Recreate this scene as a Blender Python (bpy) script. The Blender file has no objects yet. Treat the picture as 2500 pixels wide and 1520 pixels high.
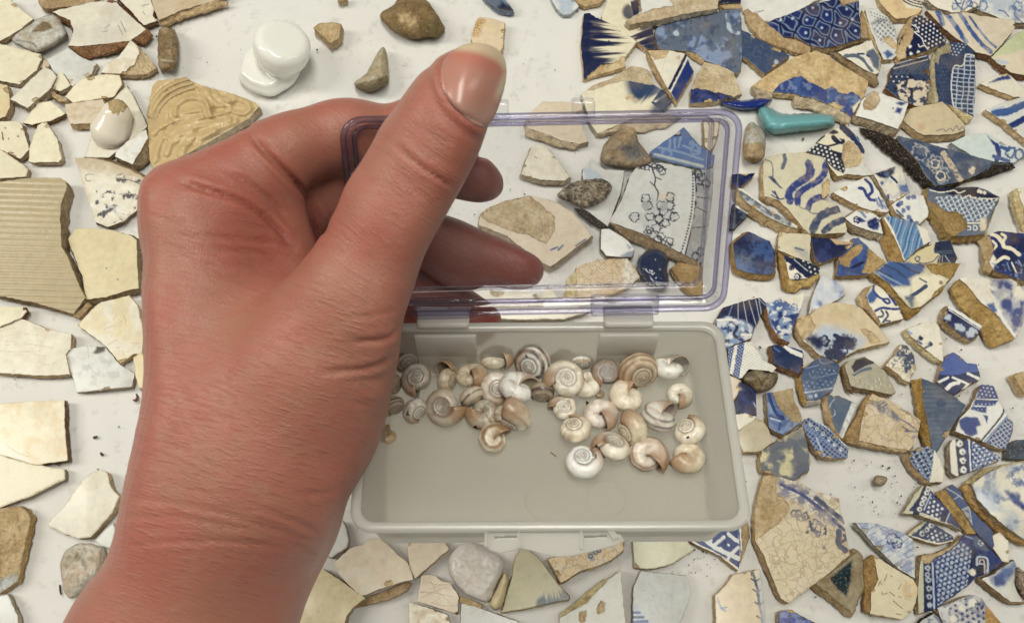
import bpy, math, random
import numpy as np
from mathutils import Vector, Matrix
from mathutils.bvhtree import BVHTree
random.seed(7)
rng = np.random.RandomState(11)
S = bpy.context.scene
COL = S.collection
# ------------------------------------------------------------------ camera
CAM_H, TILT, FPX = 0.42, math.radians(20.0), 2200.0      # metres, radians, focal length in photo pixels (photo 2500 wide)
ct, st = math.cos(TILT), math.sin(TILT)
cam = bpy.data.cameras.new('camera'); camo = bpy.data.objects.new('camera', cam); COL.objects.link(camo)
camo.location = (0, 0, CAM_H); camo.rotation_euler = (TILT, 0, 0)
cam.sensor_fit = 'HORIZONTAL'; cam.sensor_width = 36.0; cam.lens = 36.0 * FPX / 2500.0
cam.clip_start = 0.01; cam.clip_end = 20.0
cam.dof.use_dof = True; cam.dof.focus_distance = 0.36; cam.dof.aperture_fstop = 48.0
S.camera = camo
# ------------------------------------------------------------------ world and lamps (an indoor table under ceiling lights)
W = bpy.data.worlds.new('World'); S.world = W; W.use_nodes = True
W.node_tree.nodes['Background'].inputs[0].default_value = (1.0, 0.95, 0.88, 1)
W.node_tree.nodes['Background'].inputs[1].default_value = 0.12
def area(name, loc, target, sx, sy, power, color):
    l = bpy.data.lights.new(name, 'AREA'); l.shape = 'RECTANGLE'; l.size = sx; l.size_y = sy; l.energy = power; l.color = color
    o = bpy.data.objects.new(name, l); COL.objects.link(o); o.location = loc
    o.rotation_euler = (Vector(target) - Vector(loc)).to_track_quat('-Z', 'Y').to_euler()
    return o
area('ceiling_lamp', (-1.15, 0.25, 1.15), (0, 0.15, 0), 0.30, 1.0, 11.5, (1.0, 0.965, 0.85))
area('ceiling_lamp', (0.05, 0.17, 1.50), (0, 0.15, 0), 0.9, 0.30, 14.5, (1.0, 0.975, 0.87))
area('ceiling_lamp', (1.35, 0.35, 1.45), (0, 0.15, 0), 0.30, 1.1, 5.0, (1.0, 0.96, 0.84))
S.view_settings.view_transform = 'Standard'; S.view_settings.look = 'None'
S.view_settings.exposure = 0.0; S.view_settings.gamma = 1.0
S.cycles.max_bounces = 14; S.cycles.diffuse_bounces = 8; S.cycles.transparent_max_bounces = 16; S.cycles.transmission_bounces = 8
S.cycles.use_denoising = True
S.cycles.caustics_refractive = True; S.cycles.caustics_reflective = False

# ------------------------------------------------------------------ photo pixel -> place
def G(px, py, z=0.0):
    """the point at height z that the photo shows at (px, py)"""
    px = np.asarray(px, float); py = np.asarray(py, float)
    a = (px - 1250) / FPX; b = (760 - py) / FPX
    dx, dy, dz = a, st + b * ct, -ct + b * st
    t = (CAM_H - z) / (-dz)
    return np.stack([dx * t, dy * t, np.broadcast_to(z, dx.shape) + 0 * dx], -1)
def P(px, py, d):
    """the point the photo shows at (px, py), d metres away along the lens axis"""
    px = np.asarray(px, float); py = np.asarray(py, float); d = np.asarray(d, float)
    a = (px - 1250) / FPX; b = (760 - py) / FPX
    return np.stack([a * d, (st + b * ct) * d, CAM_H + (-ct + b * st) * d], -1)
def toworld(c):
    """camera frame (right, up, depth) -> world"""
    c = np.asarray(c, float)
    return np.stack([c[..., 0], st * c[..., 2] + ct * c[..., 1], CAM_H - ct * c[..., 2] + st * c[..., 1]], -1)
def tocam(px, py, d):
    return np.array([(px - 1250) / FPX * d, (760 - py) / FPX * d, d])
def topx(c):
    return 1250 + c[..., 0] / c[..., 2] * FPX, 760 - c[..., 1] / c[..., 2] * FPX

# ------------------------------------------------------------------ noise and 2-D helpers
_T = np.random.RandomState(5).rand(256, 256)
def vnoise(x, y, seed=0):
    x = np.asarray(x, float) + seed * 17.31; y = np.asarray(y, float) + seed * 9.77
    xi = np.floor(x).astype(int); yi = np.floor(y).astype(int); fx = x - xi; fy = y - yi
    fx = fx * fx * (3 - 2 * fx); fy = fy * fy * (3 - 2 * fy)
    a = _T[xi & 255, yi & 255]; b = _T[(xi + 1) & 255, yi & 255]; c = _T[xi & 255, (yi + 1) & 255]; d = _T[(xi + 1) & 255, (yi + 1) & 255]
    return (a * (1 - fx) + b * fx) * (1 - fy) + (c * (1 - fx) + d * fx) * fy
def fbm(x, y, seed=0, oct=4):
    r = 0; a = 0.5; n = 0
    for k in range(oct):
        r = r + a * vnoise(np.asarray(x) * 2 ** k, np.asarray(y) * 2 ** k, seed + 3 * k); n += a; a *= 0.5
    return r / n
def inside(poly, X, Y):
    r = np.zeros(X.shape, bool); n = len(poly)
    for i in range(n):
        x0, y0 = poly[i]; x1, y1 = poly[(i + 1) % n]
        if y0 == y1: continue
        c = ((y0 > Y) != (y1 > Y)) & (X < (x1 - x0) * (Y - y0) / (y1 - y0) + x0)
        r ^= c
    return r
def segdist(a, b, X, Y):
    d = b - a; L = max(d @ d, 1e-9)
    t = np.clip(((X - a[0]) * d[0] + (Y - a[1]) * d[1]) / L, 0, 1)
    qx = a[0] + t * d[0]; qy = a[1] + t * d[1]
    return np.hypot(X - qx, Y - qy), qx, qy
def polydist(poly, X, Y, closed=True):
    """distance to a polyline, nearest point"""
    best = np.full(X.shape, 1e9); bx = X.copy(); by = Y.copy(); n = len(poly)
    for i in range(n if closed else n - 1):
        d, qx, qy = segdist(poly[i], poly[(i + 1) % n], X, Y)
        m = d < best
        best = np.where(m, d, best); bx = np.where(m, qx, bx); by = np.where(m, qy, by)
    return best, bx, by
def densify(poly, step=6.0, jit=1.2, seed=0):
    out = []; n = len(poly)
    for i in range(n):
        a, b = poly[i], poly[(i + 1) % n]; L = np.hypot(*(b - a)); k = max(1, int(L / step))
        nx, ny = (b - a)[1] / max(L, 1e-6), -(b - a)[0] / max(L, 1e-6)
        for j in range(k):
            q = a + (b - a) * j / k
            w = jit * (2 * fbm(q[0] / 9, q[1] / 9, seed, 3) - 1) * 1.6
            out.append((q[0] + nx * w, q[1] + ny * w))
    return np.array(out)
def smooth_poly(p, it=2):
    for _ in range(it):
        q = np.roll(p, -1, 0); p = np.stack([p * .75 + q * .25, p * .25 + q * .75], 1).reshape(-1, 2)
    return p
def sstep(e0, e1, x):
    t = np.clip((x - e0) / (e1 - e0 + 1e-12), 0, 1); return t * t * (3 - 2 * t)

# ------------------------------------------------------------------ meshes and objects
def make_mesh(name, verts, faces, attrs=None, smooth=True, mats=(), fmat=None):
    """faces: list of int arrays (n, k); attrs: {name: (n,) or (n,3)}; smooth: bool or per-face list matching faces"""
    me = bpy.data.meshes.new(name); verts = np.asarray(verts, np.float32)
    faces = [np.asarray(f, np.int32) for f in faces if len(f)]
    me.vertices.add(len(verts)); me.vertices.foreach_set('co', verts.ravel())
    tot = np.concatenate([np.full(len(f), f.shape[1], np.int32) for f in faces])
    loops = np.concatenate([f.ravel() for f in faces])
    me.loops.add(len(loops)); me.loops.foreach_set('vertex_index', loops)
    me.polygons.add(len(tot)); st_ = np.concatenate([[0], np.cumsum(tot)[:-1]]).astype(np.int32)
    me.polygons.foreach_set('loop_start', st_); me.polygons.foreach_set('loop_total', tot)
    if isinstance(smooth, bool): sm = np.full(len(tot), smooth)
    else: sm = np.concatenate([np.full(len(f), s) for f, s in zip(faces, smooth)])
    me.polygons.foreach_set('use_smooth', sm)
    if fmat is not None: me.polygons.foreach_set('material_index', np.concatenate([np.full(len(f), s, np.int32) for f, s in zip(faces, fmat)]))
    for k, v in (attrs or {}).items():
        v = np.asarray(v, np.float32)
        if v.ndim == 1:
            at = me.attributes.new(k, 'FLOAT', 'POINT'); at.data.foreach_set('value', v)
        else:
            at = me.attributes.new(k, 'FLOAT_VECTOR', 'POINT'); at.data.foreach_set('vector', v.ravel())
    for m in mats: me.materials.append(m)
    me.update(calc_edges=True); me.validate()
    return me
def link(name, me, parent=None, label=None, cat=None, group=None, kind=None):
    o = bpy.data.objects.new(name, me); COL.objects.link(o)
    if parent is not None: o.parent = parent
    tag(o, label, cat, group, kind); return o
def tag(o, label=None, cat=None, group=None, kind=None):
    if label: o['label'] = label
    if cat: o['category'] = cat
    if group: o['group'] = group
    if kind: o['kind'] = kind
    return o
def boundary(faces):
    e = np.concatenate([faces[:, [0, 1]], faces[:, [1, 2]], faces[:, [2, 3]], faces[:, [3, 0]]])
    key = np.sort(e, 1); k = key[:, 0].astype(np.int64) * 10000000 + key[:, 1]
    u, idx, cnt = np.unique(k, return_index=True, return_counts=True)
    return e[idx[cnt == 1]]
def grid_poly(poly, pitch, holes=(), keep=None, sharp=True):
    """quads that fill a polygon in photo pixels; the rim vertices lie on the outline. returns X, Y, faces, directed rim edges"""
    x0, y0 = poly.min(0) - pitch; x1, y1 = poly.max(0) + pitch
    nx = int((x1 - x0) / pitch) + 2; ny = int((y1 - y0) / pitch) + 2
    gx = x0 + np.arange(nx) * pitch; gy = y0 + np.arange(ny) * pitch
    CX, CY = np.meshgrid(gx[:-1] + pitch / 2, gy[:-1] + pitch / 2)
    m = inside(poly, CX, CY)
    for h in holes: m &= ~inside(h, CX, CY)
    if keep:
        k = np.zeros_like(m)
        for h in keep: k |= inside(h, CX, CY)
        m &= k
    jj, ii = np.nonzero(m)
    if len(jj) == 0: return None
    a = jj * nx + ii
    F = np.stack([a, a + nx, a + nx + 1, a + 1], 1)          # y runs down in the photo: this order faces up in the place
    used, inv = np.unique(F, return_inverse=True); F = inv.reshape(-1, 4)
    X = x0 + (used % nx) * pitch; Y = y0 + (used // nx) * pitch
    E = boundary(F); rim = np.unique(E)
    d, bx, by = polydist(poly, X[rim], Y[rim])
    on = d < pitch * 1.45
    X[rim[on]] = bx[on]; Y[rim[on]] = by[on]
    if sharp:
        n = len(poly)
        for i in range(n):
            a_ = poly[i] - poly[i - 1]; b_ = poly[(i + 1) % n] - poly[i]
            c = (a_ @ b_) / (np.hypot(*a_) * np.hypot(*b_) + 1e-9)
            if c < 0.85:
                dd = np.hypot(X[rim] - poly[i][0], Y[rim] - poly[i][1]); k = dd.argmin()
                if dd[k] < pitch * 1.2: X[rim[k]], Y[rim[k]] = poly[i]
    return X, Y, F, E

# ------------------------------------------------------------------ node helpers
def mat(name):
    m = bpy.data.materials.new(name); m.use_nodes = True; nt = m.node_tree
    return m, nt, nt.nodes['Principled BSDF'], nt.nodes['Material Output']
def N(nt, t, **kw):
    n = nt.nodes.new(t)
    for k, v in kw.items():
        if k.startswith('i_'): n.inputs[int(k[2:]) if k[2:].isdigit() else k[2:].replace('_', ' ')].default_value = v
        else: setattr(n, k, v)
    return n
def L(nt, a, b): nt.links.new(a, b)
def attr(nt, name): return N(nt, 'ShaderNodeAttribute', attribute_name=name, attribute_type='GEOMETRY')
def noise(nt, scale, detail=4.0, rough=0.55, vec=None):
    n = N(nt, 'ShaderNodeTexNoise'); n.inputs['Scale'].default_value = scale; n.inputs['Detail'].default_value = detail; n.inputs['Roughness'].default_value = rough
    if vec is not None: L(nt, vec, n.inputs['Vector'])
    return n
def ramp(nt, src, pts):
    r = N(nt, 'ShaderNodeValToRGB'); e = r.color_ramp.elements
    while len(e) < len(pts): e.new(0.5)
    for el, (p, c) in zip(e, pts): el.position = p; el.color = (*c, 1) if len(c) == 3 else c
    L(nt, src, r.inputs[0]); return r
def mixc(nt, a, b, fac, mode='MIX'):
    n = N(nt, 'ShaderNodeMix', data_type='RGBA', blend_type=mode)
    for s, v in ((n.inputs[6], a), (n.inputs[7], b), (n.inputs[0], fac)):
        if hasattr(v, 'links') or hasattr(v, 'is_linked'): L(nt, v, s)
        elif isinstance(v, (int, float)): s.default_value = v
        else: s.default_value = (*v, 1)
    return n.outputs[2]
def mathn(nt, op, a, b=0.0):
    n = N(nt, 'ShaderNodeMath', operation=op)
    for s, v in ((n.inputs[0], a), (n.inputs[1], b)):
        if isinstance(v, (int, float)): s.default_value = v
        else: L(nt, v, s)
    return n.outputs[0]
def bump(nt, h, strength, dist, normal=None):
    b = N(nt, 'ShaderNodeBump'); b.inputs['Strength'].default_value = strength; b.inputs['Distance'].default_value = dist
    L(nt, h, b.inputs['Height'])
    if normal is not None: L(nt, normal, b.inputs['Normal'])
    return b.outputs[0]
def gray(v): return (v, v, v)

# ------------------------------------------------------------------ implicit surface -> mesh (surface nets)
def surface_nets(F, org, h):
    nx, ny, nz = F.shape; sgn = F < 0
    c = np.zeros((nx - 1, ny - 1, nz - 1), np.int8)
    for i in (0, 1):
        for j in (0, 1):
            for k in (0, 1): c += sgn[i:nx - 1 + i, j:ny - 1 + j, k:nz - 1 + k]
    act = (c > 0) & (c < 8); idx = np.full(act.shape, -1, np.int64); cells = np.argwhere(act); idx[act] = np.arange(len(cells))
    acc = np.zeros((len(cells), 3)); cnt = np.zeros(len(cells))
    co = [(0, 0, 0), (1, 0, 0), (0, 1, 0), (1, 1, 0), (0, 0, 1), (1, 0, 1), (0, 1, 1), (1, 1, 1)]
    v = [F[cells[:, 0] + a, cells[:, 1] + b, cells[:, 2] + d] for a, b, d in co]
    for a in range(8):
        for b in range(a + 1, 8):
            if sum(abs(co[a][q] - co[b][q]) for q in range(3)) != 1: continue
            m = (v[a] < 0) != (v[b] < 0); t = np.where(m, v[a] / (v[a] - v[b] + 1e-20), 0)
            p = np.array(co[a])[None] + t[:, None] * (np.array(co[b]) - np.array(co[a]))[None]
            acc += p * m[:, None]; cnt += m
    V = (cells + acc / cnt[:, None]) * h + org
    Q = []
    for ax in range(3):
        a, b = (ax + 1) % 3, (ax + 2) % 3
        s0 = [slice(None)] * 3; s1 = [slice(None)] * 3; s0[ax] = slice(0, -1); s1[ax] = slice(1, None)
        e = np.argwhere(sgn[tuple(s0)] != sgn[tuple(s1)])
        e = e[(e[:, a] > 0) & (e[:, b] > 0) & (e[:, a] < F.shape[a] - 1) & (e[:, b] < F.shape[b] - 1)]
        if not len(e): continue
        neg = sgn[e[:, 0], e[:, 1], e[:, 2]]
        def cell(da, db):
            q = e.copy(); q[:, a] -= da; q[:, b] -= db; return idx[q[:, 0], q[:, 1], q[:, 2]]
        q = np.stack([cell(1, 1), cell(0, 1), cell(0, 0), cell(1, 0)], 1)
        q = np.where(neg[:, None], q, q[:, ::-1]); Q.append(q)
    return V, np.concatenate(Q)
def relax(V, F, it=3, w=0.5):
    e = np.concatenate([F[:, [0, 1]], F[:, [1, 2]], F[:, [2, 3]], F[:, [3, 0]]]); e = np.concatenate([e, e[:, ::-1]])
    n = np.bincount(e[:, 0], minlength=len(V))[:, None]
    for _ in range(it):
        s = np.stack([np.bincount(e[:, 0], V[e[:, 1], k], len(V)) for k in range(3)], 1)
        V = V * (1 - w) + w * s / np.maximum(n, 1)
    return V
def vnormals(V, F):
    n = np.cross(V[F[:, 2]] - V[F[:, 0]], V[F[:, 3]] - V[F[:, 1]])
    r = np.stack([sum(np.bincount(F[:, k], n[:, q], len(V)) for k in range(4)) for q in range(3)], 1)
    return r / (np.linalg.norm(r, axis=1, keepdims=True) + 1e-20)
def sd_cone(p, a, b, ra, rb):
    a = np.asarray(a, np.float32); b = np.asarray(b, np.float32); ab = b - a; L2 = float(ab @ ab)
    q = p - a; t = np.clip((q @ ab) / L2, 0, 1)
    d = q - t[..., None] * ab
    return np.sqrt((d * d).sum(-1)) - (ra + (rb - ra) * t)
def sd_ell(p, c, r):
    q = (p - np.asarray(c, np.float32)) / np.asarray(r, np.float32); k = np.sqrt((q * q).sum(-1))
    return (k - 1) * min(r)
def smin(a, b, k):
    h = np.maximum(k - np.abs(a - b), 0) / k; return np.minimum(a, b) - h * h * k * .25
def smax(a, b, k): return -smin(-a, -b, k)
# ------------------------------------------------------------------ pigments (real surface colours, linear)
PAL = dict(N=(.007, .013, .062), B=(.014, .034, .165), M=(.055, .115, .30), L=(.23, .31, .48), P=(.48, .55, .64), S=(.042, .068, .145),
           D=(.014, .018, .045), W=(.80, .80, .76), C=(.83, .77, .59), Y=(.76, .66, .43), I=(.82, .78, .66), T=(.76, .58, .34), O=(.42, .24, .085), R=(.26, .14, .07),
           K=(.03, .022, .02), G=(.40, .40, .40), E=(.12, .15, .205), V=(.034, .056, .215), H=(.72, .73, .70), U=(.60, .50, .36), A=(.56, .42, .25),
           Z=(.03, .08, .12), Q=(.13, .27, .46), J=(.66, .67, .52), X=(.74, .64, .50), F=(.30, .22, .13))
# ------------------------------------------------------------------ sherd materials: pigment comes as a vertex attribute, grain and crazing from nodes
def mk_glaze(name, craze=False, rough=0.16):
    m, nt, b, out = mat(name); tc = N(nt, 'ShaderNodeTexCoord').outputs['Object']
    c = attr(nt, 'pig').outputs['Vector']
    n1 = noise(nt, 260, 5, .6, tc); n2 = noise(nt, 2400, 3, .6, tc); n3 = noise(nt, 90, 3, .5, tc)
    c = mixc(nt, c, ramp(nt, n1.outputs[0], [(.3, gray(.86)), (.7, gray(1.0))]).outputs[0], 1.0, 'MULTIPLY')
    c = mixc(nt, c, (.42, .30, .14), mathn(nt, 'MULTIPLY', ramp(nt, n3.outputs[0], [(.52, gray(0)), (.8, gray(1))]).outputs[0], .22))
    c = mixc(nt, c, (.10, .06, .03), mathn(nt, 'MULTIPLY', ramp(nt, n2.outputs[0], [(.70, gray(0)), (.78, gray(1))]).outputs[0], .35))
    if craze:
        w = N(nt, 'ShaderNodeTexVoronoi', feature='DISTANCE_TO_EDGE'); w.inputs['Scale'].default_value = 230
        wv = mixc(nt, tc, noise(nt, 150, 2, .5, tc).outputs['Color'], .012); L(nt, wv, w.inputs['Vector'])
        k = ramp(nt, w.outputs['Distance'], [(.0, gray(1)), (.045, gray(.55)), (.10, gray(0))]).outputs[0]
        k = mathn(nt, 'MULTIPLY', k, mathn(nt, 'ADD', mathn(nt, 'MULTIPLY', n1.outputs[0], 1.1), .05))
        c = mixc(nt, c, (.20, .11, .05), mathn(nt, 'MULTIPLY', k, .75))
    L(nt, c, b.inputs['Base Color'])
    b.inputs['Roughness'].default_value = rough; b.inputs['Specular IOR Level'].default_value = .45
    L(nt, mixc(nt, gray(rough), gray(rough + .3), n1.outputs[0]), b.inputs['Roughness'])
    L(nt, bump(nt, n1.outputs[0], .25, .0006), b.inputs['Normal'])
    return m
GLAZE = mk_glaze('printed_glaze'); CRAZED = mk_glaze('crazed_glaze', True, .25)
def mk_body():
    m, nt, b, out = mat('broken_biscuit'); tc = N(nt, 'ShaderNodeTexCoord').outputs['Object']
    c = attr(nt, 'pig').outputs['Vector']
    n1 = noise(nt, 420, 6, .65, tc); n2 = noise(nt, 1600, 4, .7, tc); n3 = noise(nt, 140, 3, .5, tc)
    c = mixc(nt, c, ramp(nt, n1.outputs[0], [(.25, gray(.60)), (.48, gray(.98)), (.75, gray(1.28))]).outputs[0], 1.0, 'MULTIPLY')
    c = mixc(nt, c, ramp(nt, n3.outputs[0], [(.35, (.70, .62, .50)), (.6, gray(1.0))]).outputs[0], .8, 'MULTIPLY')
    c = mixc(nt, c, (.05, .035, .02), mathn(nt, 'MULTIPLY', ramp(nt, n2.outputs[0], [(.62, gray(0)), (.74, gray(1))]).outputs[0], .5))
    n4 = noise(nt, 1100, 3, .6, tc); c = mixc(nt, c, (.86, .74, .52), mathn(nt, 'MULTIPLY', ramp(nt, n4.outputs[0], [(.56, gray(0)), (.70, gray(1))]).outputs[0], .40))
    L(nt, c, b.inputs['Base Color']); b.inputs['Roughness'].default_value = .85; b.inputs['Specular IOR Level'].default_value = .2
    L(nt, bump(nt, mathn(nt, 'ADD', n1.outputs[0], mathn(nt, 'MULTIPLY', n2.outputs[0], .7)), 1.0, .0016), b.inputs['Normal'])
    return m
BODY = mk_body()
def mk_gloss(name, rough=.06, trans=0.0, sss=0.0):
    m, nt, b, out = mat(name); tc = N(nt, 'ShaderNodeTexCoord').outputs['Object']
    L(nt, attr(nt, 'pig').outputs['Vector'], b.inputs['Base Color'])
    b.inputs['Roughness'].default_value = rough; b.inputs['Transmission Weight'].default_value = trans
    b.inputs['Subsurface Weight'].default_value = sss; b.inputs['Subsurface Radius'].default_value = (1, 1, 1); b.inputs['Subsurface Scale'].default_value = .004
    L(nt, bump(nt, noise(nt, 300, 3, .5, tc).outputs[0], .12, .001), b.inputs['Normal'])
    return m
GLOSS = mk_gloss('glossy_glass'); MILK = mk_gloss('white_glass', .10, 0, .35); WAX = mk_gloss('matt_glass', .32, 0, .2)

# ------------------------------------------------------------------ drawing on a glaze: each op changes the pigment of the vertices it covers
RO = [0, 0, 1.0]
REG = dict(A=(0, 0, 3.8406), B=(0, 380, 3.8406), C=(0, 760, 3.8406), D=(0, 1130, 3.8406), E=(560, 0, 3.8406), F=(680, 1130, 3.8406),
           g=(1200, 1130, 3.8406), H=(1100, 0, 3.8406), I=(1380, 0, 4.4), J=(1940, 0, 4.4), K=(1940, 300, 4.4), L=(1740, 560, 5.35),
           M=(2040, 560, 5.35), N=(1740, 820, 5.35), O=(2040, 820, 5.35), Q=(1740, 1080, 3.242), T=(1180, 240, 3.7333), U=(1000, 460, 2.9333),
           Z=(1740, 280, 5.35), y=(2120, 1100, 6.484), z=(2120, 1289, 6.484), p=(0, 0, 1.0), V=(920, 680, 5.35), X=(920, 900, 5.35), w=(1340, 680, 5.35), v=(1340, 900, 5.35))
def R(k): RO[:] = REG[k]
def pts(s):
    """'x,y x,y' read off an enlarged view of the photo -> photo pixels"""
    a = np.array([[float(q) for q in t.split(',')] for t in s.split()])
    return a / RO[2] + np.array(RO[:2])
def col(c): return np.array(PAL[c] if isinstance(c, str) else c)
def soft_line(p):
    for _ in range(2):
        p = np.concatenate([p[:1], np.stack([p[:-1] * .8 + p[1:] * .2, p[:-1] * .2 + p[1:] * .8], 1).reshape(-1, 2), p[-1:]])
    return p
def blend(c, a, k): c += (col(k) - c) * np.clip(a, 0, 1)[:, None]
def apply_ops(c, X, Y, ops, seed):
    s = RO[2]
    for op in ops:
        k = op[0]
        wob = 0
        if k == 's':                                   # brush stroke: points, width, colour, softness
            q = pts(op[1]); q = soft_line(q) if len(q) > 2 else q; w = op[2] / s / 2; so = (op[4] if len(op) > 4 else .22) * w + .5
            d, _, _ = polydist(q, X, Y, False)
            d = d + (fbm(X / 7, Y / 7, seed, 2) - .5) * w * .5
            blend(c, 1 - sstep(w - so * .5, w + so * .5, d), op[3])
        elif k == 'p':                                 # painted patch: polygon, colour, softness (px), amount
            q = pts(op[1]); so = (op[3] if len(op) > 3 else 4) / s; d, _, _ = polydist(q, X, Y)
            d = np.where(inside(q, X, Y), -d, d) + (fbm(X / 9, Y / 9, seed + 2, 3) - .5) * so * 1.5
            blend(c, (1 - sstep(-so, so, d)) * (op[4] if len(op) > 4 else 1), op[2])
        elif k in 'ldn':
            poly = next((q for q in op[5:] if isinstance(q, str) and len(q) > 30), None)
            msk = np.ones(len(X)) if poly is None else inside(pts(poly), X, Y).astype(float)
            if k == 'l':                               # ruled lines: angle, pitch, line width, colour
                a = math.radians(op[1]); o0 = pts(op[6])[0] if len(op) > 6 else (0, 0); u = ((X - o0[0]) * math.cos(a) + (Y - o0[1]) * math.sin(a)) + (fbm(X / 25, Y / 25, seed, 2) - .5) * op[2] / s * .5
                f = np.abs(((u / (op[2] / s)) % 1) - .5) * op[2] / s; w = op[3] / s / 2
                blend(c, msk * (1 - sstep(w * .6, w * 1.3 + .4, f)), op[4])
            elif k == 'd':                             # rows of dots: angle, pitch along, pitch across, radius, colour
                a = math.radians(op[1]); u = X * math.cos(a) + Y * math.sin(a); v = -X * math.sin(a) + Y * math.cos(a)
                pu, pv = op[2] / s, op[3] / s; row = np.floor(v / pv); u = u + (row % 2) * pu * .5
                du = (u / pu % 1 - .5) * pu; dv = (v / pv % 1 - .5) * pv; r = op[4] / s
                d = np.hypot(du, dv) + (fbm(X / 4, Y / 4, seed, 2) - .5) * r * .6
                blend(c, msk * (1 - sstep(r * .6, r * 1.25 + .3, d)), op[5])
            else:                                      # cloudy wash: cell size, threshold, softness, colour, amount
                f = fbm(X / (op[1] / s), Y / (op[1] / s), seed + int(op[2] * 100), 4)
                blend(c, msk * sstep(op[2] - op[3], op[2] + op[3], f) * op[5], op[4])
        elif k == 'o':                                 # rings: centres, radius, line width, colour
            for q in pts(op[1]):
                an = np.arctan2(Y - q[1], X - q[0]); wv = .10 * np.cos((4 + int(q[0]) % 3) * an + q[0]) + .75 * (fbm(X / 5, Y / 5, seed + 1, 2) - .5) if op[2] > 20 else 0
                d = np.abs(np.hypot(X - q[0], Y - q[1]) - op[2] / s * (1 + wv)); w = op[3] / s / 2
                blend(c, 1 - sstep(w * .6, w * 1.3 + .5, d), op[4])
        elif k == 'b':                                 # round spots: centres, radius, colour
            for q in pts(op[1]):
                d = np.hypot(X - q[0], (Y - q[1])) + (fbm(X / 4, Y / 4, seed, 2) - .5) * op[2] / s * .7
                blend(c, 1 - sstep(op[2] / s * .7, op[2] / s * 1.2 + .4, d), op[3])
        elif k == 'f':                                 # feathered edge: rim polyline, length, colour, spacing
            q = pts(op[1]); d, bx, by = polydist(q, X, Y, False); ln = op[2] / s; sp = op[4] / s
            cum = 0; tt = np.zeros(len(X)); bd = np.full(len(X), 1e9)
            for i in range(len(q) - 1):
                dd, qx, qy = segdist(q[i], q[i + 1], X, Y); m = dd < bd
                tt = np.where(m, cum + np.hypot(qx - q[i][0], qy - q[i][1]), tt); bd = np.minimum(bd, dd); cum += np.hypot(*(q[i + 1] - q[i]))
            streak = np.clip((fbm(tt / sp, tt * 0 + 3.1, seed, 2) - .5) * 1.6 + .5, 0, 1) * .7 + .3 * fbm(tt / sp * 3, d / 60, seed + 5, 2)
            a = 1 - sstep(.55, 1.0, d / ln / (.18 + 1.5 * streak)); blend(c, a * (.70 + .6 * streak), op[3])
    return c

# ------------------------------------------------------------------ one sherd = body (broken biscuit) + glaze child
GROUPS = {}
def zplane(X, Y, base, tilt, cx, cy):
    return base + tilt[0] * (X - cx) + tilt[1] * (Y - cy)
def skirt(V, E, nxy, levels):
    """walls below a rim: levels = [(drop to z or offset fn, outward fn)]"""
    rim, inv = np.unique(E, return_inverse=True); e = inv.reshape(-1, 2); n = len(rim); base = len(V)
    vs = [V]; fs = []; prev = rim
    for k, (zf, of) in enumerate(levels):
        q = V[rim].copy(); q[:, 2] = zf(q); q[:, :2] += nxy[rim] * of(q)[:, None]
        ids = base + k * n + np.arange(n); vs.append(q)
        fs.append(np.stack([prev[e[:, 1]], prev[e[:, 0]], ids[e[:, 0]], ids[e[:, 1]]], 1)); prev = ids
    return np.concatenate(vs), np.concatenate(fs), rim, prev
def rim_normals(V, E):
    n = np.zeros((len(V), 2)); d = V[E[:, 1], :2] - V[E[:, 0], :2]; o = np.stack([d[:, 1], -d[:, 0]], 1)
    for k in (0, 1): np.add.at(n, E[:, k], o)
    return n / (np.linalg.norm(n, axis=1, keepdims=True) + 1e-12)
SEED = [100]
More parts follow.
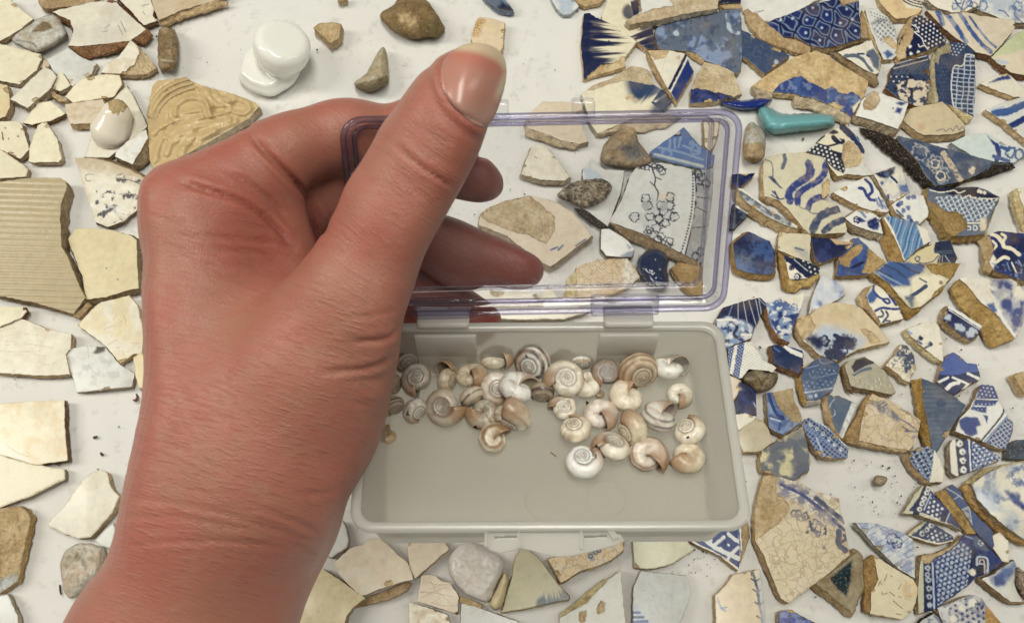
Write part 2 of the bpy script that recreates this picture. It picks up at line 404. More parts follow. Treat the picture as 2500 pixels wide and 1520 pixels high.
def sherd(label, poly, g='C', ops=(), t=4.0, z=0.0, spall=(), glaze=None, body='T', edge=(), tilt=(0, 0), bulge=.5, jit=1.2, flare=.14, craze=False,
          name=None, cat='sherd', group=None, bare=False, pitch=None, relief=None, rough=1.0, mt=None, bops=(), draw_up=False):
    """label; outline of the upper face; glaze colour; printed decoration; thickness and lift in mm; spall = flaked patches; edge = broken flanks seen below the face"""
    SEED[0] += 1; sd = SEED[0]; T_ = t * .70 / 1000; z0 = z / 1000 + .0003
    po = pts(poly); p = densify(po, 5.0, jit, sd); cx, cy = p.mean(0); rad = np.hypot(*(p - (cx, cy)).T).max()
    rt = np.random.RandomState(sd); tl = (tilt[0] * 1e-6 + rt.uniform(-9, 9) * 1e-6, tilt[1] * 1e-6 + rt.uniform(-9, 9) * 1e-6); bg = bulge / 1000 * rt.uniform(.4, 2.2)
    def top(X, Y):
        h = z0 + T_ + tl[0] * (X - cx) + tl[1] * (Y - cy) + bg * (1 - ((X - cx) ** 2 + (Y - cy) ** 2) / rad ** 2)
        if relief: h = h + relief(X, Y) / 1000
        return np.maximum(h, z0 + .0004)
    sp = [densify(pts(q), 4, 2.0, sd + 9) for q in spall]
    if not bare and not sp and not relief and body not in ('K', 'F', 'D'):               # small nicks along the broken rim
        for _ in range(rt.randint(0, 4)):
            q0 = p[rt.randint(len(p))]; r0 = rt.uniform(3.0, 3.5 + .07 * rad); a0 = rt.uniform(0, 6.3)
            sp.append(np.array([(q0[0] + r0 * rt.uniform(.5, 1.5) * math.cos(a0 + a) * 1.5, q0[1] + r0 * rt.uniform(.5, 1.2) * math.sin(a0 + a)) for a in np.arange(0, 6.28, .7)]))
    gl = None if glaze is None else [densify(pts(q), 4, 2.0, sd + 5) for q in glaze]
    nm = name or 'ceramic_sherd'
    bp = 3.0 if (bare or sp or gl) else 5.0
    # body
    X, Y, F, E = grid_poly(p, bp if not pitch or not bare else pitch)
    zt = top(X, Y) - (0 if bare else .00022)
    if bare or sp or gl:
        bm = np.ones(len(X)) if bare else np.zeros(len(X))
        for q in sp:
            d, _, _ = polydist(q, X, Y); bm = np.maximum(bm, np.where(inside(q, X, Y), sstep(0, 4, d), 0))
        if gl:
            ing = np.zeros(len(X), bool)
            for q in gl: ing |= inside(q, X, Y)
            bm = np.maximum(bm, ~ing)
        zt = zt - bm * rough * (.0002 + .0011 * (fbm(X / 12, Y / 12, sd, 4) - .3) + .0005 * (fbm(X / 3.5, Y / 3.5, sd + 4, 2) - .5)) * (T_ / .004) ** .5
    zt = np.maximum(zt, z0 + .0003)
    V = G(X, Y, zt); nxy = rim_normals(V, E); nb = len(V)
    fl = flare * rt.uniform(.2, 1.3) * T_
    jn = lambda q, s_: (fbm(q[:, 0] * 900, q[:, 1] * 900, sd + s_, 3) - .5)
    V2, Wf, rim, low = skirt(V, E, nxy, [(lambda q: q[:, 2] - (q[:, 2] - z0) * .25, lambda q: T_ * .12 * jn(q, 1) + fl * .1),
                                         (lambda q: q[:, 2] - (q[:, 2] - z0) * .62, lambda q: fl * .6 + T_ * .35 * jn(q, 2)),
                                         (lambda q: z0 + 0 * q[:, 2], lambda q: fl + T_ * .3 * jn(q, 3))])
    bot = V.copy(); bot[:, 2] = z0; ib = len(V2); remap = ib + np.arange(nb); remap[rim] = low
    V3 = np.concatenate([V2, bot]); Fb = remap[F][:, ::-1]
    pg = np.tile(col(body), (len(V3), 1)) * rt.uniform(.88, 1.1)
    if bare: pg[:nb] = np.array(col(g)) * rt.uniform(.92, 1.06)
    if (sp or gl) and isinstance(body, str) and body not in 'KFR': pg[:nb] += (np.array((.84, .68, .44)) - pg[:nb]) * (.55 * bm * (.5 + fbm(X / 10, Y / 10, sd, 3)))[:, None]
    if bops: 
        cc = pg[:nb].copy(); apply_ops(cc, X, Y, bops, sd); pg[:nb] = cc
    root = link(nm, make_mesh(nm, V3, [F, Wf, Fb], {'pig': pg}, [bool(bare), False, False], [mt if (mt and bare) else BODY]), None, label, cat, group)
    root_o = root
    # glaze
    if not bare:
        gp = pitch or (1.6 if ops else (2.6 if (sp or gl) else 4.0))
        r = grid_poly(p, gp, sp, gl)
        if r:
            X, Y, F, E = r; V = G(X, Y, top(X, Y)); nxy = rim_normals(V, E); base = np.tile(col(g), (len(X), 1)); base *= rt.uniform(.94, 1.04)
            apply_ops(base, X, Y, ops, sd)
            V2, Wf, rim, low = skirt(V, E, nxy, [(lambda q: q[:, 2] - .00034, lambda q: 0 * q[:, 2] + .00002)])
            pg = np.concatenate([base, base[rim] * .4 + col('I') * .6])
            gm = link('glaze', make_mesh('glaze', V2, [F, Wf], {'pig': pg}, [True, False], [mt or (CRAZED if craze else GLAZE)]), root)
    for i, q in enumerate(edge):                        # broken flank: a sloping rough face from the glazed edge down to the table
        bc = body
        if isinstance(q, tuple): q, bc = q
        flank(root, pts(q), po, z0, T_, bc, sd + 31 + i)
    return root
def flank(root, q, po, z0, T_, body, sd):
    p = densify(q, 5, 1.6, sd); X, Y, F, E = grid_poly(p, 2.6)
    d1, _, _ = polydist(po, X, Y); d2, _, _ = polydist(p, X, Y)
    dm = max(d1.max(), 1)
    h = T_ * np.clip(1.0 - d1 / dm, 0, 1) ** .8 * .9
    zt = z0 + .0002 + np.maximum(h + (.0013 * (fbm(X / 9, Y / 9, sd, 4) - .5) + .0006 * (fbm(X / 3.2, Y / 3.2, sd + 1, 2) - .5)) * min(1.5, T_ / .003), 0)
    V = G(X, Y, zt); nxy = rim_normals(V, E)
    V2, Wf, rim, low = skirt(V, E, nxy, [(lambda k: z0 + 0 * k[:, 2], lambda k: 0 * k[:, 2] + .0001)])
    pg = np.tile(np.minimum(col(body) * 1.25, .85), (len(V2), 1)); pg[:len(X)] *= (.72 + .56 * fbm(X / 7, Y / 7, sd + 3, 3))[:, None]
    link('broken_edge', make_mesh('broken_edge', V2, [F, Wf], {'pig': pg}, [True, False], [BODY]), root)
def pebble(label, poly, g='A', h=6.0, ops=(), z=0.0, p=2.2, rough=1.0, mt=None, name='stone', cat='stone', group=None, jit=1.5, pitch=2.6, relief=None, tilt=(0, 0), face=None, round_=None):
    """a rounded lump: height falls off to the outline"""
    SEED[0] += 1; sd = SEED[0]; H = h / 1000; z0 = z / 1000 + .0003
    po = densify(smooth_poly(pts(poly), 2), 4, jit, sd); X, Y, F, E = grid_poly(po, pitch, sharp=False); d, _, _ = polydist(po, X, Y)
    D = (round_ / RO[2]) if round_ else d.max(); cx, cy = po.mean(0)
    f = (1 - (1 - np.clip(d / D, 0, 1)) ** p) ** (1 / p)
    zt = H * f * (1 + .0 * X) + (tilt[0] * (X - cx) + tilt[1] * (Y - cy)) * 1e-6 * f
    zt = zt + rough * f * H * (.35 * (fbm(X / 22, Y / 22, sd, 3) - .5) + .16 * (fbm(X / 5, Y / 5, sd + 7, 3) - .5))
    if relief: zt = zt + relief(X, Y) / 1000 * f
    zt = z0 + np.maximum(zt, .0001) + H * .18
    V = G(X, Y, zt); nxy = rim_normals(V, E)
    V2, Wf, rim, low = skirt(V, E, nxy, [(lambda k: z0 + H * .08 + 0 * k[:, 2], lambda k: -.0001 + 0 * k[:, 2]), (lambda k: z0 + 0 * k[:, 2], lambda k: -.0008 + 0 * k[:, 2])])
    c = np.tile(col(g), (len(X), 1)); apply_ops(c, X, Y, ops, sd); pg = np.concatenate([c, c[rim], c[rim]])
    return link(name, make_mesh(name, V2, [F, Wf], {'pig': pg}, True, [mt or BODY]), None, label, cat, group)
# ------------------------------------------------------------------ the plain sherds, stones and bones (traced from the photo, laid out on the cloth)
def c(label, poly, g='C', **k): return sherd(label, poly, g, group='plain cream and buff sherds', **k)
def b(label, poly, g='W', ops=(), **k): return sherd(label, poly, g, ops, group='blue and white sherds', **k)
def cracks(*ls, w=5, k='A'): return [('s', l, w * .72, k, .5) for l in ls]
R('A')
c('cream sherd cut by the top left corner of the picture', '-60,-40 90,-10 200,90 310,175 205,265 110,325 0,385 -60,400', t=4, body='A')
pebble('white worn bone lump with a dark hole in its top', '105,385 130,335 330,190 460,130 550,155 590,240 640,330 520,420 385,495 310,490 200,440', 'W', h=6, name='bone_lump', cat='bone',
       ops=[('p', '300,300 350,240 400,200 460,215 495,265 420,295 350,300', 'F', 8), ('s', '160,380 300,400 340,440', 18, 'G'), ('n', 60, .6, .1, 'U', .5)], round_=70, rough=.6)
c('large off-white rim sherd with fine black scratches and dark brown broken edge', '490,110 860,20 1065,0 1190,120 1300,220 1370,275 1250,360 1210,385 950,415 760,435 640,425 680,330 690,280 655,190', 'I', t=5, body='R',
  ops=cracks('1130,200 1180,300', '1110,240 1150,330', '980,270 1030,230', '960,300 1010,290', w=7, k='D') + [('n', 200, .6, .1, 'G', .25)], flare=.5, edge=[('625,430 760,440 950,420 1210,388 1180,440 850,550 780,540', 'R'), ('1250,365 1370,275 1425,320 1390,390 1330,420', 'R')])
c('brown sherd bar along the top edge above the scratched rim sherd', '355,-40 950,-60 870,30 700,58 480,82 400,72 358,30', 'A', bare=True, body='A', t=5)
c('pinkish cream sherd with a black dirt line at its side, top edge', '1065,-50 1400,-50 1440,90 1430,150 1475,195 1350,235 1300,190 1240,110', 'I', t=4, body='R', ops=cracks('1330,60 1400,40', '1340,110 1360,140', w=7, k='D'))
c('long grey brown slab with a thick sandy broken edge, top edge', '1415,-40 2150,-70 2040,0 1700,95 1485,190 1440,80', 'U', t=5, body='A', edge=[('1485,190 1700,95 2040,0 2140,20 2120,55 1800,140 1530,245', 'A')], ops=[('n', 90, .5, .15, 'A', .5)])
c('plain cream four-sided sherd at the left edge under the bone lump', '-60,400 10,413 385,505 392,560 340,660 180,790 0,757 -60,750', t=4, body='U')
c('tiny buff chip poking out beside the plain cream sherd', '390,640 412,562 465,575 460,630', 'U', t=3, body='U')
c('pale greenish white sherd lying flat behind the rough-cornered triangle', '440,560 640,450 780,545 905,595 855,700 680,810 600,690 520,700', 'H', t=3.5, body='U', ops=[('n', 160, .55, .15, 'G', .25)])
c('cream triangular sherd with a rough brown broken corner', '1225,375 1300,440 1440,600 1465,640 1390,690 1250,705 1130,690 940,682 990,600 1120,530', 'I', t=5, body='A', spall=['1240,370 1308,490 1270,580 1205,640 1130,690 1270,730 1420,710 1500,640 1320,420'], rough=1.8, ops=[('n', 60, .58, .08, 'A', .35)])
pebble('small upright brown flint beside the cream triangle', '1485,255 1640,255 1668,400 1662,560 1640,640 1580,672 1500,662 1476,560 1480,400', 'A', h=8, name='flint', cat='stone', ops=[('n', 70, .5, .12, 'F', .8), ('s', '1490,560 1640,580', 20, 'U')], rough=1.4, round_=60)
c('oblong pinkish white block with squared ends', '95,930 410,633 480,655 530,720 480,825 255,1012', 'I', t=7, body='U', bulge=.2, flare=.1)
c('small cream chip touching the oblong white block', '570,650 665,800 560,860 480,825 530,712', t=3.5, body='U')
c('narrow brown splinter below the small cream chip', '470,850 520,870 640,945 560,955 490,905', 'T', t=3.5, bare=True, body='T')
c('cream half-moon sherd above the stained oblong piece', '610,905 680,820 760,742 1000,692 1120,702 1145,790 1070,905 850,940 680,962', t=4, body='A')
c('beige sherd with brown cracks and an orange lower edge', '610,980 700,965 960,930 1000,1010 965,1085 940,1160 650,1160 622,1060', 'X', t=6, body='T', ops=cracks('800,1010 960,1020', '830,1100 900,1050 980,1040', '700,1090 640,1100', w=8) + [('n', 70, .52, .12, 'A', .45)], flare=.4)
c('cream triangular sherd below the oblong white block', '212,1152 350,972 470,947 620,1065 480,1130 300,1167', t=3.5, body='R')
c('buff sherd half cut off at the left edge, tan glaze worn', '-60,780 70,800 85,900 95,1000 50,1090 0,1110 -60,1110', 'Y', t=5, body='A', ops=[('n', 60, .5, .1, 'T', .4)])
c('cream sherd with tiny red-brown flecks at the left edge', '-60,1140 170,1138 208,1170 275,1400 190,1490 0,1398 -60,1380', t=4, body='A', ops=[('s', '20,1240 30,1310', 14, 'R'), ('b', '50,1200 170,1280 80,1300', 8, 'R')])
c('cream drop-shaped sherd with a pointed top', '270,1510 275,1390 350,1180 425,1130 462,1180 540,1310 578,1490 545,1522 300,1520', t=4, body='U')
NUBBASE = c('cream triangular sherd carrying a glossy white handle stub', '1185,800 1240,880 1385,1185 1160,1360 1080,1430 1020,1480 790,1472 850,1300 900,1180 1000,1000', 'I', t=4, body='A')
c('white wedge-shaped sherd with a thick dark grey flank', '1370,1215 1388,1290 1300,1440 1240,1540 1080,1470 1090,1420 1190,1330 1320,1230', 'W', t=8, body='F', flare=.3, edge=[('1388,1285 1400,1490 1330,1560 1240,1545 1300,1440', 'F')], ops=[('n', 50, .6, .1, 'U', .4)])
RELIEF_LINES = [(soft_line(soft_line(pts(q))), w / 3.84, a) for q, w, a in (
    ('1395,1080 1440,960 1520,850 1640,780 1760,745', 16, 1.0), ('1420,1100 1470,970 1550,880 1680,810 1800,780', 15, .9), ('1450,1110 1500,1000 1590,910 1720,850 1830,820', 13, .7),
    ('1640,1080 1650,980 1740,920 1850,910 1930,960 1960,1040', 26, 1.0), ('1660,1090 1740,1060 1850,1030 1950,1060', 30, .8), ('1930,860 1990,960 2080,1000 2190,900', 34, 1.3), ('1860,860 1940,960 1980,1090', 24, 1.0), ('2150,1040 2160,960 2240,930 2320,960 2350,1020 2290,1070 2200,1060', 24, 1.0),
    ('1600,1230 1700,1190 1830,1140 1960,1090 2100,1060', 28, 1.2), ('1580,1290 1700,1240 1850,1190 2000,1150 2150,1110', 26, 1.2), ('1560,1440 1590,1340 1680,1290 1800,1250', 32, 1.2), ('1700,1450 1730,1350 1830,1290 1960,1230 2200,1130', 34, 1.3), ('1620,1140 1760,1110 1900,1090', 20, .7), ('1440,1250 1520,1180 1600,1150', 30, .8), ('1450,1500 1480,1380 1540,1280', 34, .9), ('1840,1380 1900,1300 2020,1240', 26, 1.0), ('2020,880 2060,930 2140,940', 22, 1.0))]
def moulded(X, Y):
    h = .5 * (fbm(X / 30, Y / 30, 8, 3) - .5)
    for q, w, a in RELIEF_LINES:
        d, _, _ = polydist(q, X, Y, False); h = h + a * np.exp(-(d / w) ** 2) * (.7 + .6 * fbm(X / 12, Y / 12, 4, 2)) - .35 * a * np.exp(-((d - w * 1.7) / (w * .7)) ** 2)
    return h * 1.25
c('large yellow ochre sherd moulded with swirling leaf relief', '1430,805 1480,760 1560,750 1740,725 1880,800 2190,880 2400,965 2425,1000 2340,1105 2000,1310 1720,1460 1560,1540 1450,1600 1405,1500 1385,1200 1375,1040 1400,950', (.60, .45, .235), t=6, body='U', relief=moulded, pitch=1.5, bulge=1.0)
c('cream sherd at the left edge with a chamfered corner above the ribbed piece', '-60,1330 0,1400 95,1462 265,1585 245,1655 0,1675 -60,1670', t=4, body='A')
R('B')
def ribs(X, Y):
    return .40 * np.abs(np.sin((Y - .03 * X) * math.pi / 14.5 + .5 * fbm(X / 60, Y / 30, 3))) ** 1.5 + .12 * (fbm(X / 4, Y / 4, 6, 2) - .5)
c('large tan sherd ribbed with horizontal throwing lines', '-60,250 200,218 350,202 560,207 610,235 625,290 600,380 570,440 562,600 575,850 640,960 720,1170 800,1330 690,1482 340,1380 0,1312 -60,1300', (.50, .42, .27), t=7, body='A', relief=ribs, pitch=1.6, bulge=2.5, tilt=(0, 0))
def embossed(X, Y):
    return 1.2 * (fbm(X / 26, Y / 26, 9, 3) - .5) * sstep(380 + 30, 380 + 95, Y)
c('cream rim sherd with dark worn embossed leaf marks', '700,20 860,20 1050,65 1220,130 1370,220 1345,310 1320,480 1160,612 1010,667 890,622 840,450 760,220 742,150', 'U', t=4.5, body='F', relief=embossed,
  ops=[('p', '740,140 1000,140 1370,300 1340,520 1010,680 880,620', 'I', 80)] + cracks('800,190 830,170 880,180', '800,200 810,240 880,230', '1080,190 1150,170', '1080,200 1120,235 1200,220 1330,275', '940,380 1000,340 1080,355', '1120,360 1190,355', '980,455 1050,470 1100,465', '1040,490 1100,540 1120,590', '1150,545 1230,560 1270,530', '1130,590 1160,620', '1300,440 1310,480', w=8, k='D') + [('n', 52, .63, .03, 'D', .9, '900,330 1330,330 1340,500 1010,660 890,600'), ('n', 60, .66, .03, 'D', .8, '1050,150 1370,240 1340,330 1060,230'), ('n', 40, .62, .05, 'W', .7, '780,160 1340,200 1330,600 900,640')], edge=[('700,18 860,12 1060,45 1240,120 1375,190 1375,230 1220,132 1050,68 860,24', 'F')])
c('thick buff pentagon sherd with a dark lower edge beside the hand', '640,782 700,690 870,676 1060,702 1230,750 1277,790 1285,1000 1300,1240 1210,1255 1000,1325 810,1347 770,1130 700,962', 'Y', t=6, body='F', ops=[('b', '998,1055 1105,1160', 6, 'D')], flare=.35)
c('narrow brown broken piece wedged between ribbed sherd and buff pentagon', '680,1500 820,1372 862,1402 740,1530', 'A', t=4, bare=True, body='A')
R('C')
c('cream curved sherd covered in brown hairline stains beside the wrist', '725,130 860,-20 950,-90 1060,-115 1210,-150 1290,-60 1325,100 1345,250 1325,400 1250,400 1130,490 1000,330 860,222', 'I', t=4, body='T',
  ops=[('n', 120, .5, .15, 'Y', .8)] + cracks('1010,315 1050,290 1100,262', '1160,40 1180,80 1170,130 1210,130', '980,170 1010,150 1080,130', '1150,360 1160,410', '1180,380 1210,370', '1060,80 1100,30', '1120,190 1128,195', '1040,230 1046,232', '1200,190 1206,196', '1090,340 1130,330', '1230,290 1300,300', '1100,60 1140,100', w=8, k='A'))
c('smooth cream sherd above the finely cracked sheet at the left edge', '-60,-50 235,-45 252,0 190,62 100,102 0,142 -60,150', t=4, body='R', z=.5)
c('large off-white sherd with fine horizontal cracks and an amber end', '-60,150 0,142 190,68 300,102 430,160 550,192 668,212 658,350 612,400 655,590 400,600 0,577 -60,575', 'I', t=4, body='T',
  ops=cracks('0,240 200,200 400,230', '0,320 250,300 500,340', '0,270 180,290', '100,410 300,400 420,420', '360,470 410,495 460,500 520,475', '0,180 150,150', '0,370 160,380 380,370', w=5, k='U') + [('n', 90, .55, .1, 'X', .35)])
c('grey-white sherd with a black sooty patch by the hand', '668,350 800,322 980,330 1130,500 1262,580 1235,702 720,757 690,640 610,420', 'H', t=3, body='U', ops=[('p', '910,310 990,330 980,370 920,400 870,390 900,350', 'K', 16, .9), ('n', 70, .6, .1, 'G', .4)] + cracks('830,490 870,560 935,610', '820,330 835,440', w=7, k='A'))
c('yellow cream sherd half hidden behind the wrist', '1250,430 1320,380 1420,500 1420,720 1300,720 1268,580', 'Y', t=4, body='T')
c('square cream sherd with rust stains and a thin chipped corner', '-60,875 0,868 200,845 602,828 605,1060 632,1395 330,1437 150,1385 0,1340 -60,1330', t=4, body='R',
  ops=[('n', 90, .58, .12, 'T', .5), ('p', '0,1230 60,1260 180,1330 330,1420 150,1390 0,1345', 'I', 10)] + cracks('60,1250 170,1330 280,1360', '240,1310 280,1340', w=7))
R('D')
c('thin cream pointed sherd below the square rust-stained one', '-60,-90 0,-82 150,-30 330,12 603,55 608,150 300,302 0,417 -60,440', 'C', t=3, body='U')
c('thin cream sherd folded along a ridge, just left of the wrist', '440,580 520,480 600,400 670,290 740,190 850,85 960,60 1007,90 1040,230 1122,310 1050,470 850,692 740,706 600,660', 'I', t=3.2, body='T', bulge=1.5,
  relief=lambda X, Y: 1.6 * sstep(150, 215, X) , flare=.2)
c('orange tan sherd with a pitted crumbly surface at the left edge', '-60,430 60,418 170,400 232,430 292,520 230,780 170,1102 130,1132 0,1217 -60,1240', 'T', t=5, bare=True, body=(.62, .42, .19), rough=2.4, bops=[('p', '-60,1110 0,1090 160,1025 175,1100 130,1140 0,1220 -60,1240', 'H', 10)])
c('white sherd cut by the bottom left corner', '-60,1250 0,1240 70,1230 110,1310 165,1430 172,1560 -60,1560', 'H', t=4, body='U')
pebble('pink and cream frilly shell lump beside the forearm', '560,1000 570,880 640,790 740,740 880,760 1010,800 960,1000 720,1250 650,1272 600,1220 580,1100', (.90, .84, .74), h=7, name='shell_lump', cat='shell', ops=[('n', 60, .5, .15, (.90, .72, .62), .7), ('p', '560,760 900,760 900,900 600,960', 'I', 70)], rough=1.6, round_=90, mt=None)
c('white sherd tucked behind the folded cream one', '890,720 960,640 1060,560 1120,700 1040,800 930,770', 'H', t=2.5, body='U')
R('E')
c('small faceted tan block with dark lower sides', '785,262 840,222 960,208 1046,225 1034,350 945,407 870,332', 'T', t=8, body='A', bare=True, flare=.12, rough=.6)
pebble('brown flint nodule with a crusted yellow scar', '1395,165 1440,100 1550,50 1580,-30 1840,-30 1930,110 2022,250 2016,290 1940,352 1890,332 1740,367 1590,330 1490,250', (.34, .24, .11), h=9, name='flint', cat='stone', ops=[('p', '1580,140 1700,110 1760,200 1700,250 1600,210', 'T', 20), ('n', 50, .55, .1, 'F', .5), ('p', '1800,190 1960,170 2000,240 1930,330 1820,260', (.22, .16, .07), 14)], rough=1.1, round_=170)
pebble('pale horn-shaped bone with a grey marrow end', '1160,785 1230,730 1300,680 1370,530 1420,450 1452,438 1487,500 1492,700 1492,760 1420,830 1280,862 1190,830', (.62, .55, .40), h=9, name='horn_bone', cat='bone', ops=[('p', '1180,790 1330,760 1480,705 1500,770 1420,840 1270,870 1180,840', (.26, .22, .14), 8), ('n', 16, .55, .1, 'F', .5, '1180,790 1480,705 1500,770 1270,870')], round_=90, rough=.7)
c('brown chip cut off by the top edge, centre left', '1005,-40 1105,-40 1100,0 1045,28 1015,10', 'A', t=4, bare=True, body='A')
R('H')
c('stained buff sherd sticking out above the thumb nail', '195,350 235,200 270,165 375,172 507,210 490,450 400,560 230,500', 'X', t=5, body='T', ops=[('p', '190,350 230,200 270,160 330,200 260,340', (.42, .25, .10), 20), ('n', 40, .52, .1, 'T', .4), ('l', 8, 22, 3, 'T'), ('l', 98, 26, 3, 'T')])
b('blue-grey sherd with a dark tip at the top edge', '300,-40 480,-40 560,58 592,100 550,117 450,90 380,40', 'L', [('n', 60, .45, .12, 'E', .9), ('p', '480,20 590,60 600,110 540,125 440,90', 'D', 30)], t=4, body='L')
b('pale milky blue sherd out of focus at the top edge', '930,-40 1120,-40 1205,60 1130,130 1060,140 990,80', 'P', [('n', 60, .5, .15, 'W', .8)], t=3, body='P')
c('rough tan sherd at the top edge beside the feather-edged plate rim', '1160,-40 1470,-40 1400,28 1262,60 1180,30', 'T', t=4, bare=True, body='T', rough=1.6)
R('Q')
pebble('tiny buff pebble alone on the bare cloth', '1268,300 1282,262 1310,255 1378,270 1382,300 1350,345 1290,350', 'U', h=4, name='pebble', round_=40)
R('O')
c('tan sherd cut off by the right edge beside the pagoda piece', '2325,520 2400,480 2520,450 2520,760 2461,745 2400,650', 'T', t=6, bare=True, body='T')
R('Q')
c('dark grey mottled sherd at the right edge below the willow piece', '2310,125 2330,20 2400,-20 2510,-30 2510,135', 'E', t=3, bare=True, body=(.24, .24, .24))
# below the tray
R('F')
c('white-green sherd just right of the wrist', '560,560 600,540 640,620 658,720 640,792 500,882 440,860 470,760', 'H', t=4, body='U')
c('pinkish beige sherd with a flaked chip near its lower corner', '518,935 680,792 800,760 880,702 950,707 1050,780 1110,850 1210,930 1252,1030 1262,1090 1100,1130 940,1180 800,1240 770,1242 600,1080 540,1000', 'X', t=4, body='T', spall=['990,1130 1010,1095 1060,1095 1080,1130 1030,1165'], ops=[('n', 120, .55, .12, 'I', .5)], z=1.5)
c('thin brown bowl edge under the pinkish beige sherd', '700,1352 800,1270 1000,1190 1210,1110 1250,1130 1200,1195 1060,1272 850,1320', 'A', t=2, body='A', bare=True)
c('curved yellow-beige bowl sherd at the bottom edge beside the forearm', '110,1560 230,1260 320,1082 415,990 560,1080 690,1180 815,1265 700,1350 640,1430 600,1560', 'Y', t=5, body='A', bulge=5, ops=[('n', 60, .6, .08, 'A', .3)])
c('plain beige sherd poking out below the tray corner', '1205,600 1470,600 1600,800 1350,1022 1280,1082 1230,1000 1220,900', 'X', t=4, body='T')
def disc(X, Y):
    return 1.5 * (fbm(X / 17, Y / 17, 21, 3) - .5) + .5 * (fbm(X / 7, Y / 7, 4, 2) - .5)
pebble('white moulded disc with worn relief below the latch', '1578,930 1640,800 1740,730 1850,740 2000,820 2135,910 2100,1040 2050,1130 1985,1300 1950,1310 1750,1240 1620,1090', (.72, .66, .60), h=5, name='moulded_disc', cat='ornament', ops=[('n', 80, .5, .15, 'H', .6)], round_=90, rough=.5, relief=disc, mt=GLAZE)
c('small beige sherd with dark crackle lines left of the moulded disc', '1340,1055 1400,1040 1460,1050 1530,1100 1612,1120 1692,1250 1680,1412 1300,1297', 'X', t=4, body='R', ops=cracks('1380,1110 1500,1140 1610,1140', '1330,1205 1470,1215 1640,1250', '1340,1260 1460,1200 1580,1160', '1420,1100 1470,1180', '1430,1300 1560,1340 1680,1330', '1480,1200 1560,1260 1640,1340', w=6, k='F') + [('n', 60, .5, .12, 'U', .4)])
c('mottled buff sherd at the bottom edge under the crackled one', '1228,1300 1420,1360 1592,1420 1612,1560 1222,1560', 'I', t=4, body='A', ops=[('n', 60, .5, .08, 'X', .9), ('n', 40, .6, .06, 'A', .5)])
c('off-white sherd with a cracked top at the bottom edge', '1715,1312 1850,1342 1950,1382 2240,1480 2280,1560 1702,1560', 'H', t=4, body='A', ops=cracks('1780,1420 1900,1340', '1990,1450 1994,1452', w=6))
c('little tan splinter between the moulded disc and the off-white sherd', '1700,1262 1760,1253 1920,1330 1882,1367 1700,1302', 'T', t=4, bare=True, body='T')
pebble('cream clay pipe stem leaning on the olive triangle', '1990,1250 2080,1100 2110,1000 2170,1070 2160,1140 2095,1392 1962,1348', (.66, .56, .34), h=5, name='pipe_stem', cat='pipe stem', rough=.3, round_=75, mt=GLAZE, p=2.0)
R('g')
c('pale olive triangular sherd with a blue smear along one edge', '225,880 280,800 350,810 450,900 600,1100 735,1255 725,1280 600,1302 320,1362 98,1397 150,1200 200,1050', (.52, .50, .33), t=4, body='T', ops=[('f', '740,1260 640,1300 500,1320', 120, 'Z', 10), ('n', 100, .55, .12, 'U', .3)] + cracks('210,1040 400,1050', '200,1150 300,1120', w=4, k='U'))
c('brown crackled sherd with a small blue flower under the latch', '530,900 700,840 850,800 1060,720 1235,700 1240,820 1100,920 960,975 830,1010 650,1125', 'X', t=5, body='A', craze=True, ops=[('n', 60, .42, .1, 'T', .9), ('b', '920,860 960,830 1000,820 940,890', 28, 'G'), ('o', '930,870 975,835 1010,815', 18, 9, 'S')], edge=[('960,975 1100,915 1240,825 1235,790 1250,770 1230,840 1100,930 960,1000 830,1020', 'T')])
c('pale greenish cream sherd with a rounded lower edge below the tray', '1325,600 1740,600 1900,808 1780,890 1700,940 1550,985 1430,992 1340,980', (.66, .66, .48), t=4, body='U')
c('bluish white sherd with blue brush marks in its lower corner', '1330,1160 1400,1012 1830,1052 1872,1200 1842,1310 1740,1560 1320,1560', (.60, .62, .60), t=3.5, body='U', ops=[('p', '1320,1340 1360,1320 1500,1498 1540,1560 1310,1560', 'P', 30), ('s', '1325,1400 1390,1400', 24, 'M'), ('s', '1325,1440 1420,1440', 26, 'B'), ('s', '1320,1490 1460,1480', 30, 'M')])
c('pale white triangular sherd with two tan flaked spots', '640,1442 900,1300 1100,1082 1217,1000 1228,1180 1245,1330 1268,1560 630,1560', (.66, .66, .60), t=4, body='T', spall=['980,1415 1000,1330 1025,1288 1065,1310 1062,1390 1010,1410', '820,1480 825,1405 900,1375 895,1410 870,1480'], edge=[('640,1445 900,1302 1100,1085 1060,1080 900,1200 760,1330 640,1410', 'T')])
# seen through the lid
R('T')
c('pinkish beige sherd behind the lid clips with a ragged lower edge', '455,110 540,30 790,35 900,60 895,200 917,290 957,390 880,417 700,380 600,335 400,270 375,225', 'X', t=5, body='U', ops=cracks('700,330 770,320', '385,260 410,290', w=9), edge=[('380,255 600,340 700,385 880,420 830,462 700,440 385,345', 'U')])
c('cream three-sided sherd seen through the lid with a flat base', '345,692 380,590 440,442 500,418 562,430 640,520 792,715 740,752 520,740', 'I', t=4, body='U', ops=cracks('465,530 485,545', w=9, k='D') + [('n', 60, .58, .1, 'U', .35)], flare=.5)
pebble('rough grey and tan stone lump above the floral plate sherd', '1060,590 1075,500 1095,430 1160,340 1290,262 1350,250 1392,300 1405,380 1480,480 1565,580 1400,642 1200,620', (.46, .36, .24), h=8, name='stone', cat='stone', ops=[('n', 60, .45, .12, 'A', .6), ('p', '1240,450 1400,400 1480,540 1330,560', 'E', 40, .8), ('p', '1290,260 1370,250 1390,330 1300,340', 'T', 30)], rough=1.7, round_=110)
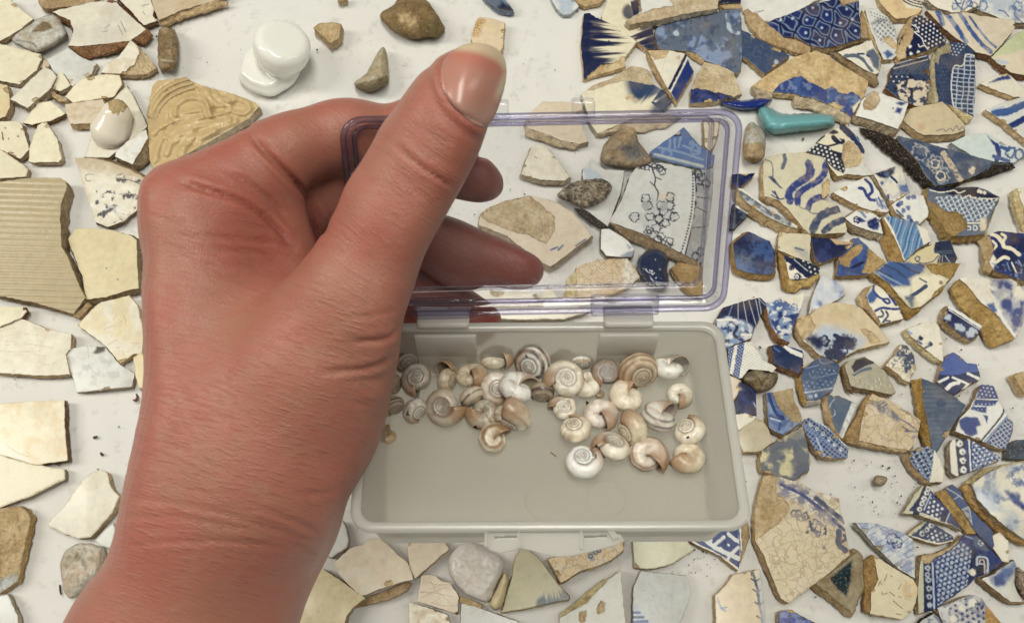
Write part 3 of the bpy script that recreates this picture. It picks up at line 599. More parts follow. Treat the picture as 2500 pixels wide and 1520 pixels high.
c('white bluish sherd half covered by a dark gritty lump', '908,640 990,555 1110,650 1287,655 1250,870 1135,1167 1000,1060 900,1000', (.68, .69, .66), t=4, body='F', ops=[('p', '910,650 960,620 1100,720 940,750', 'P', 20)], edge=[('830,1000 920,1010 1130,1160 1080,1180 960,1130', 'K')])
pebble('dark brown gritty lump lying on the white bluish sherd', '648,890 720,830 800,770 900,740 1010,735 1085,722 1182,790 1160,870 1080,950 920,1012 800,945', (.13, .10, .065), h=8, name='stone', cat='stone', z=2, ops=[('n', 30, .52, .1, 'U', .55), ('n', 14, .6, .06, 'I', .6)], rough=1.8, round_=80)
c('narrow buff sherd behind the far wall of the lid', '2010,192 2160,192 2140,300 2100,440 2060,482 2020,440', 'X', t=5, body='U')
R('U')
c('large beige sherd with a rough sandy scar behind the middle finger', '500,190 560,140 700,85 860,50 1050,95 1170,175 1240,255 1307,335 1240,390 1130,470 1010,560 900,500 700,340 500,260', 'X', t=6, body='U', rough=1.5, spall=['500,190 560,120 700,75 860,50 980,150 1042,200 1042,300 980,400 860,340 700,300 560,240'],
  ops=[('s', '1010,440 1060,420', 12, 'M'), ('s', '1065,440 1100,405', 12, 'M'), ('s', '1190,410 1260,365', 12, 'E')] + cracks('1090,280 1130,285', '1100,300 1180,330', w=3), flare=.5)
b('little white sherd with a blue lower corner under the floral plate', '1372,290 1430,288 1560,370 1612,440 1590,490 1520,492 1410,480 1368,430', 'W', [('p', '1530,470 1620,430 1600,500 1500,500', 'M', 12, .7), ('p', '1555,400 1600,420 1570,440', 'M', 8, .6)], t=4, body='F')
c('beige crackled sherd with a tan left flank behind the hinge', '1197,560 1280,530 1350,510 1560,500 1612,560 1652,640 1560,702 1480,745 1350,800 1215,810 1195,680', 'X', t=4, body='T', craze=True, ops=[('n', 30, .45, .1, 'T', .7), ('l', 40, 16, 2.5, 'A'), ('l', 130, 18, 2.5, 'A'), ('p', '1550,500 1660,640 1560,720 1520,600', 'I', 20)], edge=[('1130,640 1195,590 1200,690 1215,800 1100,800', 'T')])
pebble('dark navy two-lobed glass lump', '1620,540 1650,470 1720,428 1820,440 1866,520 1842,580 1862,650 1872,682 1820,742 1720,720 1690,660 1640,620', (.006, .018, .06), h=8, name='glass_lump', cat='glass', rough=.35, round_=70, mt=GLOSS)
c('orange-tan sherd broken in two planes beside the navy glass lump', '1870,570 1920,530 2100,560 2095,770 2020,752 1960,700', (.52, .34, .14), t=5, bare=True, body=(.52, .34, .14))
c('tiny cream triangle chip between finger and hinge', '918,792 960,740 1002,690 1030,730 1072,792', t=3, body='U')
c('cream curved sherd showing below the middle finger', '90,590 300,620 480,690 620,735 900,745 940,800 760,818 600,832 400,725', 'I', t=4, body='U')
R('p')
c('cream sherd showing under the hinge side of the lid', '1180,752 1260,742 1380,733 1442,760 1380,778 1250,780 1200,775', 'I', t=3.5, body='U')
# ------------------------------------------------------------------ the blue and white sherds
R('I')
b('cream plate rim with long dark blue feathering on its outer edge', '200,150 262,140 330,190 480,252 620,332 772,450 700,540 640,620 648,715 450,780 200,852 190,700 172,500 185,280', 'C',
  [('f', '235,100 200,300 195,500 205,700 215,880', 430, 'N', 24), ('f', '200,140 190,500 200,850', 130, 'N', 40), ('b', '470,440', 8, 'D')], t=4, body='T', spall=['240,805 380,705 500,680 580,645 590,610 660,600 660,720 450,810 200,870'], bops=())
b('second feather-edged cream sherd pinned under the long thick slab', '470,-40 800,-40 850,110 900,250 935,290 978,525 880,525 720,405 580,312 400,240 390,170', 'C',
  [('f', '815,-40 840,100 700,130', 180, 'N', 30), ('f', '990,560 950,400 900,260', 280, 'N', 30)], t=4, body='T')
c('long thick sherd seen edge-on with a strip of white glaze', '650,225 830,120 800,-40 1640,-40 1640,95 1300,145 1100,195 700,265', 'W', t=6, z=4, body='X', spall=['640,215 850,130 1000,85 1160,60 1100,-40 1700,-40 1700,140 1100,220 690,290'], rough=.8)
b('blue-black chip at the top edge right of the thick slab', '1650,-40 1890,-40 1885,35 1650,45', 'D', t=4, body='A')
c('crumbly tan chip under the blue-black chip', '1645,52 1880,40 1905,90 1700,100', 'T', bare=True, body='T', t=3)
b('large smoky blue-grey sherd with a pale flower and marbled wash', '955,380 1010,250 1100,195 1560,132 1870,90 1892,200 1902,600 1892,740 1850,800 1690,720 1500,650 1400,560 1290,550 1010,530', 'L',
  [('n', 130, .46, .08, 'E', .95), ('b', '1130,320 1180,280 1240,320 1250,390 1210,430 1150,410', 34, 'E'), ('b', '1190,360', 30, 'P'), ('p', '1520,160 1700,160 1700,450 1520,500', 'E', 40, .8), ('s', '1420,200 1450,350 1400,500', 34, 'E'), ('s', '1740,160 1760,330 1860,360', 40, 'P'), ('n', 60, .6, .06, 'S', .7)], t=4, body='A', edge=[('1290,550 1400,560 1500,650 1470,690 1350,620', 'A')])
b('cream sherd with one wide and one narrow blue band', '880,545 1110,540 1290,580 1312,600 1340,700 1382,770 1200,1092 1130,1000 1020,800 940,640', 'I',
  [('s', '1300,590 1120,950', 34, 'N', .1), ('p', '1325,620 1345,700 1385,770 1200,1100 1135,1000', 'B', 4), ('b', '1215,620', 22, 'U')] + cracks('1075,640 1040,750', w=5), t=6, body='T', spall=['870,535 1118,530 1085,620 960,645'], edge=[('878,560 945,640 1020,800 1130,1000 1150,1070 1060,960 900,700', 'A')])
b('tan sherd stripped of glaze except a dark blue lower strip', '1490,665 1700,722 1810,780 1850,900 1897,1010 1800,1042 1650,1080 1345,1110 1350,970 1400,850', 'V', [('n', 40, .5, .1, 'N', .8)], t=5, body=(.80, .66, .44), glaze=['1345,965 1420,950 1600,990 1810,1035 1650,1090 1340,1120'], rough=.7)
b('plain slate-blue three-sided sherd below the diamond lattice piece', '1890,320 2050,402 2300,542 2412,600 2280,692 2140,800 2060,722 1910,602', 'S', [('n', 20, .6, .1, 'E', .4), ('b', '2270,670', 26, 'P')], t=4.5, body='T')
c('white sherd slipped beneath the top of the diamond lattice piece', '1960,92 2180,10 2330,-40 2780,-40 2464,140 2150,242 2050,162', 'W', t=3, body='W', ops=cracks('2070,130 2130,115', w=10, k='D'))
R('J')
b('large cobalt sherd with a diamond lattice and a white dot in each cell', '-315,250 -60,150 0,125 200,48 420,-5 690,-5 695,150 712,420 450,490 290,517 170,490 0,387 -120,400 -200,330', 'B',
  [('n', 140, .45, .15, 'N', .6), ('l', 118, 138, 46, 'L', '-330,260 -60,140 430,-20 700,-10 730,430 290,530 -200,340', '345,160'), ('l', 16.5, 169, 46, 'L', '-330,260 -60,140 430,-20 700,-10 730,430 290,530 -200,340', '345,160'), ('l', 118, 138, 26, 'N', '-330,260 -60,140 430,-20 700,-10 730,430 290,530 -200,340', '345,160'), ('l', 16.5, 169, 26, 'N', '-330,260 -60,140 430,-20 700,-10 730,430 290,530 -200,340', '345,160')] + [('b', '195,85 345,160 130,215 490,250 290,300 120,355 655,330 445,380 270,435 560,100 -20,200 -150,215 40,30 620,210', 15, 'P')] + 0 * [('s', '-150,190 -60,480', 22, 'N'), ('s', '60,80 170,300 200,520', 30, 'N'), ('s', '280,0 240,200 100,460', 30, 'N'), ('s', '480,90 400,260 330,500', 30, 'N'), ('s', '-60,180 230,200 480,120 690,20', 26, 'N'), ('s', '-120,330 80,240 240,190 400,260 560,330 710,290', 26, 'N'), ('s', '0,380 220,300 390,370 520,460', 26, 'N'),
   ('s', '-40,170 -10,240 -90,290', 9, 'L'), ('s', '100,130 70,230', 9, 'L'), ('s', '280,60 250,190 350,280', 9, 'P'), ('s', '270,80 400,140 390,240', 9, 'L'), ('s', '480,80 570,140 620,60', 9, 'L'), ('s', '500,160 620,200 690,160', 9, 'P'), ('s', '420,290 520,300 540,240', 9, 'P'), ('s', '130,300 230,330 330,330', 9, 'L'), ('s', '80,240 70,380', 9, 'L'), ('s', '200,330 340,350 330,440', 9, 'P'), ('s', '370,380 480,420 550,320', 9, 'L'), ('s', '600,290 560,400 700,420', 9, 'L'), ('s', '190,450 300,500', 9, 'P'), ('s', '640,210 690,260', 9, 'L'), ('s', '-240,240 -160,330', 9, 'P'),
   ('b', '195,85 345,160 130,215 490,250 290,300 120,355 655,330 445,380 270,435 560,100 -20,200 -150,215', 15, 'P')], t=6, body='A', spall=['470,-20 700,-20 690,12 510,62'],
  edge=[('-560,120 -500,95 -420,140 -315,245 -200,330 -120,402 0,420 170,500 160,580 40,570 -200,500 -350,430 -480,290', 'A'), ('170,495 290,520 450,492 712,425 750,440 650,470 400,560 260,590 180,545', 'F'), ('700,200 712,420 760,420 810,400 800,280 730,130', 'A')])
b('pale sherd with small grey-blue netting and a tan flaked oval', '760,100 880,90 1000,180 1090,330 1100,460 1115,570 1050,640 960,640 900,520 830,350 790,220', 'H', [('p', '820,250 900,190 1000,200 1100,330 1110,430 1010,420 920,470', 'E', 20, .7), ('l', 40, 40, 9, 'W', '830,270 1000,220 1090,340 1100,430 1000,400 920,470'), ('l', 130, 40, 9, 'W', '830,270 1000,220 1090,340 1100,430 1000,400 920,470'), ('d', 20, 34, 30, 7, 'S', '790,120 1000,180 1090,330 900,260'), ('p', '950,570 1000,540 1070,590 1000,630', 'M', 16)], t=4, body='T', spall=['945,400 1000,392 1050,410 1100,470 1105,540 1040,510 960,450'], edge=[('720,110 770,180 830,350 930,640 920,740 880,600 800,330', 'T')])
b('top edge sherd half brown and half striped black on white', '890,-40 1350,-40 1380,90 1330,150 1200,195 1090,202 1000,120 925,40', 'I', [('p', '880,-40 1150,-40 1200,90 1390,95 1330,160 1090,220 920,60', 'T', 10), ('s', '1160,0 1230,50 1370,85', 13, 'K', .1), ('s', '1190,-10 1260,30 1370,55', 12, 'K', .1), ('s', '1230,-20 1290,10 1360,20', 12, 'K', .1), ('n', 50, .6, .1, 'A', .5, '880,-40 1150,-40 1200,90 1390,95 1330,160 1090,220 920,60')], t=5, body='T')
b('navy triangular sherd dotted with white specks and a white scroll', '1345,160 1482,230 1632,440 1430,542 1200,612 1120,655 1085,560 1150,400 1250,300 1272,190', 'N', [('d', 35, 46, 40, 10, 'W', '1272,180 1345,150 1482,230 1640,440 1430,540 1390,440 1330,380 1270,260'), ('s', '1255,265 1310,290 1335,330 1290,350 1275,340', 12, 'W', .2), ('s', '1290,350 1370,410 1390,480 1430,530', 11, 'W', .2), ('s', '1390,490 1340,510 1330,480', 11, 'W', .2), ('b', '1240,500 1330,560 1250,580', 18, 'W')], t=6, body='T', spall=['1250,295 1280,330 1275,420 1200,520 1195,620 1110,660 1060,640 1120,480 1180,370'], edge=[('1345,155 1272,190 1250,300 1130,480 1110,500 1115,400 1180,270 1290,140', 'A')])
b('cream sherd with a light blue flower head at the top edge', '1400,-40 2010,-40 1980,60 1840,122 1690,132 1560,95 1470,40', 'I', [('s', '1720,0 1760,60 1800,110', 14, 'M'), ('s', '1830,-10 1800,60 1790,130', 14, 'M'), ('s', '1900,0 1880,60 1810,110', 12, 'M'), ('o', '1720,70 1880,40 1930,60 1760,10', 30, 10, 'M'), ('n', 60, .55, .1, 'L', .4, '1690,-40 2010,-40 1980,60 1700,130')], t=4, body='U', z=2)
b('pinkish beige sherd crossed by four curving blue stripes', '1420,110 1560,120 1840,130 2000,172 2362,215 2372,300 2250,450 2110,600 1950,560 1850,470 1750,420 1600,300', 'X', [('s', '1540,130 1570,190 1590,260', 60, 'M'), ('s', '1620,140 1740,290 1840,450', 52, 'M'), ('s', '1770,140 1900,340 2010,480 2110,560', 46, 'M'), ('s', '1880,180 1980,320 2080,440 2160,510', 26, 'M'), ('n', 80, .55, .1, 'I', .35)], t=5, body='R')
b('top right corner sherd, grey-white with thin blue outlines', '1960,100 2000,-40 2520,-40 2520,250 2380,242 2230,202', 'H', [('n', 130, .52, .1, 'P', .8), ('s', '2330,60 2390,90 2350,160 2440,240', 12, 'M'), ('s', '2190,110 2250,120 2300,180', 12, 'M'), ('o', '2020,60 2400,70', 46, 16, 'L'), ('n', 60, .6, .08, 'M', .5)], t=5, body='A')
c('right edge sherd with a pale green rounded rim over buff', '2115,612 2250,480 2370,370 2520,300 2520,815 2464,805 2330,780 2200,692', (.56, .60, .38), t=5, body='R', ops=[('p', '2110,620 2464,530 2530,520 2530,820 2330,790', 'X', 14), ('p', '2150,640 2280,650 2310,690 2220,690', 'P', 14)], bulge=2)
b('tall dark slate-blue sherd printed with a stepped grid panel', '1500,640 1525,560 1560,480 1670,450 1850,472 1930,512 1937,700 1942,1000 1920,1260 1800,1190 1640,1120 1540,1092 1520,900', 'S',
  [('n', 16, .55, .12, 'D', .6), ('d', 10, 40, 32, 9, 'P', '1690,460 1860,480 1740,620 1660,600'), ('l', 4, 62, 9, 'P', '1710,710 1810,720 1830,580 1935,600 1940,1240 1700,1150 1680,950'), ('l', 94, 46, 9, 'P', '1710,710 1810,720 1830,580 1935,600 1940,1240 1700,1150 1680,950'), ('s', '1930,600 1835,575 1815,720 1705,695 1680,920 1700,1140 1760,1180', 13, 'H', .2), ('d', 4, 40, 40, 6, 'E', '1550,640 1640,640 1630,1080 1550,1080')], t=5, body=(.50, .45, .30), spall=['1500,650 1525,540 1660,440 1690,560 1570,590 1545,720'], edge=[('1440,700 1500,560 1530,640 1525,900 1540,1100 1420,1120', (.50, .45, .30)), ('1640,1122 1800,1195 1920,1262 1850,1330 1760,1260', 'T')])
b('weathered grey sherd with a hatched band above a mottled patch', '1075,690 1250,622 1440,588 1452,700 1450,830 1467,900 1420,1050 1405,1142 1310,1140 1130,1070 978,940 1020,870 1040,760', 'D', [('n', 30, .45, .1, 'S', .8), ('l', 100, 16, 4, 'E', '1070,700 1450,640 1450,800 1040,800'), ('s', '1090,690 1260,640 1420,600', 7, 'H', .2), ('s', '1060,740 1240,690 1430,640', 7, 'X', .2), ('n', 34, .47, .05, 'X', .95, '1080,900 1240,850 1460,880 1420,1050 1400,1140 1300,1140 1130,1060'), ('d', 0, 60, 50, 9, 'H', '1040,800 1250,830 1100,920 1000,900')], t=5, body='R')
b('white triangular sherd with dark blue leaves and a crusted tip', '460,562 640,502 828,432 862,520 920,622 912,780 870,800 740,742 600,652', 'I', [('p', '770,560 850,520 915,620 905,770 850,720', 'E', 14), ('s', '540,610 640,590 740,640 830,760', 40, 'E'), ('s', '680,580 760,580 800,610', 22, 'S'), ('s', '760,570 760,650 860,760', 14, 'W'), ('b', '560,600', 24, 'E')], t=5, body='F', edge=[('380,560 460,562 600,652 740,742 880,800 905,900 860,930 800,905 560,710', 'F')])
b('big tan sherd bare of glaze but for a torn blue wash below', '-460,930 -330,830 -200,740 0,612 230,545 340,590 490,690 792,870 790,930 720,1060 612,1250 400,1140 200,1050 0,1030 -240,1000', 'M',
  [('n', 90, .45, .1, 'V', .9), ('n', 50, .62, .06, 'L', .6), ('p', '620,1150 720,1060 700,1160 640,1240', 'C', 12)], t=6, body=(.78, .60, .34), glaze=['-230,985 -150,900 -60,850 60,815 200,905 330,960 400,930 470,990 560,1010 620,985 715,1055 700,1130 620,1240 400,1140 200,1050 0,1010'], rough=1.2, edge=[('0,1030 200,1050 400,1140 612,1250 590,1330 430,1300 200,1170 0,1160', 'U'), ('-460,930 -240,1000 -240,1080 -400,1060', 'U')])
b('small thick white sherd with a tan oval scar and blue smudges', '720,1080 840,975 920,1000 1222,1110 1160,1300 1110,1387 850,1290 655,1240', 'W', [('p', '1080,1110 1130,1085 1195,1110 1140,1140', 'V', 14), ('p', '1065,1210 1110,1150 1165,1165 1130,1220', 'V', 14), ('b', '1058,1165', 7, 'D')], t=8, body='U', spall=['725,1120 780,1020 835,970 900,1000 920,1080 880,1160 830,1190 750,1180'], flare=.2)
c('buff four-sided sherd with faint grey zigzag print on one corner', '1165,1290 1240,1170 1590,1090 1680,1180 1820,1330 1832,1400 1700,1442 1400,1452 1330,1425 1190,1320', (.62, .52, .35), t=5, body='A', ops=[('s', '1520,1410 1600,1380 1620,1420 1680,1370 1700,1420 1740,1340 1770,1410 1800,1350 1830,1410', 9, 'E', .2), ('p', '1310,1330 1390,1320 1410,1390 1350,1400', 'A', 14)], flare=.4)
b('white sherd at the right edge with a blue crescent in its corner', '1988,900 2100,832 2280,790 2342,830 2400,890 2520,1000 2520,1050 2350,1040', 'I', [('p', '2090,890 2200,830 2285,795 2330,845 2200,870', 'V', 12)], t=5, body='T')
b('right edge sherd brushed with broad blue swooshes', '2055,1180 2200,1112 2464,1040 2530,1010 2530,1540 2440,1460 2300,1340', 'H', [('s', '2150,1210 2300,1200 2464,1120', 80, 'M'), ('s', '2330,1350 2464,1280', 70, 'B'), ('s', '2120,1180 2250,1150', 20, 'P')], t=5, body='T')
pebble('turquoise glazed handle fragment with a hollow upper side', '-412,1180 -335,1130 -240,1170 -130,1222 0,1225 180,1213 420,1232 442,1300 425,1372 0,1412 -250,1450 -340,1350', (.16, .40, .43), h=10, name='turquoise_handle', cat='handle fragment', rough=.2, round_=130, mt=WAX, relief=lambda X, Y: -4.5 * np.exp(-((Y - 272) / 8.0) ** 2) * sstep(1875, 1890, X) * (1 - sstep(1960, 1990, X)))
pebble('deep blue curved glass sliver above the turquoise handle', '-860,1090 -560,1072 -260,1040 -245,1105 -400,1180 -640,1180', (.012, .03, .19), h=5, name='glass_sliver', cat='glass', rough=.2, round_=60, mt=GLOSS)
R('Z')
b('blue and white sherd with a dotted band and a large tan scar', '1220,480 1380,330 1480,250 1600,180 1680,145 1760,128 1790,200 1900,300 1985,480 1960,620 2105,790 1980,795 1760,770 1640,805 1560,722 1500,620 1430,560', 'C',
  [('p', '1220,490 1370,370 1500,400 1570,470 1690,500 1740,780 1600,720 1430,560', 'D', 8), ('d', 18, 62, 46, 15, 'W', '1230,480 1370,380 1500,400 1570,490 1640,540 1740,770 1600,700 1430,550'), ('s', '1350,360 1450,280', 30, 'D'), ('p', '1500,250 1570,190 1660,230 1580,260', 'D', 10), ('s', '1580,300 1640,350 1700,350', 70, 'D'), ('s', '1590,260 1680,350', 12, 'C'), ('s', '1510,410 1640,380 1690,350', 24, 'D'), ('s', '1700,160 1790,260 1900,350 1970,470', 90, (.02, .035, .10)), ('s', '1620,180 1780,340', 34, 'C'), ('s', '1860,270 1920,360', 12, 'L'), ('p', '1740,700 1960,630 2110,800 1700,830', 'H', 16)], t=5, body='T', spall=['1700,395 1770,345 1850,370 1930,480 1965,580 1900,680 1800,690 1740,700 1690,560'])
b('cream sherd painted with a thick blue coiling scroll', '655,640 690,560 890,510 1200,490 1430,555 1500,645 1532,800 1535,1000 1440,1110 1480,1120 1640,1190 1710,1330 1755,1490 1745,1540 1400,1560 1270,1550 1190,1490 1000,1250 870,1120 680,1060 660,900', (.68, .64, .48),
  [('s', '1250,640 1285,750 1230,830 1070,920 985,1020 1010,1130', 105, 'V'), ('s', '1480,650 1470,760 1370,880 1200,960 1105,1050 1110,1150', 85, 'V'), ('s', '1450,1070 1340,1090 1265,1150 1250,1220', 80, 'V'), ('s', '1640,1230 1480,1280 1370,1360 1310,1500', 105, 'S'), ('s', '1720,1370 1570,1420 1460,1520', 85, 'S'), ('s', '935,520 950,610 910,695', 50, 'E'), ('s', '690,590 760,610 785,680 785,800', 14, 'E'), ('p', '720,810 780,800 860,900 920,970 880,960 790,880', 'S', 8), ('s', '780,1000 840,1060 870,1110 930,1095', 20, 'S'), ('s', '810,1000 850,1090', 20, 'S'), ('s', '770,1050 860,1105', 16, 'S'), ('s', '1120,1170 1150,1220 1210,1230', 12, 'E'), ('s', '1240,1240 1290,1290 1360,1290', 14, 'E'), ('n', 50, .6, .1, 'U', .25)], t=6, body='T', spall=['1430,900 1500,830 1550,900 1560,1020 1520,1100 1430,1090'], edge=[('655,650 660,900 680,1060 620,1080 615,880 640,650', 'A'), ('680,1060 870,1120 1000,1250 1190,1490 1150,1480 960,1280 640,1090', 'A')])
pebble('tan and white stony knob beside the lid corner', '400,300 440,140 520,80 600,150 700,240 690,380 690,520 620,625 420,602 390,500', (.60, .46, .27), h=10, name='stone', cat='stone', ops=[('p', '380,60 520,60 710,240 680,400 600,360 420,380', 'H', 30), ('n', 60, .55, .1, 'A', .4)], rough=.9, round_=150)
b('plain navy corner of a sherd poking out from behind the lid', '250,780 370,770 556,762 500,832 350,955 250,900', 'N', [('n', 60, .5, .1, 'V', .5)], t=4, body='A')
b('long grey and white striped sherd lying beside the lid', '330,960 400,970 560,1080 800,1280 1112,1450 1100,1492 950,1442 700,1322 480,1172 370,1060', 'G', [('s', '350,965 560,1090 800,1290 1110,1470', 36, 'I'), ('s', '360,1020 560,1160 760,1290 1000,1420', 60, 'E'), ('n', 30, .55, .1, 'H', .5)], t=7, body='T', flare=.6)
b('charcoal sherd with white ruled edges beside the lid wall', '260,1170 310,1170 470,1290 280,1490 230,1480', 'D', [('s', '300,1190 460,1290', 24, 'H'), ('n', 40, .5, .1, 'E', .5)], t=4, body='D')
R('K')
b('long curved grey-blue floral sherd with a thick dark broken flank', '1110,140 1340,188 1500,240 1750,310 2130,412 2100,492 1930,572 1780,632 1520,682 1420,582 1330,422 1240,312 1120,202', 'E',
  [('n', 70, .45, .1, 'S', .8), ('s', '1250,330 1380,400 1510,330', 60, 'S'), ('o', '1340,320 1510,440 1570,560', 80, 18, 'G'), ('o', '1510,440 1570,570', 44, 14, 'X'), ('s', '1600,330 1700,480 1790,630', 60, 'U'), ('n', 24, .5, .06, 'E', .9, '1590,330 1640,320 1810,620 1740,640'), ('b', '1890,510 1920,490 1910,530', 22, 'X'), ('s', '1360,440 1460,520 1530,660', 26, 'S')], t=7, body='F',
  edge=[('690,50 760,60 1040,150 1115,205 1240,312 1330,425 1420,585 1520,682 1500,695 1400,650 1180,430 900,210 720,100', 'K'), ('1520,682 1780,635 2000,540 2130,455 2340,440 2372,482 2250,512 1900,590 1700,680 1500,700', 'K')])
b('pale blue-white sherd with a blue flower at the right edge', '1680,212 1870,130 2060,110 2250,220 2530,310 2530,340 2464,350 2350,430 2130,412 1900,350', (.62, .70, .68), [('p', '2070,140 2180,230 2140,240', 'B', 10), ('s', '2170,240 2200,340 2170,400', 50, 'V'), ('o', '2320,320 2410,340', 50, 24, 'M'), ('s', '2220,260 2300,290', 40, 'M'), ('s', '2140,360 2300,410', 40, 'M')], t=4, body='P')
b('white sherd with a single curled blue tail', '412,745 600,655 760,580 800,578 850,650 940,800 1017,940 990,962 880,950 700,900 560,830', 'W', [('s', '695,700 740,705 770,770 810,825 860,830', 36, 'V', .2), ('s', '760,610 820,660 840,740 800,770', 34, 'V'), ('n', 30, .5, .06, 'L', .9, '860,800 960,830 1000,930 900,930'), ('s', '900,800 950,900', 16, 'M')], t=5, body='T')
b('cream and blue blotched square sherd above the dotted white one', '848,545 960,500 1105,458 1160,520 1240,752 1032,862 930,690', 'I', [('p', '860,545 1080,470 1060,540 1000,600 920,590', 'N', 14), ('s', '1040,580 1100,640', 26, 'B'), ('p', '1110,680 1220,640 1240,750 1150,760', 'M', 30), ('p', '980,770 1020,760 1020,830 990,830', 'V', 10), ('b', '940,650', 18, 'B'), ('n', 50, .6, .1, 'L', .4)], t=5, body='X')
b('white sherd scattered with small purple-blue circles', '1040,880 1080,850 1220,765 1382,780 1442,950 1432,1010 1310,1102 1190,1042 1090,962', 'W', [('b', '1220,800 1280,795 1140,860 1220,910 1170,940 1115,880 1230,1015 1310,1080 1255,1060', 26, 'V'), ('o', '1220,800 1280,795 1140,860 1220,910 1170,940 1230,1015 1310,1080', 13, 7, 'L'), ('s', '1095,940 1160,1000', 24, 'E'), ('s', '1110,990 1170,1010', 14, 'E')], t=5, body='T')
b('white triangular sherd printed with dark blue cherries', '545,1020 680,932 820,950 900,1010 952,1192 760,1140 620,1090', 'W', [('p', '640,1030 700,1010 780,1060 700,1070', 'V', 10), ('p', '780,1050 870,1010 910,1100 900,1160 800,1130', 'V', 12), ('o', '670,1040 820,1090 870,1060', 30, 14, 'N'), ('s', '690,930 760,1010', 30, 'L')], t=7, body='U', flare=.3)
b('sky blue fine-striped sherd with a white margin and tan flank', '945,1010 1090,1008 1300,1080 1432,1150 1462,1270 1350,1332 1180,1482 1110,1302 1020,1130', 'Q', [('l', 17, 42, 12, 'M'), ('l', 17, 64, 7, 'P'), ('p', '1310,1090 1440,1150 1470,1270 1390,1310', 'I', 8), ('p', '945,1005 975,1010 1060,1150 1190,1490 1150,1490 1010,1130', 'I', 8)], t=6, body='T', edge=[('940,1012 1020,1132 1110,1302 1180,1482 1140,1500 1010,1490 920,1260 980,1180', (.45, .30, .12))])
b('tan pentagon sherd with a dark scalloped lace border and netting', '1430,697 1560,690 1700,700 1960,688 2080,730 2202,800 2150,900 2090,1060 2040,1192 1850,1215 1700,1212 1640,1182 1590,1100 1430,872', 'E',
  [('p', '1430,690 1960,690 2200,800 2100,860 1900,800 1700,780 1500,740', 'D', 14), ('l', 62, 46, 10, 'P', '1500,800 1750,770 2190,820 2030,1060 1860,1060 1560,900'), ('l', 152, 46, 10, 'P', '1500,800 1750,770 2190,820 2030,1060 1860,1060 1560,900'), ('d', 62, 46, 46, 9, 'W', '1500,800 1750,770 2190,820 2030,1060 1860,1060 1560,900'), ('s', '1450,720 1560,750 1640,740 1720,720 1760,760 1830,730', 12, 'I', .2), ('s', '1800,820 1880,770 1900,800 2000,820 2190,810', 11, 'I', .2), ('s', '1860,1075 2030,1075', 16, 'I', .1), ('s', '1860,1110 1890,1110 1890,1150 1860,1150', 12, 'W', .1), ('s', '1920,1100 1960,1110 1960,1150 1920,1150 1920,1100', 12, 'W', .1), ('s', '1985,1100 2030,1140', 12, 'W', .1), ('b', '2000,740 2040,750 1980,730', 20, 'I'), ('p', '1990,1030 2060,1010 2070,1150 2000,1160', 'X', 14)], t=7, body=(.50, .34, .14), spall=['1420,830 1500,860 1570,910 1660,965 1740,945 1800,1000 1865,1095 1830,1150 1700,1230 1560,1150'], flare=.3, edge=[('2202,802 2040,1192 1960,1218 1700,1215 1640,1190 1650,1225 2000,1230 2060,1190', 'T')])
R('M')
b('deep blue sherd at the right edge with white branching coral print', '2000,65 2120,20 2520,60 2520,680 2350,642 2200,572 2080,532 2005,440 2052,320 2078,230', 'B', [('n', 90, .5, .06, 'N', .9), ('s', '2030,60 2120,90 2180,170 2200,230 2300,250 2400,330', 50, 'C'), ('s', '2170,60 2230,90 2180,170', 36, 'C'), ('s', '2050,150 2110,210 2060,260', 30, 'C'), ('s', '2040,460 2110,420 2200,350 2260,380', 40, 'C'), ('p', '2010,420 2060,320 2090,380 2060,520', 'I', 14), ('s', '2300,430 2360,560', 18, 'I'), ('s', '2390,400 2430,480', 18, 'L'), ('s', '2240,430 2270,520', 14, 'L'), ('n', 34, .62, .05, 'L', .7, '2030,440 2461,400 2461,660 2200,570')], t=7, body='A', edge=[('1840,110 2000,80 2078,230 2052,320 2005,440 2060,530 2020,572 1920,545 1950,420 1900,240', 'A')])
R('K')
c('small white sherd with a thick tan flank at the right edge', '2390,700 2530,680 2530,1000 2464,900 2420,800', 'I', t=7, body='T', edge=[('2330,730 2390,705 2420,800 2464,910 2464,1180 2400,1050', 'T')])
R('L')
b('dark navy six-sided sherd with an orange broken edge', '268,185 370,100 470,25 560,70 742,150 802,270 822,322 792,560 740,590 560,582 420,550 318,510 290,420', 'N', [('n', 150, .48, .12, 'M', .75), ('p', '350,340 520,340 520,460 380,460', 'E', 60, .8), ('n', 60, .55, .1, (.008, .015, .07), .8)], t=5, body=(.50, .33, .14), flare=.5)
b('small cream sherd with a faint grey-blue smudge left of the navy triangle', '868,40 1000,50 1280,58 1272,280 1260,420 1130,380 960,312 850,262', (.70, .64, .47), [('p', '1030,210 1150,240 1260,290 1260,420 1180,380 1080,290', 'G', 30, .8), ('s', '1080,240 1180,270', 24, 'E')], t=5, body='T')
b('plain navy triangular sherd with a worn grey upper edge', '1285,100 1550,118 1840,178 1822,212 1650,342 1400,452 1330,362', 'N', [('n', 80, .55, .1, 'V', .5), ('p', '1530,120 1840,130 1880,190 1620,200', 'A', 10)], t=5, body='A')
b('tan flaked sherd with a remaining curl of blue glaze', '1650,362 1750,280 1850,200 1830,118 1900,108 2000,200 2150,342 2255,420 2120,542 2060,582 1620,612 1638,470', 'M', [('n', 70, .5, .12, 'V', .8), ('s', '1640,470 1800,540 1900,560', 30, 'S'), ('s', '1820,500 1960,430', 40, 'N')], t=5, body=(.60, .42, .20), spall=['1655,370 1760,290 1870,200 1950,190 1965,250 1890,340 1810,400 1785,490 1660,455', '2020,240 2150,330 2270,420 2080,590 1945,560 2010,420'], edge=[('1600,400 1650,370 1640,480 1620,612 1600,600', 'R')])
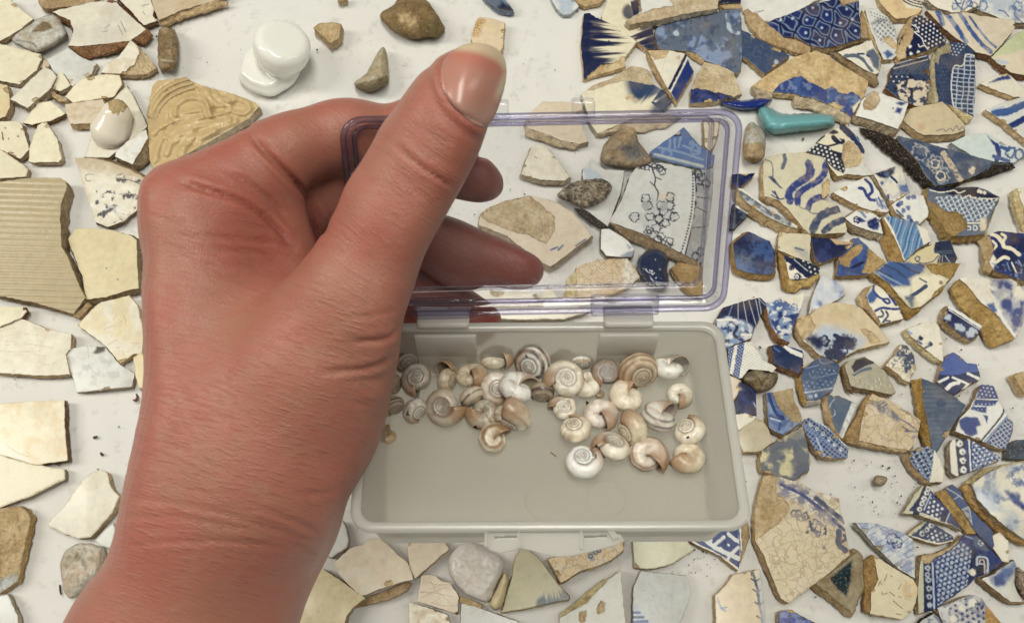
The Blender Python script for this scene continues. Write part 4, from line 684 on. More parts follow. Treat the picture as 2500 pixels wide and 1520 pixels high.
b('triangular sherd with a beaded border and a wide tan break', '925,340 980,350 1120,372 1260,422 1402,500 1390,572 1290,612 1200,642 1070,662 1000,642 970,480', 'D', [('p', '925,340 990,350 1250,640 1000,650', 'I', 8), ('s', '960,360 1240,600', 70, 'N', .1), ('s', '1060,390 1240,540', 12, 'P', .1), ('b', '970,410 1030,500', 22, 'N'), ('o', '1030,500 1110,620', 30, 14, 'N'), ('b', '1110,620', 50, 'N'), ('b', '1100,615', 26, 'W'), ('b', '1100,620', 10, 'N'), ('d', 20, 70, 52, 13, 'W', '1150,380 1402,500 1390,572 1300,600')], t=6, body='T', edge=[('850,285 925,345 970,480 1000,645 1000,800 920,790 890,560', (.42, .28, .11)), ('1000,645 1200,642 1390,575 1405,610 1290,742 1170,752 1080,822 960,815', (.55, .40, .16))])
b('pale lilac-blue triangular sherd with a soft blue corner', '1430,600 1500,615 1690,730 1737,850 1650,902 1390,1052 1262,1102 1280,960 1340,790', (.62, .66, .74), [('p', '1550,650 1690,720 1750,850 1650,880', (.24, .30, .52), 50), ('p', '1370,930 1440,930 1420,1010 1360,990', 'M', 30, .8), ('p', '1250,1000 1350,980 1300,1110', 'L', 40), ('n', 90, .5, .15, 'W', .4)], t=4, body='X')
b('navy sherd with white fan rays above white flowers, at the tray corner', '30,1190 140,1020 380,940 620,888 702,970 640,1100 560,1250 500,1420 330,1490 150,1560 60,1400', 'N',
  [('s', '600,895 640,1120', 9, 'P'), ('s', '560,910 620,1200', 9, 'P'), ('s', '470,920 570,1260', 9, 'P'), ('s', '400,940 460,1260', 9, 'P'), ('s', '330,960 330,1240', 9, 'P'), ('s', '260,980 200,1150', 9, 'L'), ('s', '590,890 700,1000', 9, 'P'), ('p', '40,1190 200,1130 420,1200 540,1280 500,1420 330,1490 130,1560', 'L', 24), ('s', '260,1190 330,1270 260,1380 380,1440', 40, 'N'), ('o', '150,1240 420,1390', 60, 26, 'B'), ('s', '380,1370 500,1380', 30, 'I'), ('b', '220,1320 190,1450', 34, 'S'), ('s', '60,1180 300,1180', 30, 'W'), ('n', 50, .55, .08, 'W', .7, '40,1190 200,1130 420,1200 540,1280 500,1420 330,1490 130,1560')], t=5, body='A')
b('blue hydrangea-printed sherd with a plain white upper corner', '690,965 880,890 1212,825 1180,950 1150,1050 1080,1200 1020,1390 1000,1475 860,1402 760,1250', 'L', [('n', 110, .46, .08, 'M', .9), ('b', '930,1210 820,1130 1050,1210 870,1330 970,1330', 60, 'L'), ('n', 60, .54, .05, 'B', .9, '760,1180 1150,1080 1020,1380 860,1390'), ('p', '880,885 1220,820 1160,1040 1000,980', 'I', 12), ('n', 50, .56, .05, 'W', .8), ('b', '1040,1140 880,1120', 40, 'B'), ('o', '870,960 960,1000 1060,1020', 44, 12, 'M')], t=5, body='A', edge=[('640,1100 700,980 760,1250 860,1402 1000,1475 980,1500 800,1470 720,1290', 'R')])
b('large beige sherd with soft navy flowers along its lower side', '1085,1245 1120,1150 1260,1110 1480,970 1620,950 1880,990 1970,1060 2110,1200 2312,1462 2280,1482 2060,1527 1900,1562 1630,1722 1400,1642 1200,1462 1105,1342', (.66, .56, .38),
  [('n', 120, .5, .12, 'A', .4), ('p', '1200,1400 1500,1250 1800,1330 2000,1460 1900,1560 1620,1730 1380,1640', 'P', 60), ('p', '1200,1400 1340,1370 1480,1450 1420,1600 1260,1500', 'N', 40), ('b', '1640,1500 1720,1460 1790,1480 1540,1620 1640,1640', 90, 'N'), ('o', '1450,1460 1690,1590', 60, 34, 'N'), ('s', '1600,1380 1690,1450 1820,1470', 60, 'N')] + cracks('1780,1100 1900,1200 1990,1280', '1500,1000 1620,1100', '1600,980 1640,1080', w=8, k='A'), t=5, body='T', spall=['1080,1250 1150,1130 1260,1115 1300,1180 1352,1260 1290,1350 1200,1445 1100,1340', '1920,1300 2020,1290 2120,1380 2200,1470 2060,1490 2010,1400'], rough=1.4)
R('M')
b('dark blue and cream sherd with a fringed tassel and a small scroll', '1300,170 1420,140 1500,150 1592,380 1560,432 1350,460 1100,452 940,440 905,412 1050,300', (.66, .58, .36), [('p', '1290,200 1310,150 1500,140 1600,380 1560,440 1320,445 1360,330 1280,270', (.02, .028, .07), 8), ('s', '1320,290 1520,280', 10, 'E'), ('s', '1330,310 1530,310', 8, 'E'), ('s', '1340,340 1280,420 1150,450 1060,420', 14, 'S'), ('s', '1400,330 1390,440', 8, 'G'), ('s', '1430,340 1490,430', 9, 'P'), ('s', '1370,340 1350,440', 7, 'G'), ('o', '1070,385', 30, 14, 'S'), ('b', '1310,290', 22, 'S')], t=5, body='K')
b('large sherd with blue stripes, white splashes and tan flaked corners', '490,560 600,470 700,410 890,422 1180,450 1400,430 1632,442 1590,522 1450,692 1420,762 1250,902 1100,1012 980,1032 850,882 700,702', (.62, .58, .42),
  [('p', '500,560 700,410 1180,450 1150,560 1010,620 1000,740 740,750', 'M', 30), ('l', 118, 110, 30, 'S', '500,560 700,410 1180,450 1120,560 1000,640 900,640 700,640'), ('s', '560,560 860,720', 30, 'L'), ('p', '980,640 1180,570 1420,630 1400,780 1240,900 1100,1010 1000,800', 'C', 40), ('s', '1180,740 1080,820 940,890', 50, 'S'), ('s', '1100,640 1190,690', 20, 'E'), ('p', '730,760 980,750 960,880 880,880', 'I', 30), ('p', '920,880 1020,870 1030,1020 970,1020', 'E', 30), ('b', '1380,695', 26, 'F')], t=7, body=(.52, .36, .13), spall=['1170,470 1200,445 1640,435 1600,520 1490,650 1380,600 1250,570 1200,510', '1250,900 1290,800 1430,720 1480,700 1240,920'], rough=1.2, edge=[('480,560 560,610 700,705 850,885 980,1035 1100,1012 1110,1050 960,1175 880,1130 720,880 490,610', (.40, .26, .09))])
b('white sherd with a dark blue painted scroll, tucked under the striped one', '490,725 560,735 690,832 800,960 850,1052 887,1162 600,1232 560,1152 450,1002 400,860', 'I', [('p', '400,860 490,760 560,880 480,960 430,960', 'M', 24), ('s', '500,730 490,800 560,880 620,910 690,900 710,950 680,970 620,920', 30, 'V'), ('s', '520,1060 600,1020 760,1040 850,1030', 34, 'V'), ('s', '560,1140 610,1140 630,1100 600,1060', 26, 'S'), ('s', '660,1070 690,1120 660,1160 620,1210', 28, 'S'), ('s', '660,1190 710,1195', 26, 'S'), ('s', '640,770 720,880 790,980', 40, 'V'), ('s', '840,1050 860,1100', 16, 'S')], t=6, body='A', edge=[('280,880 380,760 500,720 400,860 450,1002 560,1152 600,1232 570,1260 430,1080 300,980', 'A')])
b('large sherd with hazy blue patches and a glittering tan broken side', '1620,640 1700,622 1860,628 2000,640 2290,650 2382,702 2480,830 2480,1120 2400,1342 2340,1422 2250,1302 2100,1100 1900,952 1740,742', 'I', [('p', '2020,650 2290,650 2350,720 2300,860 2120,860', 'V', 50), ('p', '2020,780 2140,830 2160,920 2060,870', 'V', 16), ('p', '2130,900 2480,920 2470,1150 2400,1330 2340,1340 2200,1160 2150,1000', 'V', 60), ('n', 120, .58, .1, 'W', .5), ('p', '1970,980 2060,960 2110,1060 2060,1100', 'M', 20), ('s', '2070,1120 2180,1170 2290,1360', 30, 'L'), ('s', '2130,1060 2200,1200 2340,1390', 36, 'W'), ('n', 50, .6, .1, 'U', .3, '1620,640 2000,640 2100,1100 1740,742')], t=6, body='T', edge=[('1505,765 1620,645 1740,742 1900,952 2100,1100 2250,1302 2340,1425 2280,1450 2150,1500 2050,1560 1960,1490 1890,1300 1700,1080 1580,950', (.48, .33, .13))], rough=2)
b('small navy tile fragment with white ovals and a white raised edge', '1480,990 1700,1120 1922,1262 1890,1312 1850,1382 1770,1452 1650,1382 1520,1282 1400,1182 1440,1062', (.010, .014, .085), [('s', '1480,1000 1910,1275', 50, 'W', .1), ('s', '1480,1050 1890,1310', 10, 'W', .1), ('b', '1600,1265 1650,1290', 46, 'P'), ('b', '1760,1360 1780,1330', 50, 'P'), ('p', '1410,1160 1450,1100 1510,1120 1500,1190 1450,1180', 'P', 14), ('s', '1830,1310 1850,1350', 24, 'P')], t=6, body='A', flare=.3)
b('white sherd sprigged with three dark blue berries', '920,1310 1150,1215 1300,1200 1362,1290 1402,1550 1407,1720 1350,1702 1150,1542 1000,1402', 'I', [('b', '1110,1420 1240,1495', 34, 'N'), ('s', '1060,1450 1120,1490', 30, 'V'), ('s', '1170,1545 1250,1500', 26, 'N'), ('s', '940,1325 990,1360', 30, 'L'), ('n', 60, .6, .1, 'P', .3)], t=5, body='T', edge=[('870,1330 920,1310 1000,1402 1150,1542 1350,1702 1370,1735 1300,1730 1120,1610 960,1470', 'T')])
R('N')
b('white sherd with a purple-blue rope border beside the tray', '200,150 310,122 420,80 505,68 640,272 650,312 800,390 832,412 790,472 640,442 480,432 380,542 340,552 215,480', 'I', [('p', '190,140 290,120 230,480 200,480', 'V', 10), ('s', '375,90 300,540', 86, 'V', .1), ('d', -80, 40, 26, 9, 'P', '330,90 430,80 370,540 270,530'), ('s', '310,100 235,490', 34, 'I', .1)] + cracks('610,190 650,260 760,330', w=8, k='K'), t=5, body='K')
pebble('grey-brown gritty stone beside the rope-bordered sherd', '378,560 420,490 530,440 630,430 720,480 852,470 850,600 780,692 640,742 570,732 480,652', (.24, .19, .12), h=7, name='stone', cat='stone', ops=[('n', 40, .52, .1, 'U', .5)], rough=1.6, round_=110)
b('dark navy sherd with a broad white arc and red-brown edge', '765,140 850,115 920,112 1172,190 1185,430 1120,492 1000,442 800,362 788,220', (.008, .022, .085), [('s', '930,110 1020,190 1180,260', 60, 'W', .2), ('s', '960,110 1060,170 1180,200', 20, 'V', .2), ('s', '800,150 870,200', 26, 'M')], t=5, body='R', flare=.4)
b('deep navy sherd with wavy sides pressed against the tray', '350,600 480,642 572,740 572,1032 300,1012 275,880 330,782', 'N', [('n', 60, .5, .1, 'V', .6), ('s', '535,870 565,930', 12, 'P')], t=4, body='A')
c('pale buff sherd showing behind the tray side', '200,500 372,580 345,750 260,852 200,760', 'X', t=3.5, body='X')
b('half blue and half bare tan sherd below the gritty stone', '700,742 850,720 1052,680 1062,830 1172,1062 1160,1122 920,1292 830,1252 740,1192 718,1000', 'L', [('n', 90, .48, .1, 'M', .8), ('s', '730,760 800,960 850,1040 920,1060', 46, 'B'), ('s', '740,1040 840,1090 930,1080', 30, 'B'), ('s', '740,1110 900,1180 1000,1100', 30, 'M'), ('s', '880,1130 870,1220', 26, 'B'), ('s', '760,1070 880,1110', 24, 'P')], t=5, body=(.66, .51, .30), spall=['775,750 850,715 1060,675 1075,830 1180,1060 1140,1120 1020,1105 920,1000 850,900 810,830'])
c('buff sherd with a grey speckled face at the tray side', '330,1240 560,1080 640,1090 720,1190 782,1390 640,1500 400,1520 350,1400', (.56, .50, .36), t=5, body='T', ops=[('n', 26, .55, .08, 'U', .6)])
c('curved cream rim sherd just above the grey speckled buff one', '290,1020 420,1010 572,1050 540,1102 340,1232 310,1140', 'I', t=4, body='U', z=1)
b('slate-blue six-sided sherd printed with a stepped building', '1158,560 1190,440 1310,330 1440,258 1642,370 1662,420 1620,560 1580,650 1560,720 1400,822 1240,842 1190,730', (.05, .09, .19), [('s', '1260,480 1300,560 1620,480', 12, 'L', .2), ('s', '1190,740 1560,680', 20, 'P', .1), ('s', '1380,260 1420,370 1620,320', 14, 'L'), ('s', '1180,430 1380,380', 12, 'L'), ('d', 8, 70, 46, 13, 'L', '1170,600 1600,560 1570,660 1190,720'), ('d', 8, 60, 50, 13, 'L', '1280,440 1600,400 1600,480 1300,540'), ('b', '1280,790 1350,775', 24, 'P'), ('n', 50, .55, .1, 'E', .5)], t=5, body='T', spall=['1655,395 1705,490 1760,740 1640,775 1585,680 1625,540'], edge=[('1090,540 1158,560 1190,730 1240,842 1200,920 1150,840 1110,680', (.50, .33, .12)), ('1240,842 1400,822 1420,880 1200,920', 'I')])
b('grey pitted relief sherd with a dark teardrop patch', '1728,380 1800,300 1980,270 2120,348 2250,460 2392,732 2330,762 2050,702 1810,652 1790,600', (.42, .39, .29), [('p', '1810,400 1870,310 1980,275 2125,345 1980,400 1850,490', (.045, .04, .05), 8), ('s', '1850,500 1960,440 2060,420', 40, 'E'), ('s', '1840,490 1960,415 2110,380', 12, 'G', .2), ('s', '1800,470 1780,400 1830,320', 14, 'G')], t=6, body='A', bulge=1, relief=lambda X, Y: .7 * (fbm(X / 3.2, Y / 3.2, 5, 2) - .4) * sstep(905, 925, Y), edge=[('1680,400 1728,380 1790,600 1810,655 1830,760 1760,700', 'F')])
b('slate sherd with a white hook line and a pale sloping side', '1490,760 1650,780 1822,860 1882,900 1700,1342 1640,1302 1560,1100', (.07, .11, .18), [('s', '1590,960 1600,1030 1550,1050', 14, 'P', .1), ('s', '1590,820 1540,880 1530,930', 12, 'P'), ('p', '1815,870 1890,895 1700,1350 1640,1310', 'H', 6), ('n', 60, .55, .1, 'E', .4)], t=4, body='T', edge=[('1405,790 1485,765 1560,1100 1690,1342 1600,1290 1480,1120', 'A')])
R('O')
b('large crazed beige sherd with a faded blue leaf motif', '480,750 600,800 700,830 850,920 1120,1100 1082,1260 1050,1400 960,1492 700,1452 300,1365 350,1100 400,880', (.66, .53, .34), [('p', '450,860 560,840 690,850 700,930 860,1080 800,1110 600,1000 480,900', 'E', 24, .9), ('l', 60, 40, 10, 'X', '540,840 700,850 690,940 600,920'), ('s', '860,1090 970,1150 1080,1250', 14, 'V'), ('s', '840,950 1000,1030 1090,1140', 12, 'E'), ('s', '880,1180 960,1240 1070,1250', 20, 'E'), ('b', '1020,1320 930,1230', 28, 'V'), ('n', 90, .55, .1, 'X', .5)], t=6, body='A', craze=True, edge=[('85,1355 280,1020 395,790 480,750 400,880 350,1100 300,1365 200,1380', (.46, .31, .15)), ('300,1365 700,1452 960,1492 900,1520 500,1470 100,1370', 'A')])
b('tall dark slate triangle with a golden brown flank', '1125,550 1310,620 1480,740 1702,900 1500,1240 1330,1502 1270,1492 1200,1100 1150,850', (.055, .09, .15), [('n', 120, .5, .12, 'E', .8), ('p', '1150,640 1300,660 1380,800 1200,860', 'E', 60, .7), ('b', '1380,870', 60, 'S'), ('l', 92, 60, 8, 'S')], t=6, body='T', edge=[('985,575 1125,545 1150,850 1200,1100 1270,1492 1200,1460 1090,1250 1050,900', (.42, .27, .08))])
b('small white crackled sherd with a blue tree printed at one side', '655,385 760,262 860,110 932,120 1022,250 1052,432 980,522 962,602 880,562 780,462', 'I', [('p', '760,260 860,110 940,120 1030,250 1055,440 960,530 880,440 850,340 900,280 780,250', 'S', 24), ('n', 40, .56, .05, 'C', .9), ('n', 60, .5, .1, 'Z', .4, '860,110 940,120 1055,440 960,530'), ('n', 44, .52, .05, 'S', .7, '660,390 820,230 860,280 740,420')] + cracks('760,420 820,400 860,470', '800,330 830,440', w=6), t=5, body='T', craze=True)
b('blue and navy sherd with bold white brush stripes', '1378,405 1430,290 1480,240 1540,213 1620,260 1720,352 1850,370 1887,540 1880,572 1760,632 1550,772 1430,692 1328,592 1350,500', (.075, .12, .35), [('n', 40, .55, .12, 'M', .3), ('p', '1330,580 1350,500 1540,510 1700,480 1880,460 1890,560 1760,640 1550,780', (.010, .016, .085), 8), ('s', '1350,600 1470,540', 34, 'W', .1), ('s', '1530,540 1650,590 1740,630', 30, 'W', .1), ('s', '1730,490 1870,555', 36, 'W', .1), ('s', '1440,700 1520,620 1600,610', 50, 'W', .1), ('s', '1630,760 1720,640', 40, 'W', .1)], t=4, body='A')
b('willow pattern sherd with a blue tree, roof and lattice border', '1890,640 1960,620 2060,650 2100,720 2132,830 2200,960 2250,1040 2322,1130 2310,1270 2222,1480 2100,1452 1900,1362 1560,1242 1620,1080 1750,950 1830,790', 'W',
  [('p', '1840,790 1890,630 2060,640 2140,830 1990,1010 1760,960', 'V', 10), ('d', 10, 54, 44, 13, 'P', '1900,640 2060,650 2110,800 1850,800'), ('s', '1850,820 2120,830', 14, 'W', .1), ('s', '1800,910 2050,920', 14, 'W', .1), ('d', 0, 50, 36, 8, 'P', '1740,900 1900,860 2100,880 1860,1010'), ('p', '1980,920 2180,880 2260,1030 1920,1370 1850,1330 1960,1050', 'W', 16), ('p', '1930,1030 1990,1040 1980,1150', 'V', 10), ('p', '1610,1100 1700,1050 1860,1060 1900,1160 1840,1190 1850,1270 1760,1310 1690,1270 1620,1180', 'V', 14), ('s', '1690,1020 1820,1010 1900,1090', 20, 'W'), ('s', '2180,880 2210,1000 1900,1370', 24, 'D', .1), ('p', '2230,1060 2330,1130 2310,1280 2220,1490 1960,1390', 'B', 8), ('s', '2240,1050 1950,1370', 24, 'L', .1), ('l', 60, 48, 9, 'P', '2230,1080 2330,1130 2220,1490 1980,1400'), ('l', 140, 48, 9, 'P', '2230,1080 2330,1130 2220,1490 1980,1400')], t=6, body='A', edge=[('1500,1240 1560,1242 1900,1362 2100,1452 2222,1480 2180,1500 1850,1400', 'A')])
R('p')
b('cobalt triangular sherd with a strip of square beads and a lattice', '1957,1036 1966,1024 1977,1018 1995,1028 2020,1041 2050,1070 2072,1094 2069,1118 2005,1115 1990,1098 1975,1070', 'B',
  [('s', '1968,1028 1990,1036 2020,1058 2066,1094', 15, 'N', .1), ('s', '1976,1019 2020,1041 2072,1093', 5, 'W', .1), ('b', '1979,1036 1994,1046 2009,1058 2024,1071 2039,1084 2054,1096', 5.2, 'W'), ('b', '1980,1036 1995,1046 2010,1058 2025,1071 2040,1084 2055,1096', 1.7, 'N'), ('s', '1960,1036 1985,1054 2030,1090 2064,1116', 2.6, 'L', .1), ('l', 40, 9, 2.2, 'L', '1962,1046 2060,1118 2005,1115'), ('l', 130, 9, 2.2, 'L', '1990,1066 2060,1118 2005,1115'), ('s', '1993,1068 2012,1112', 4, 'P', .1)], t=5, body='T')
b('yellowish sherd sponged with cloudy blue', '1959,1040 1910,1068 1860,1100 1856,1118 1860,1148 1894,1160 1937,1172 1975,1147 1979,1126 1970,1080', (.66, .60, .36), [('n', 34, .5, .07, 'S', .85), ('p', '1930,1140 1980,1120 1975,1160 1930,1175', 'S', 12, .8), ('p', '1925,1060 1960,1040 1970,1080 1945,1090', 'E', 10, .8)], t=5, body='T')
R('Q')
b('small sherd with navy lattice and a bare white side', '1548,105 1590,70 1650,38 1702,28 1760,60 1800,130 1832,240 1822,312 1720,312 1640,242 1580,172', 'N', [('l', 62, 36, 9, 'L'), ('l', 150, 44, 9, 'L'), ('d', 62, 36, 44, 9, 'P'), ('p', '1752,55 1800,130 1840,240 1825,320 1715,315 1735,230', 'I', 6)], t=7, body='A', edge=[('1500,95 1548,90 1580,172 1640,242 1720,312 1740,335 1680,320 1560,230', 'A')])
b('triangular sherd with a column of white eyes and netted blue', '1872,20 1900,-25 2030,-28 2160,40 2277,112 2270,137 2090,212 1922,268 1885,232', 'B', [('s', '1955,-30 1985,250', 72, 'D', .1), ('p', '1870,-30 1918,-30 1945,270 1890,240', 'I', 5), ('b', '1955,5 1975,72 1978,140 1983,212', 26, 'W'), ('b', '1962,8 1980,76 1984,144 1988,214', 7, 'N'), ('s', '2028,-30 2045,240', 12, 'W', .1), ('l', 55, 34, 8, 'L', '2050,-30 2280,110 2270,140 2060,220'), ('l', 130, 34, 8, 'L', '2050,-30 2280,110 2270,140 2060,220'), ('d', 50, 34, 34, 8, 'W', '2050,-30 2280,110 2270,140 2060,220')], t=5, body='X')
b('large curved cream sherd with blurred blue flowers at the right edge', '2050,330 2130,270 2250,200 2520,140 2520,800 2464,765 2320,660 2200,560 2100,450', 'I', [('n', 160, .55, .12, 'P', .9), ('p', '2140,240 2200,230 2290,440 2240,440', 'L', 40, .8), ('p', '2310,380 2420,400 2464,520 2380,470', 'V', 24), ('p', '2390,470 2500,490 2500,560', 'V', 24), ('o', '2430,260', 60, 20, 'L'), ('n', 60, .64, .06, 'M', .5)], t=7, body='T', bulge=2.5, edge=[('1958,350 1995,325 2050,330 2100,450 2200,560 2320,660 2464,765 2520,810 2464,812 2250,705 2040,505', (.58, .38, .16)), ('1985,322 2150,202 2464,142 2520,130 2520,160 2250,205 2130,272 2050,330', 'T')])
R('y')
b('beaded-border triangular sherd with netting, pale rim on two sides', '545,985 640,850 730,700 860,560 960,558 1000,650 1100,760 1282,950 1502,1282 1330,1182 900,1052 780,1002', 'B', [('n', 60, .5, .1, 'N', .5), ('s', '540,985 650,850 860,560', 110, (.62, .60, .42), .1), ('s', '540,985 800,1010 1100,1120 1450,1290', 110, (.62, .58, .42), .1), ('s', '930,590 760,960', 120, 'N', .1), ('b', '945,600 925,660 880,755 848,830 810,920', 40, 'W'), ('b', '945,600 930,662 885,758 853,833 815,922', 14, 'N'), ('s', '990,680 880,930', 24, 'P', .1), ('d', 42, 84, 62, 22, 'W', '1000,700 1190,900 1260,1000 1150,1100 900,1030'), ('p', '1150,950 1290,930 1220,1130 1130,1110', 'N', 12), ('s', '1290,970 1220,1140', 18, 'P')], t=4.5, body='X')
b('leaf-shaped sliver with a beaded border below the netted triangle', '620,1335 740,1220 880,1120 960,1118 1100,1200 1332,1340 1350,1400 1330,1425 1100,1482 900,1432 700,1362', 'S', [('s', '620,1335 880,1120', 90, (.62, .60, .42), .1), ('b', '1000,1180 925,1245 850,1310', 44, 'W'), ('b', '1000,1183 928,1248 853,1312', 16, 'N'), ('d', 20, 90, 56, 22, 'W', '1050,1240 1330,1350 1100,1460 880,1400'), ('n', 60, .5, .1, 'N', .5), ('s', '700,1360 1100,1480 1340,1420', 30, 'I', .1)], t=4, body='T')
b('narrow blue strip sherd with pale outlined panels and a tan flank', '1225,602 1330,528 1460,640 1482,700 1600,900 1962,1250 1985,1480 1960,1560 1820,1400 1700,1272 1560,1052 1420,852', (.045, .08, .20), [('s', '1240,590 1400,680 1500,760', 14, 'P', .1), ('s', '1440,710 1350,770', 14, 'P', .1), ('p', '1480,930 1590,880 1640,1150 1560,1060', (.40, .38, .40), 10), ('o', '1550,1010', 60, 30, 'E'), ('s', '1600,890 1640,1160', 12, 'P', .1), ('s', '1470,930 1590,880', 12, 'P', .1)], t=5, body='T', z=1, edge=[('1055,660 1220,600 1420,855 1560,1055 1710,1280 1690,1310 1560,1310 1400,1130 1240,900', (.55, .38, .16))])
R('z')
c('white sherd wedged between the narrow blue strip and the curved cream one', '1960,120 2080,60 2222,200 2225,540 2130,522 1970,305', 'I', t=4, body='U')
b('large cobalt sherd with dense netting, eye border and key-fret corner', '850,420 1060,400 1300,300 1450,160 1500,108 1720,108 1800,200 2132,530 2080,600 1850,722 1690,772 1640,850 1450,1002 1150,1202 1080,1272 800,1350 785,1100 805,700', 'B',
  [('n', 60, .5, .1, 'N', .4), ('p', '780,420 870,420 880,1320 790,1360', (.58, .57, .42), 6), ('s', '940,520 955,1290', 140, 'N', .1), ('b', '940,625 935,730 950,815 962,950 962,1080 975,1210', 44, 'P'), ('b', '940,625 940,730 952,815 964,950 964,1080', 17, 'N'), ('s', '1015,540 1045,1280', 30, 'P', .1), ('l', 45, 78, 14, 'L', '1050,500 1300,340 1480,200 1640,330 1600,640 1560,900 1100,1230'), ('d', 40, 84, 66, 26, 'P', '1060,500 1300,340 1480,200 1640,330 1600,640 1560,900 1100,1230'), ('p', '1640,300 1720,340 1690,600 1600,640', 'N', 10), ('s', '1540,120 1650,160', 24, 'L', .1), ('p', '1660,150 1720,110 1920,330 1880,360 1720,310 1660,260', 'E', 12, .7), ('o', '1790,220', 44, 16, 'P'), ('b', '1805,230', 16, 'W'), ('s', '1720,580 1720,440 1880,460 1900,560 1880,720', 34, 'P', .1), ('s', '1760,540 1770,490 1840,500 1840,720', 20, 'T', .1), ('s', '1720,560 1830,560', 20, 'P', .1), ('p', '1690,600 1810,580 1810,720 1690,730', 'D', 8), ('b', '1650,690', 54, 'I'), ('p', '1600,770 1690,760 1580,880', 'N', 10)], t=5, body='T', spall=['790,425 1040,395 1300,270 1440,150 1480,120 1450,190 1300,335 1060,470 970,540 890,560 850,500'])
b('white curved triangular sherd with a soft blue cloud at the right edge', '1790,802 2000,712 2080,642 2310,500 2345,600 2322,800 2335,950 2445,1162 2250,1162 2000,962', (.72, .72, .66), [('p', '1960,800 2080,640 2330,500 2340,620 2250,780 2150,910 2000,900', 'M', 60), ('p', '1950,760 2130,720 2150,880 2000,900', 'V', 50)], t=4, body='F', edge=[('1735,760 1790,802 2000,962 2250,1162 2480,1165 2480,1195 2250,1205 1980,1060 1740,850', 'F')])
pebble('brown speckled stone cut off by the right edge', '2330,560 2464,690 2530,720 2530,1180 2464,1120 2380,1002 2310,900', (.26, .19, .15), h=6, name='stone', cat='stone', ops=[('n', 24, .52, .06, 'X', .8)], rough=1.4, round_=110)
b('cream blue-floral sherd with an orange broken side at the bottom edge', '1090,1255 1330,1170 1580,1062 1680,1048 1800,1112 1862,1200 1840,1350 1880,1560 1200,1560', (.58, .57, .54), [('d', 25, 100, 80, 26, 'V', '1240,1200 1600,1080 1850,1180 1840,1520 1440,1520'), ('n', 60, .5, .06, 'V', .5), ('b', '1340,1430 1640,1180 1480,1260', 60, 'I'), ('n', 110, .6, .06, 'W', .7), ('d', 0, 70, 70, 20, 'D', '1680,1130 1830,1160 1820,1290 1700,1280')], t=5, body='T', edge=[('1862,1200 2120,1520 2120,1580 1875,1560 1840,1350', (.60, .36, .14))])
b('pale sherd with a blue spray, beside the blue-floral one at the bottom edge', '760,1560 860,1440 1040,1350 1112,1400 1200,1560', (.55, .57, .55), [('p', '1020,1370 1060,1360 1180,1500 1150,1540', 'V', 20, .8), ('n', 60, .52, .08, 'M', .7, '880,1430 1020,1420 1100,1560 860,1560')], t=4, body='K')
R('Q')
c('buff sherd with a triangular teal hollow at its centre', '810,1112 1000,980 1150,858 1187,900 1196,1130 1112,1352 950,1222', (.50, .42, .28), t=7, body='A', bare=True, rough=.8, bops=[('p', '925,1072 1010,1000 1105,928 1090,1090 1060,1220 980,1150', (.025, .055, .075), 10)], relief=lambda X, Y: -2.4 * np.exp(-(((X - 2052) / 26) ** 2 + ((Y - 1410) / 40) ** 2)), flare=.4)
b('very large crazed cream sherd with a blue floral band and tan scars', '335,770 332,620 340,500 400,260 512,250 700,320 790,372 1000,442 1010,540 1040,620 1082,850 1087,882 920,1032 602,1267 540,1232 400,882', (.72, .62, .42),
  [('p', '500,250 700,320 1000,440 1050,640 1085,850 1020,840 980,700 900,690 760,600 640,560 600,490 510,420', 'U', 40, .6), ('p', '510,270 680,330 800,380 960,560 1040,640 1050,690 930,640 800,560 640,440 530,420', 'M', 30, .75), ('n', 40, .55, .05, 'I', .8, '500,260 1000,440 1060,700 600,480'), ('s', '540,330 700,400 900,560 1040,690', 26, 'V'), ('s', '820,440 1040,620', 36, 'S'), ('o', '700,590 680,560 650,560 730,580', 26, 16, 'S'), ('o', '820,660 850,690', 46, 14, 'S'), ('s', '770,620 780,680 850,710', 20, 'S'), ('s', '1000,700 990,800 1050,850', 46, 'S'), ('s', '1010,790 1060,760 1040,730', 26, 'S'), ('b', '750,705 880,830', 14, 'S'), ('s', '940,410 1010,500', 30, 'X'), ('b', '985,450', 22, 'R'), ('n', 120, .55, .12, 'X', .4)] + cracks('410,940 560,960 720,970 860,1040', '530,1090 650,1040 720,975', '720,975 760,1090', '560,960 640,1040 690,1100', '420,860 600,830 800,880 960,860', '720,970 800,900 960,850', '600,830 560,960', w=5, k='A'),
  t=6, craze=True, body='T', spall=['330,770 325,500 395,250 515,245 500,400 560,430 608,490 605,540 520,640 400,730'], rough=1.5, edge=[('335,770 400,882 540,1232 602,1267 580,1275 500,1200 370,920', 'A')])
b('pale marbled blue triangular sherd with a bright thin edge', '1128,630 1300,640 1480,700 1582,760 1600,900 1603,1075 1480,1002 1300,832', (.60, .64, .68), [('n', 60, .5, .05, (.28, .32, .52), .7), ('l', 60, 44, 8, 'L'), ('o', '1420,760 1460,790', 40, 12, 'V'), ('n', 40, .6, .05, 'W', .6), ('s', '1130,630 1300,835 1480,1002 1600,1075', 12, 'W', .1)], t=4.5, body='H', z=1)
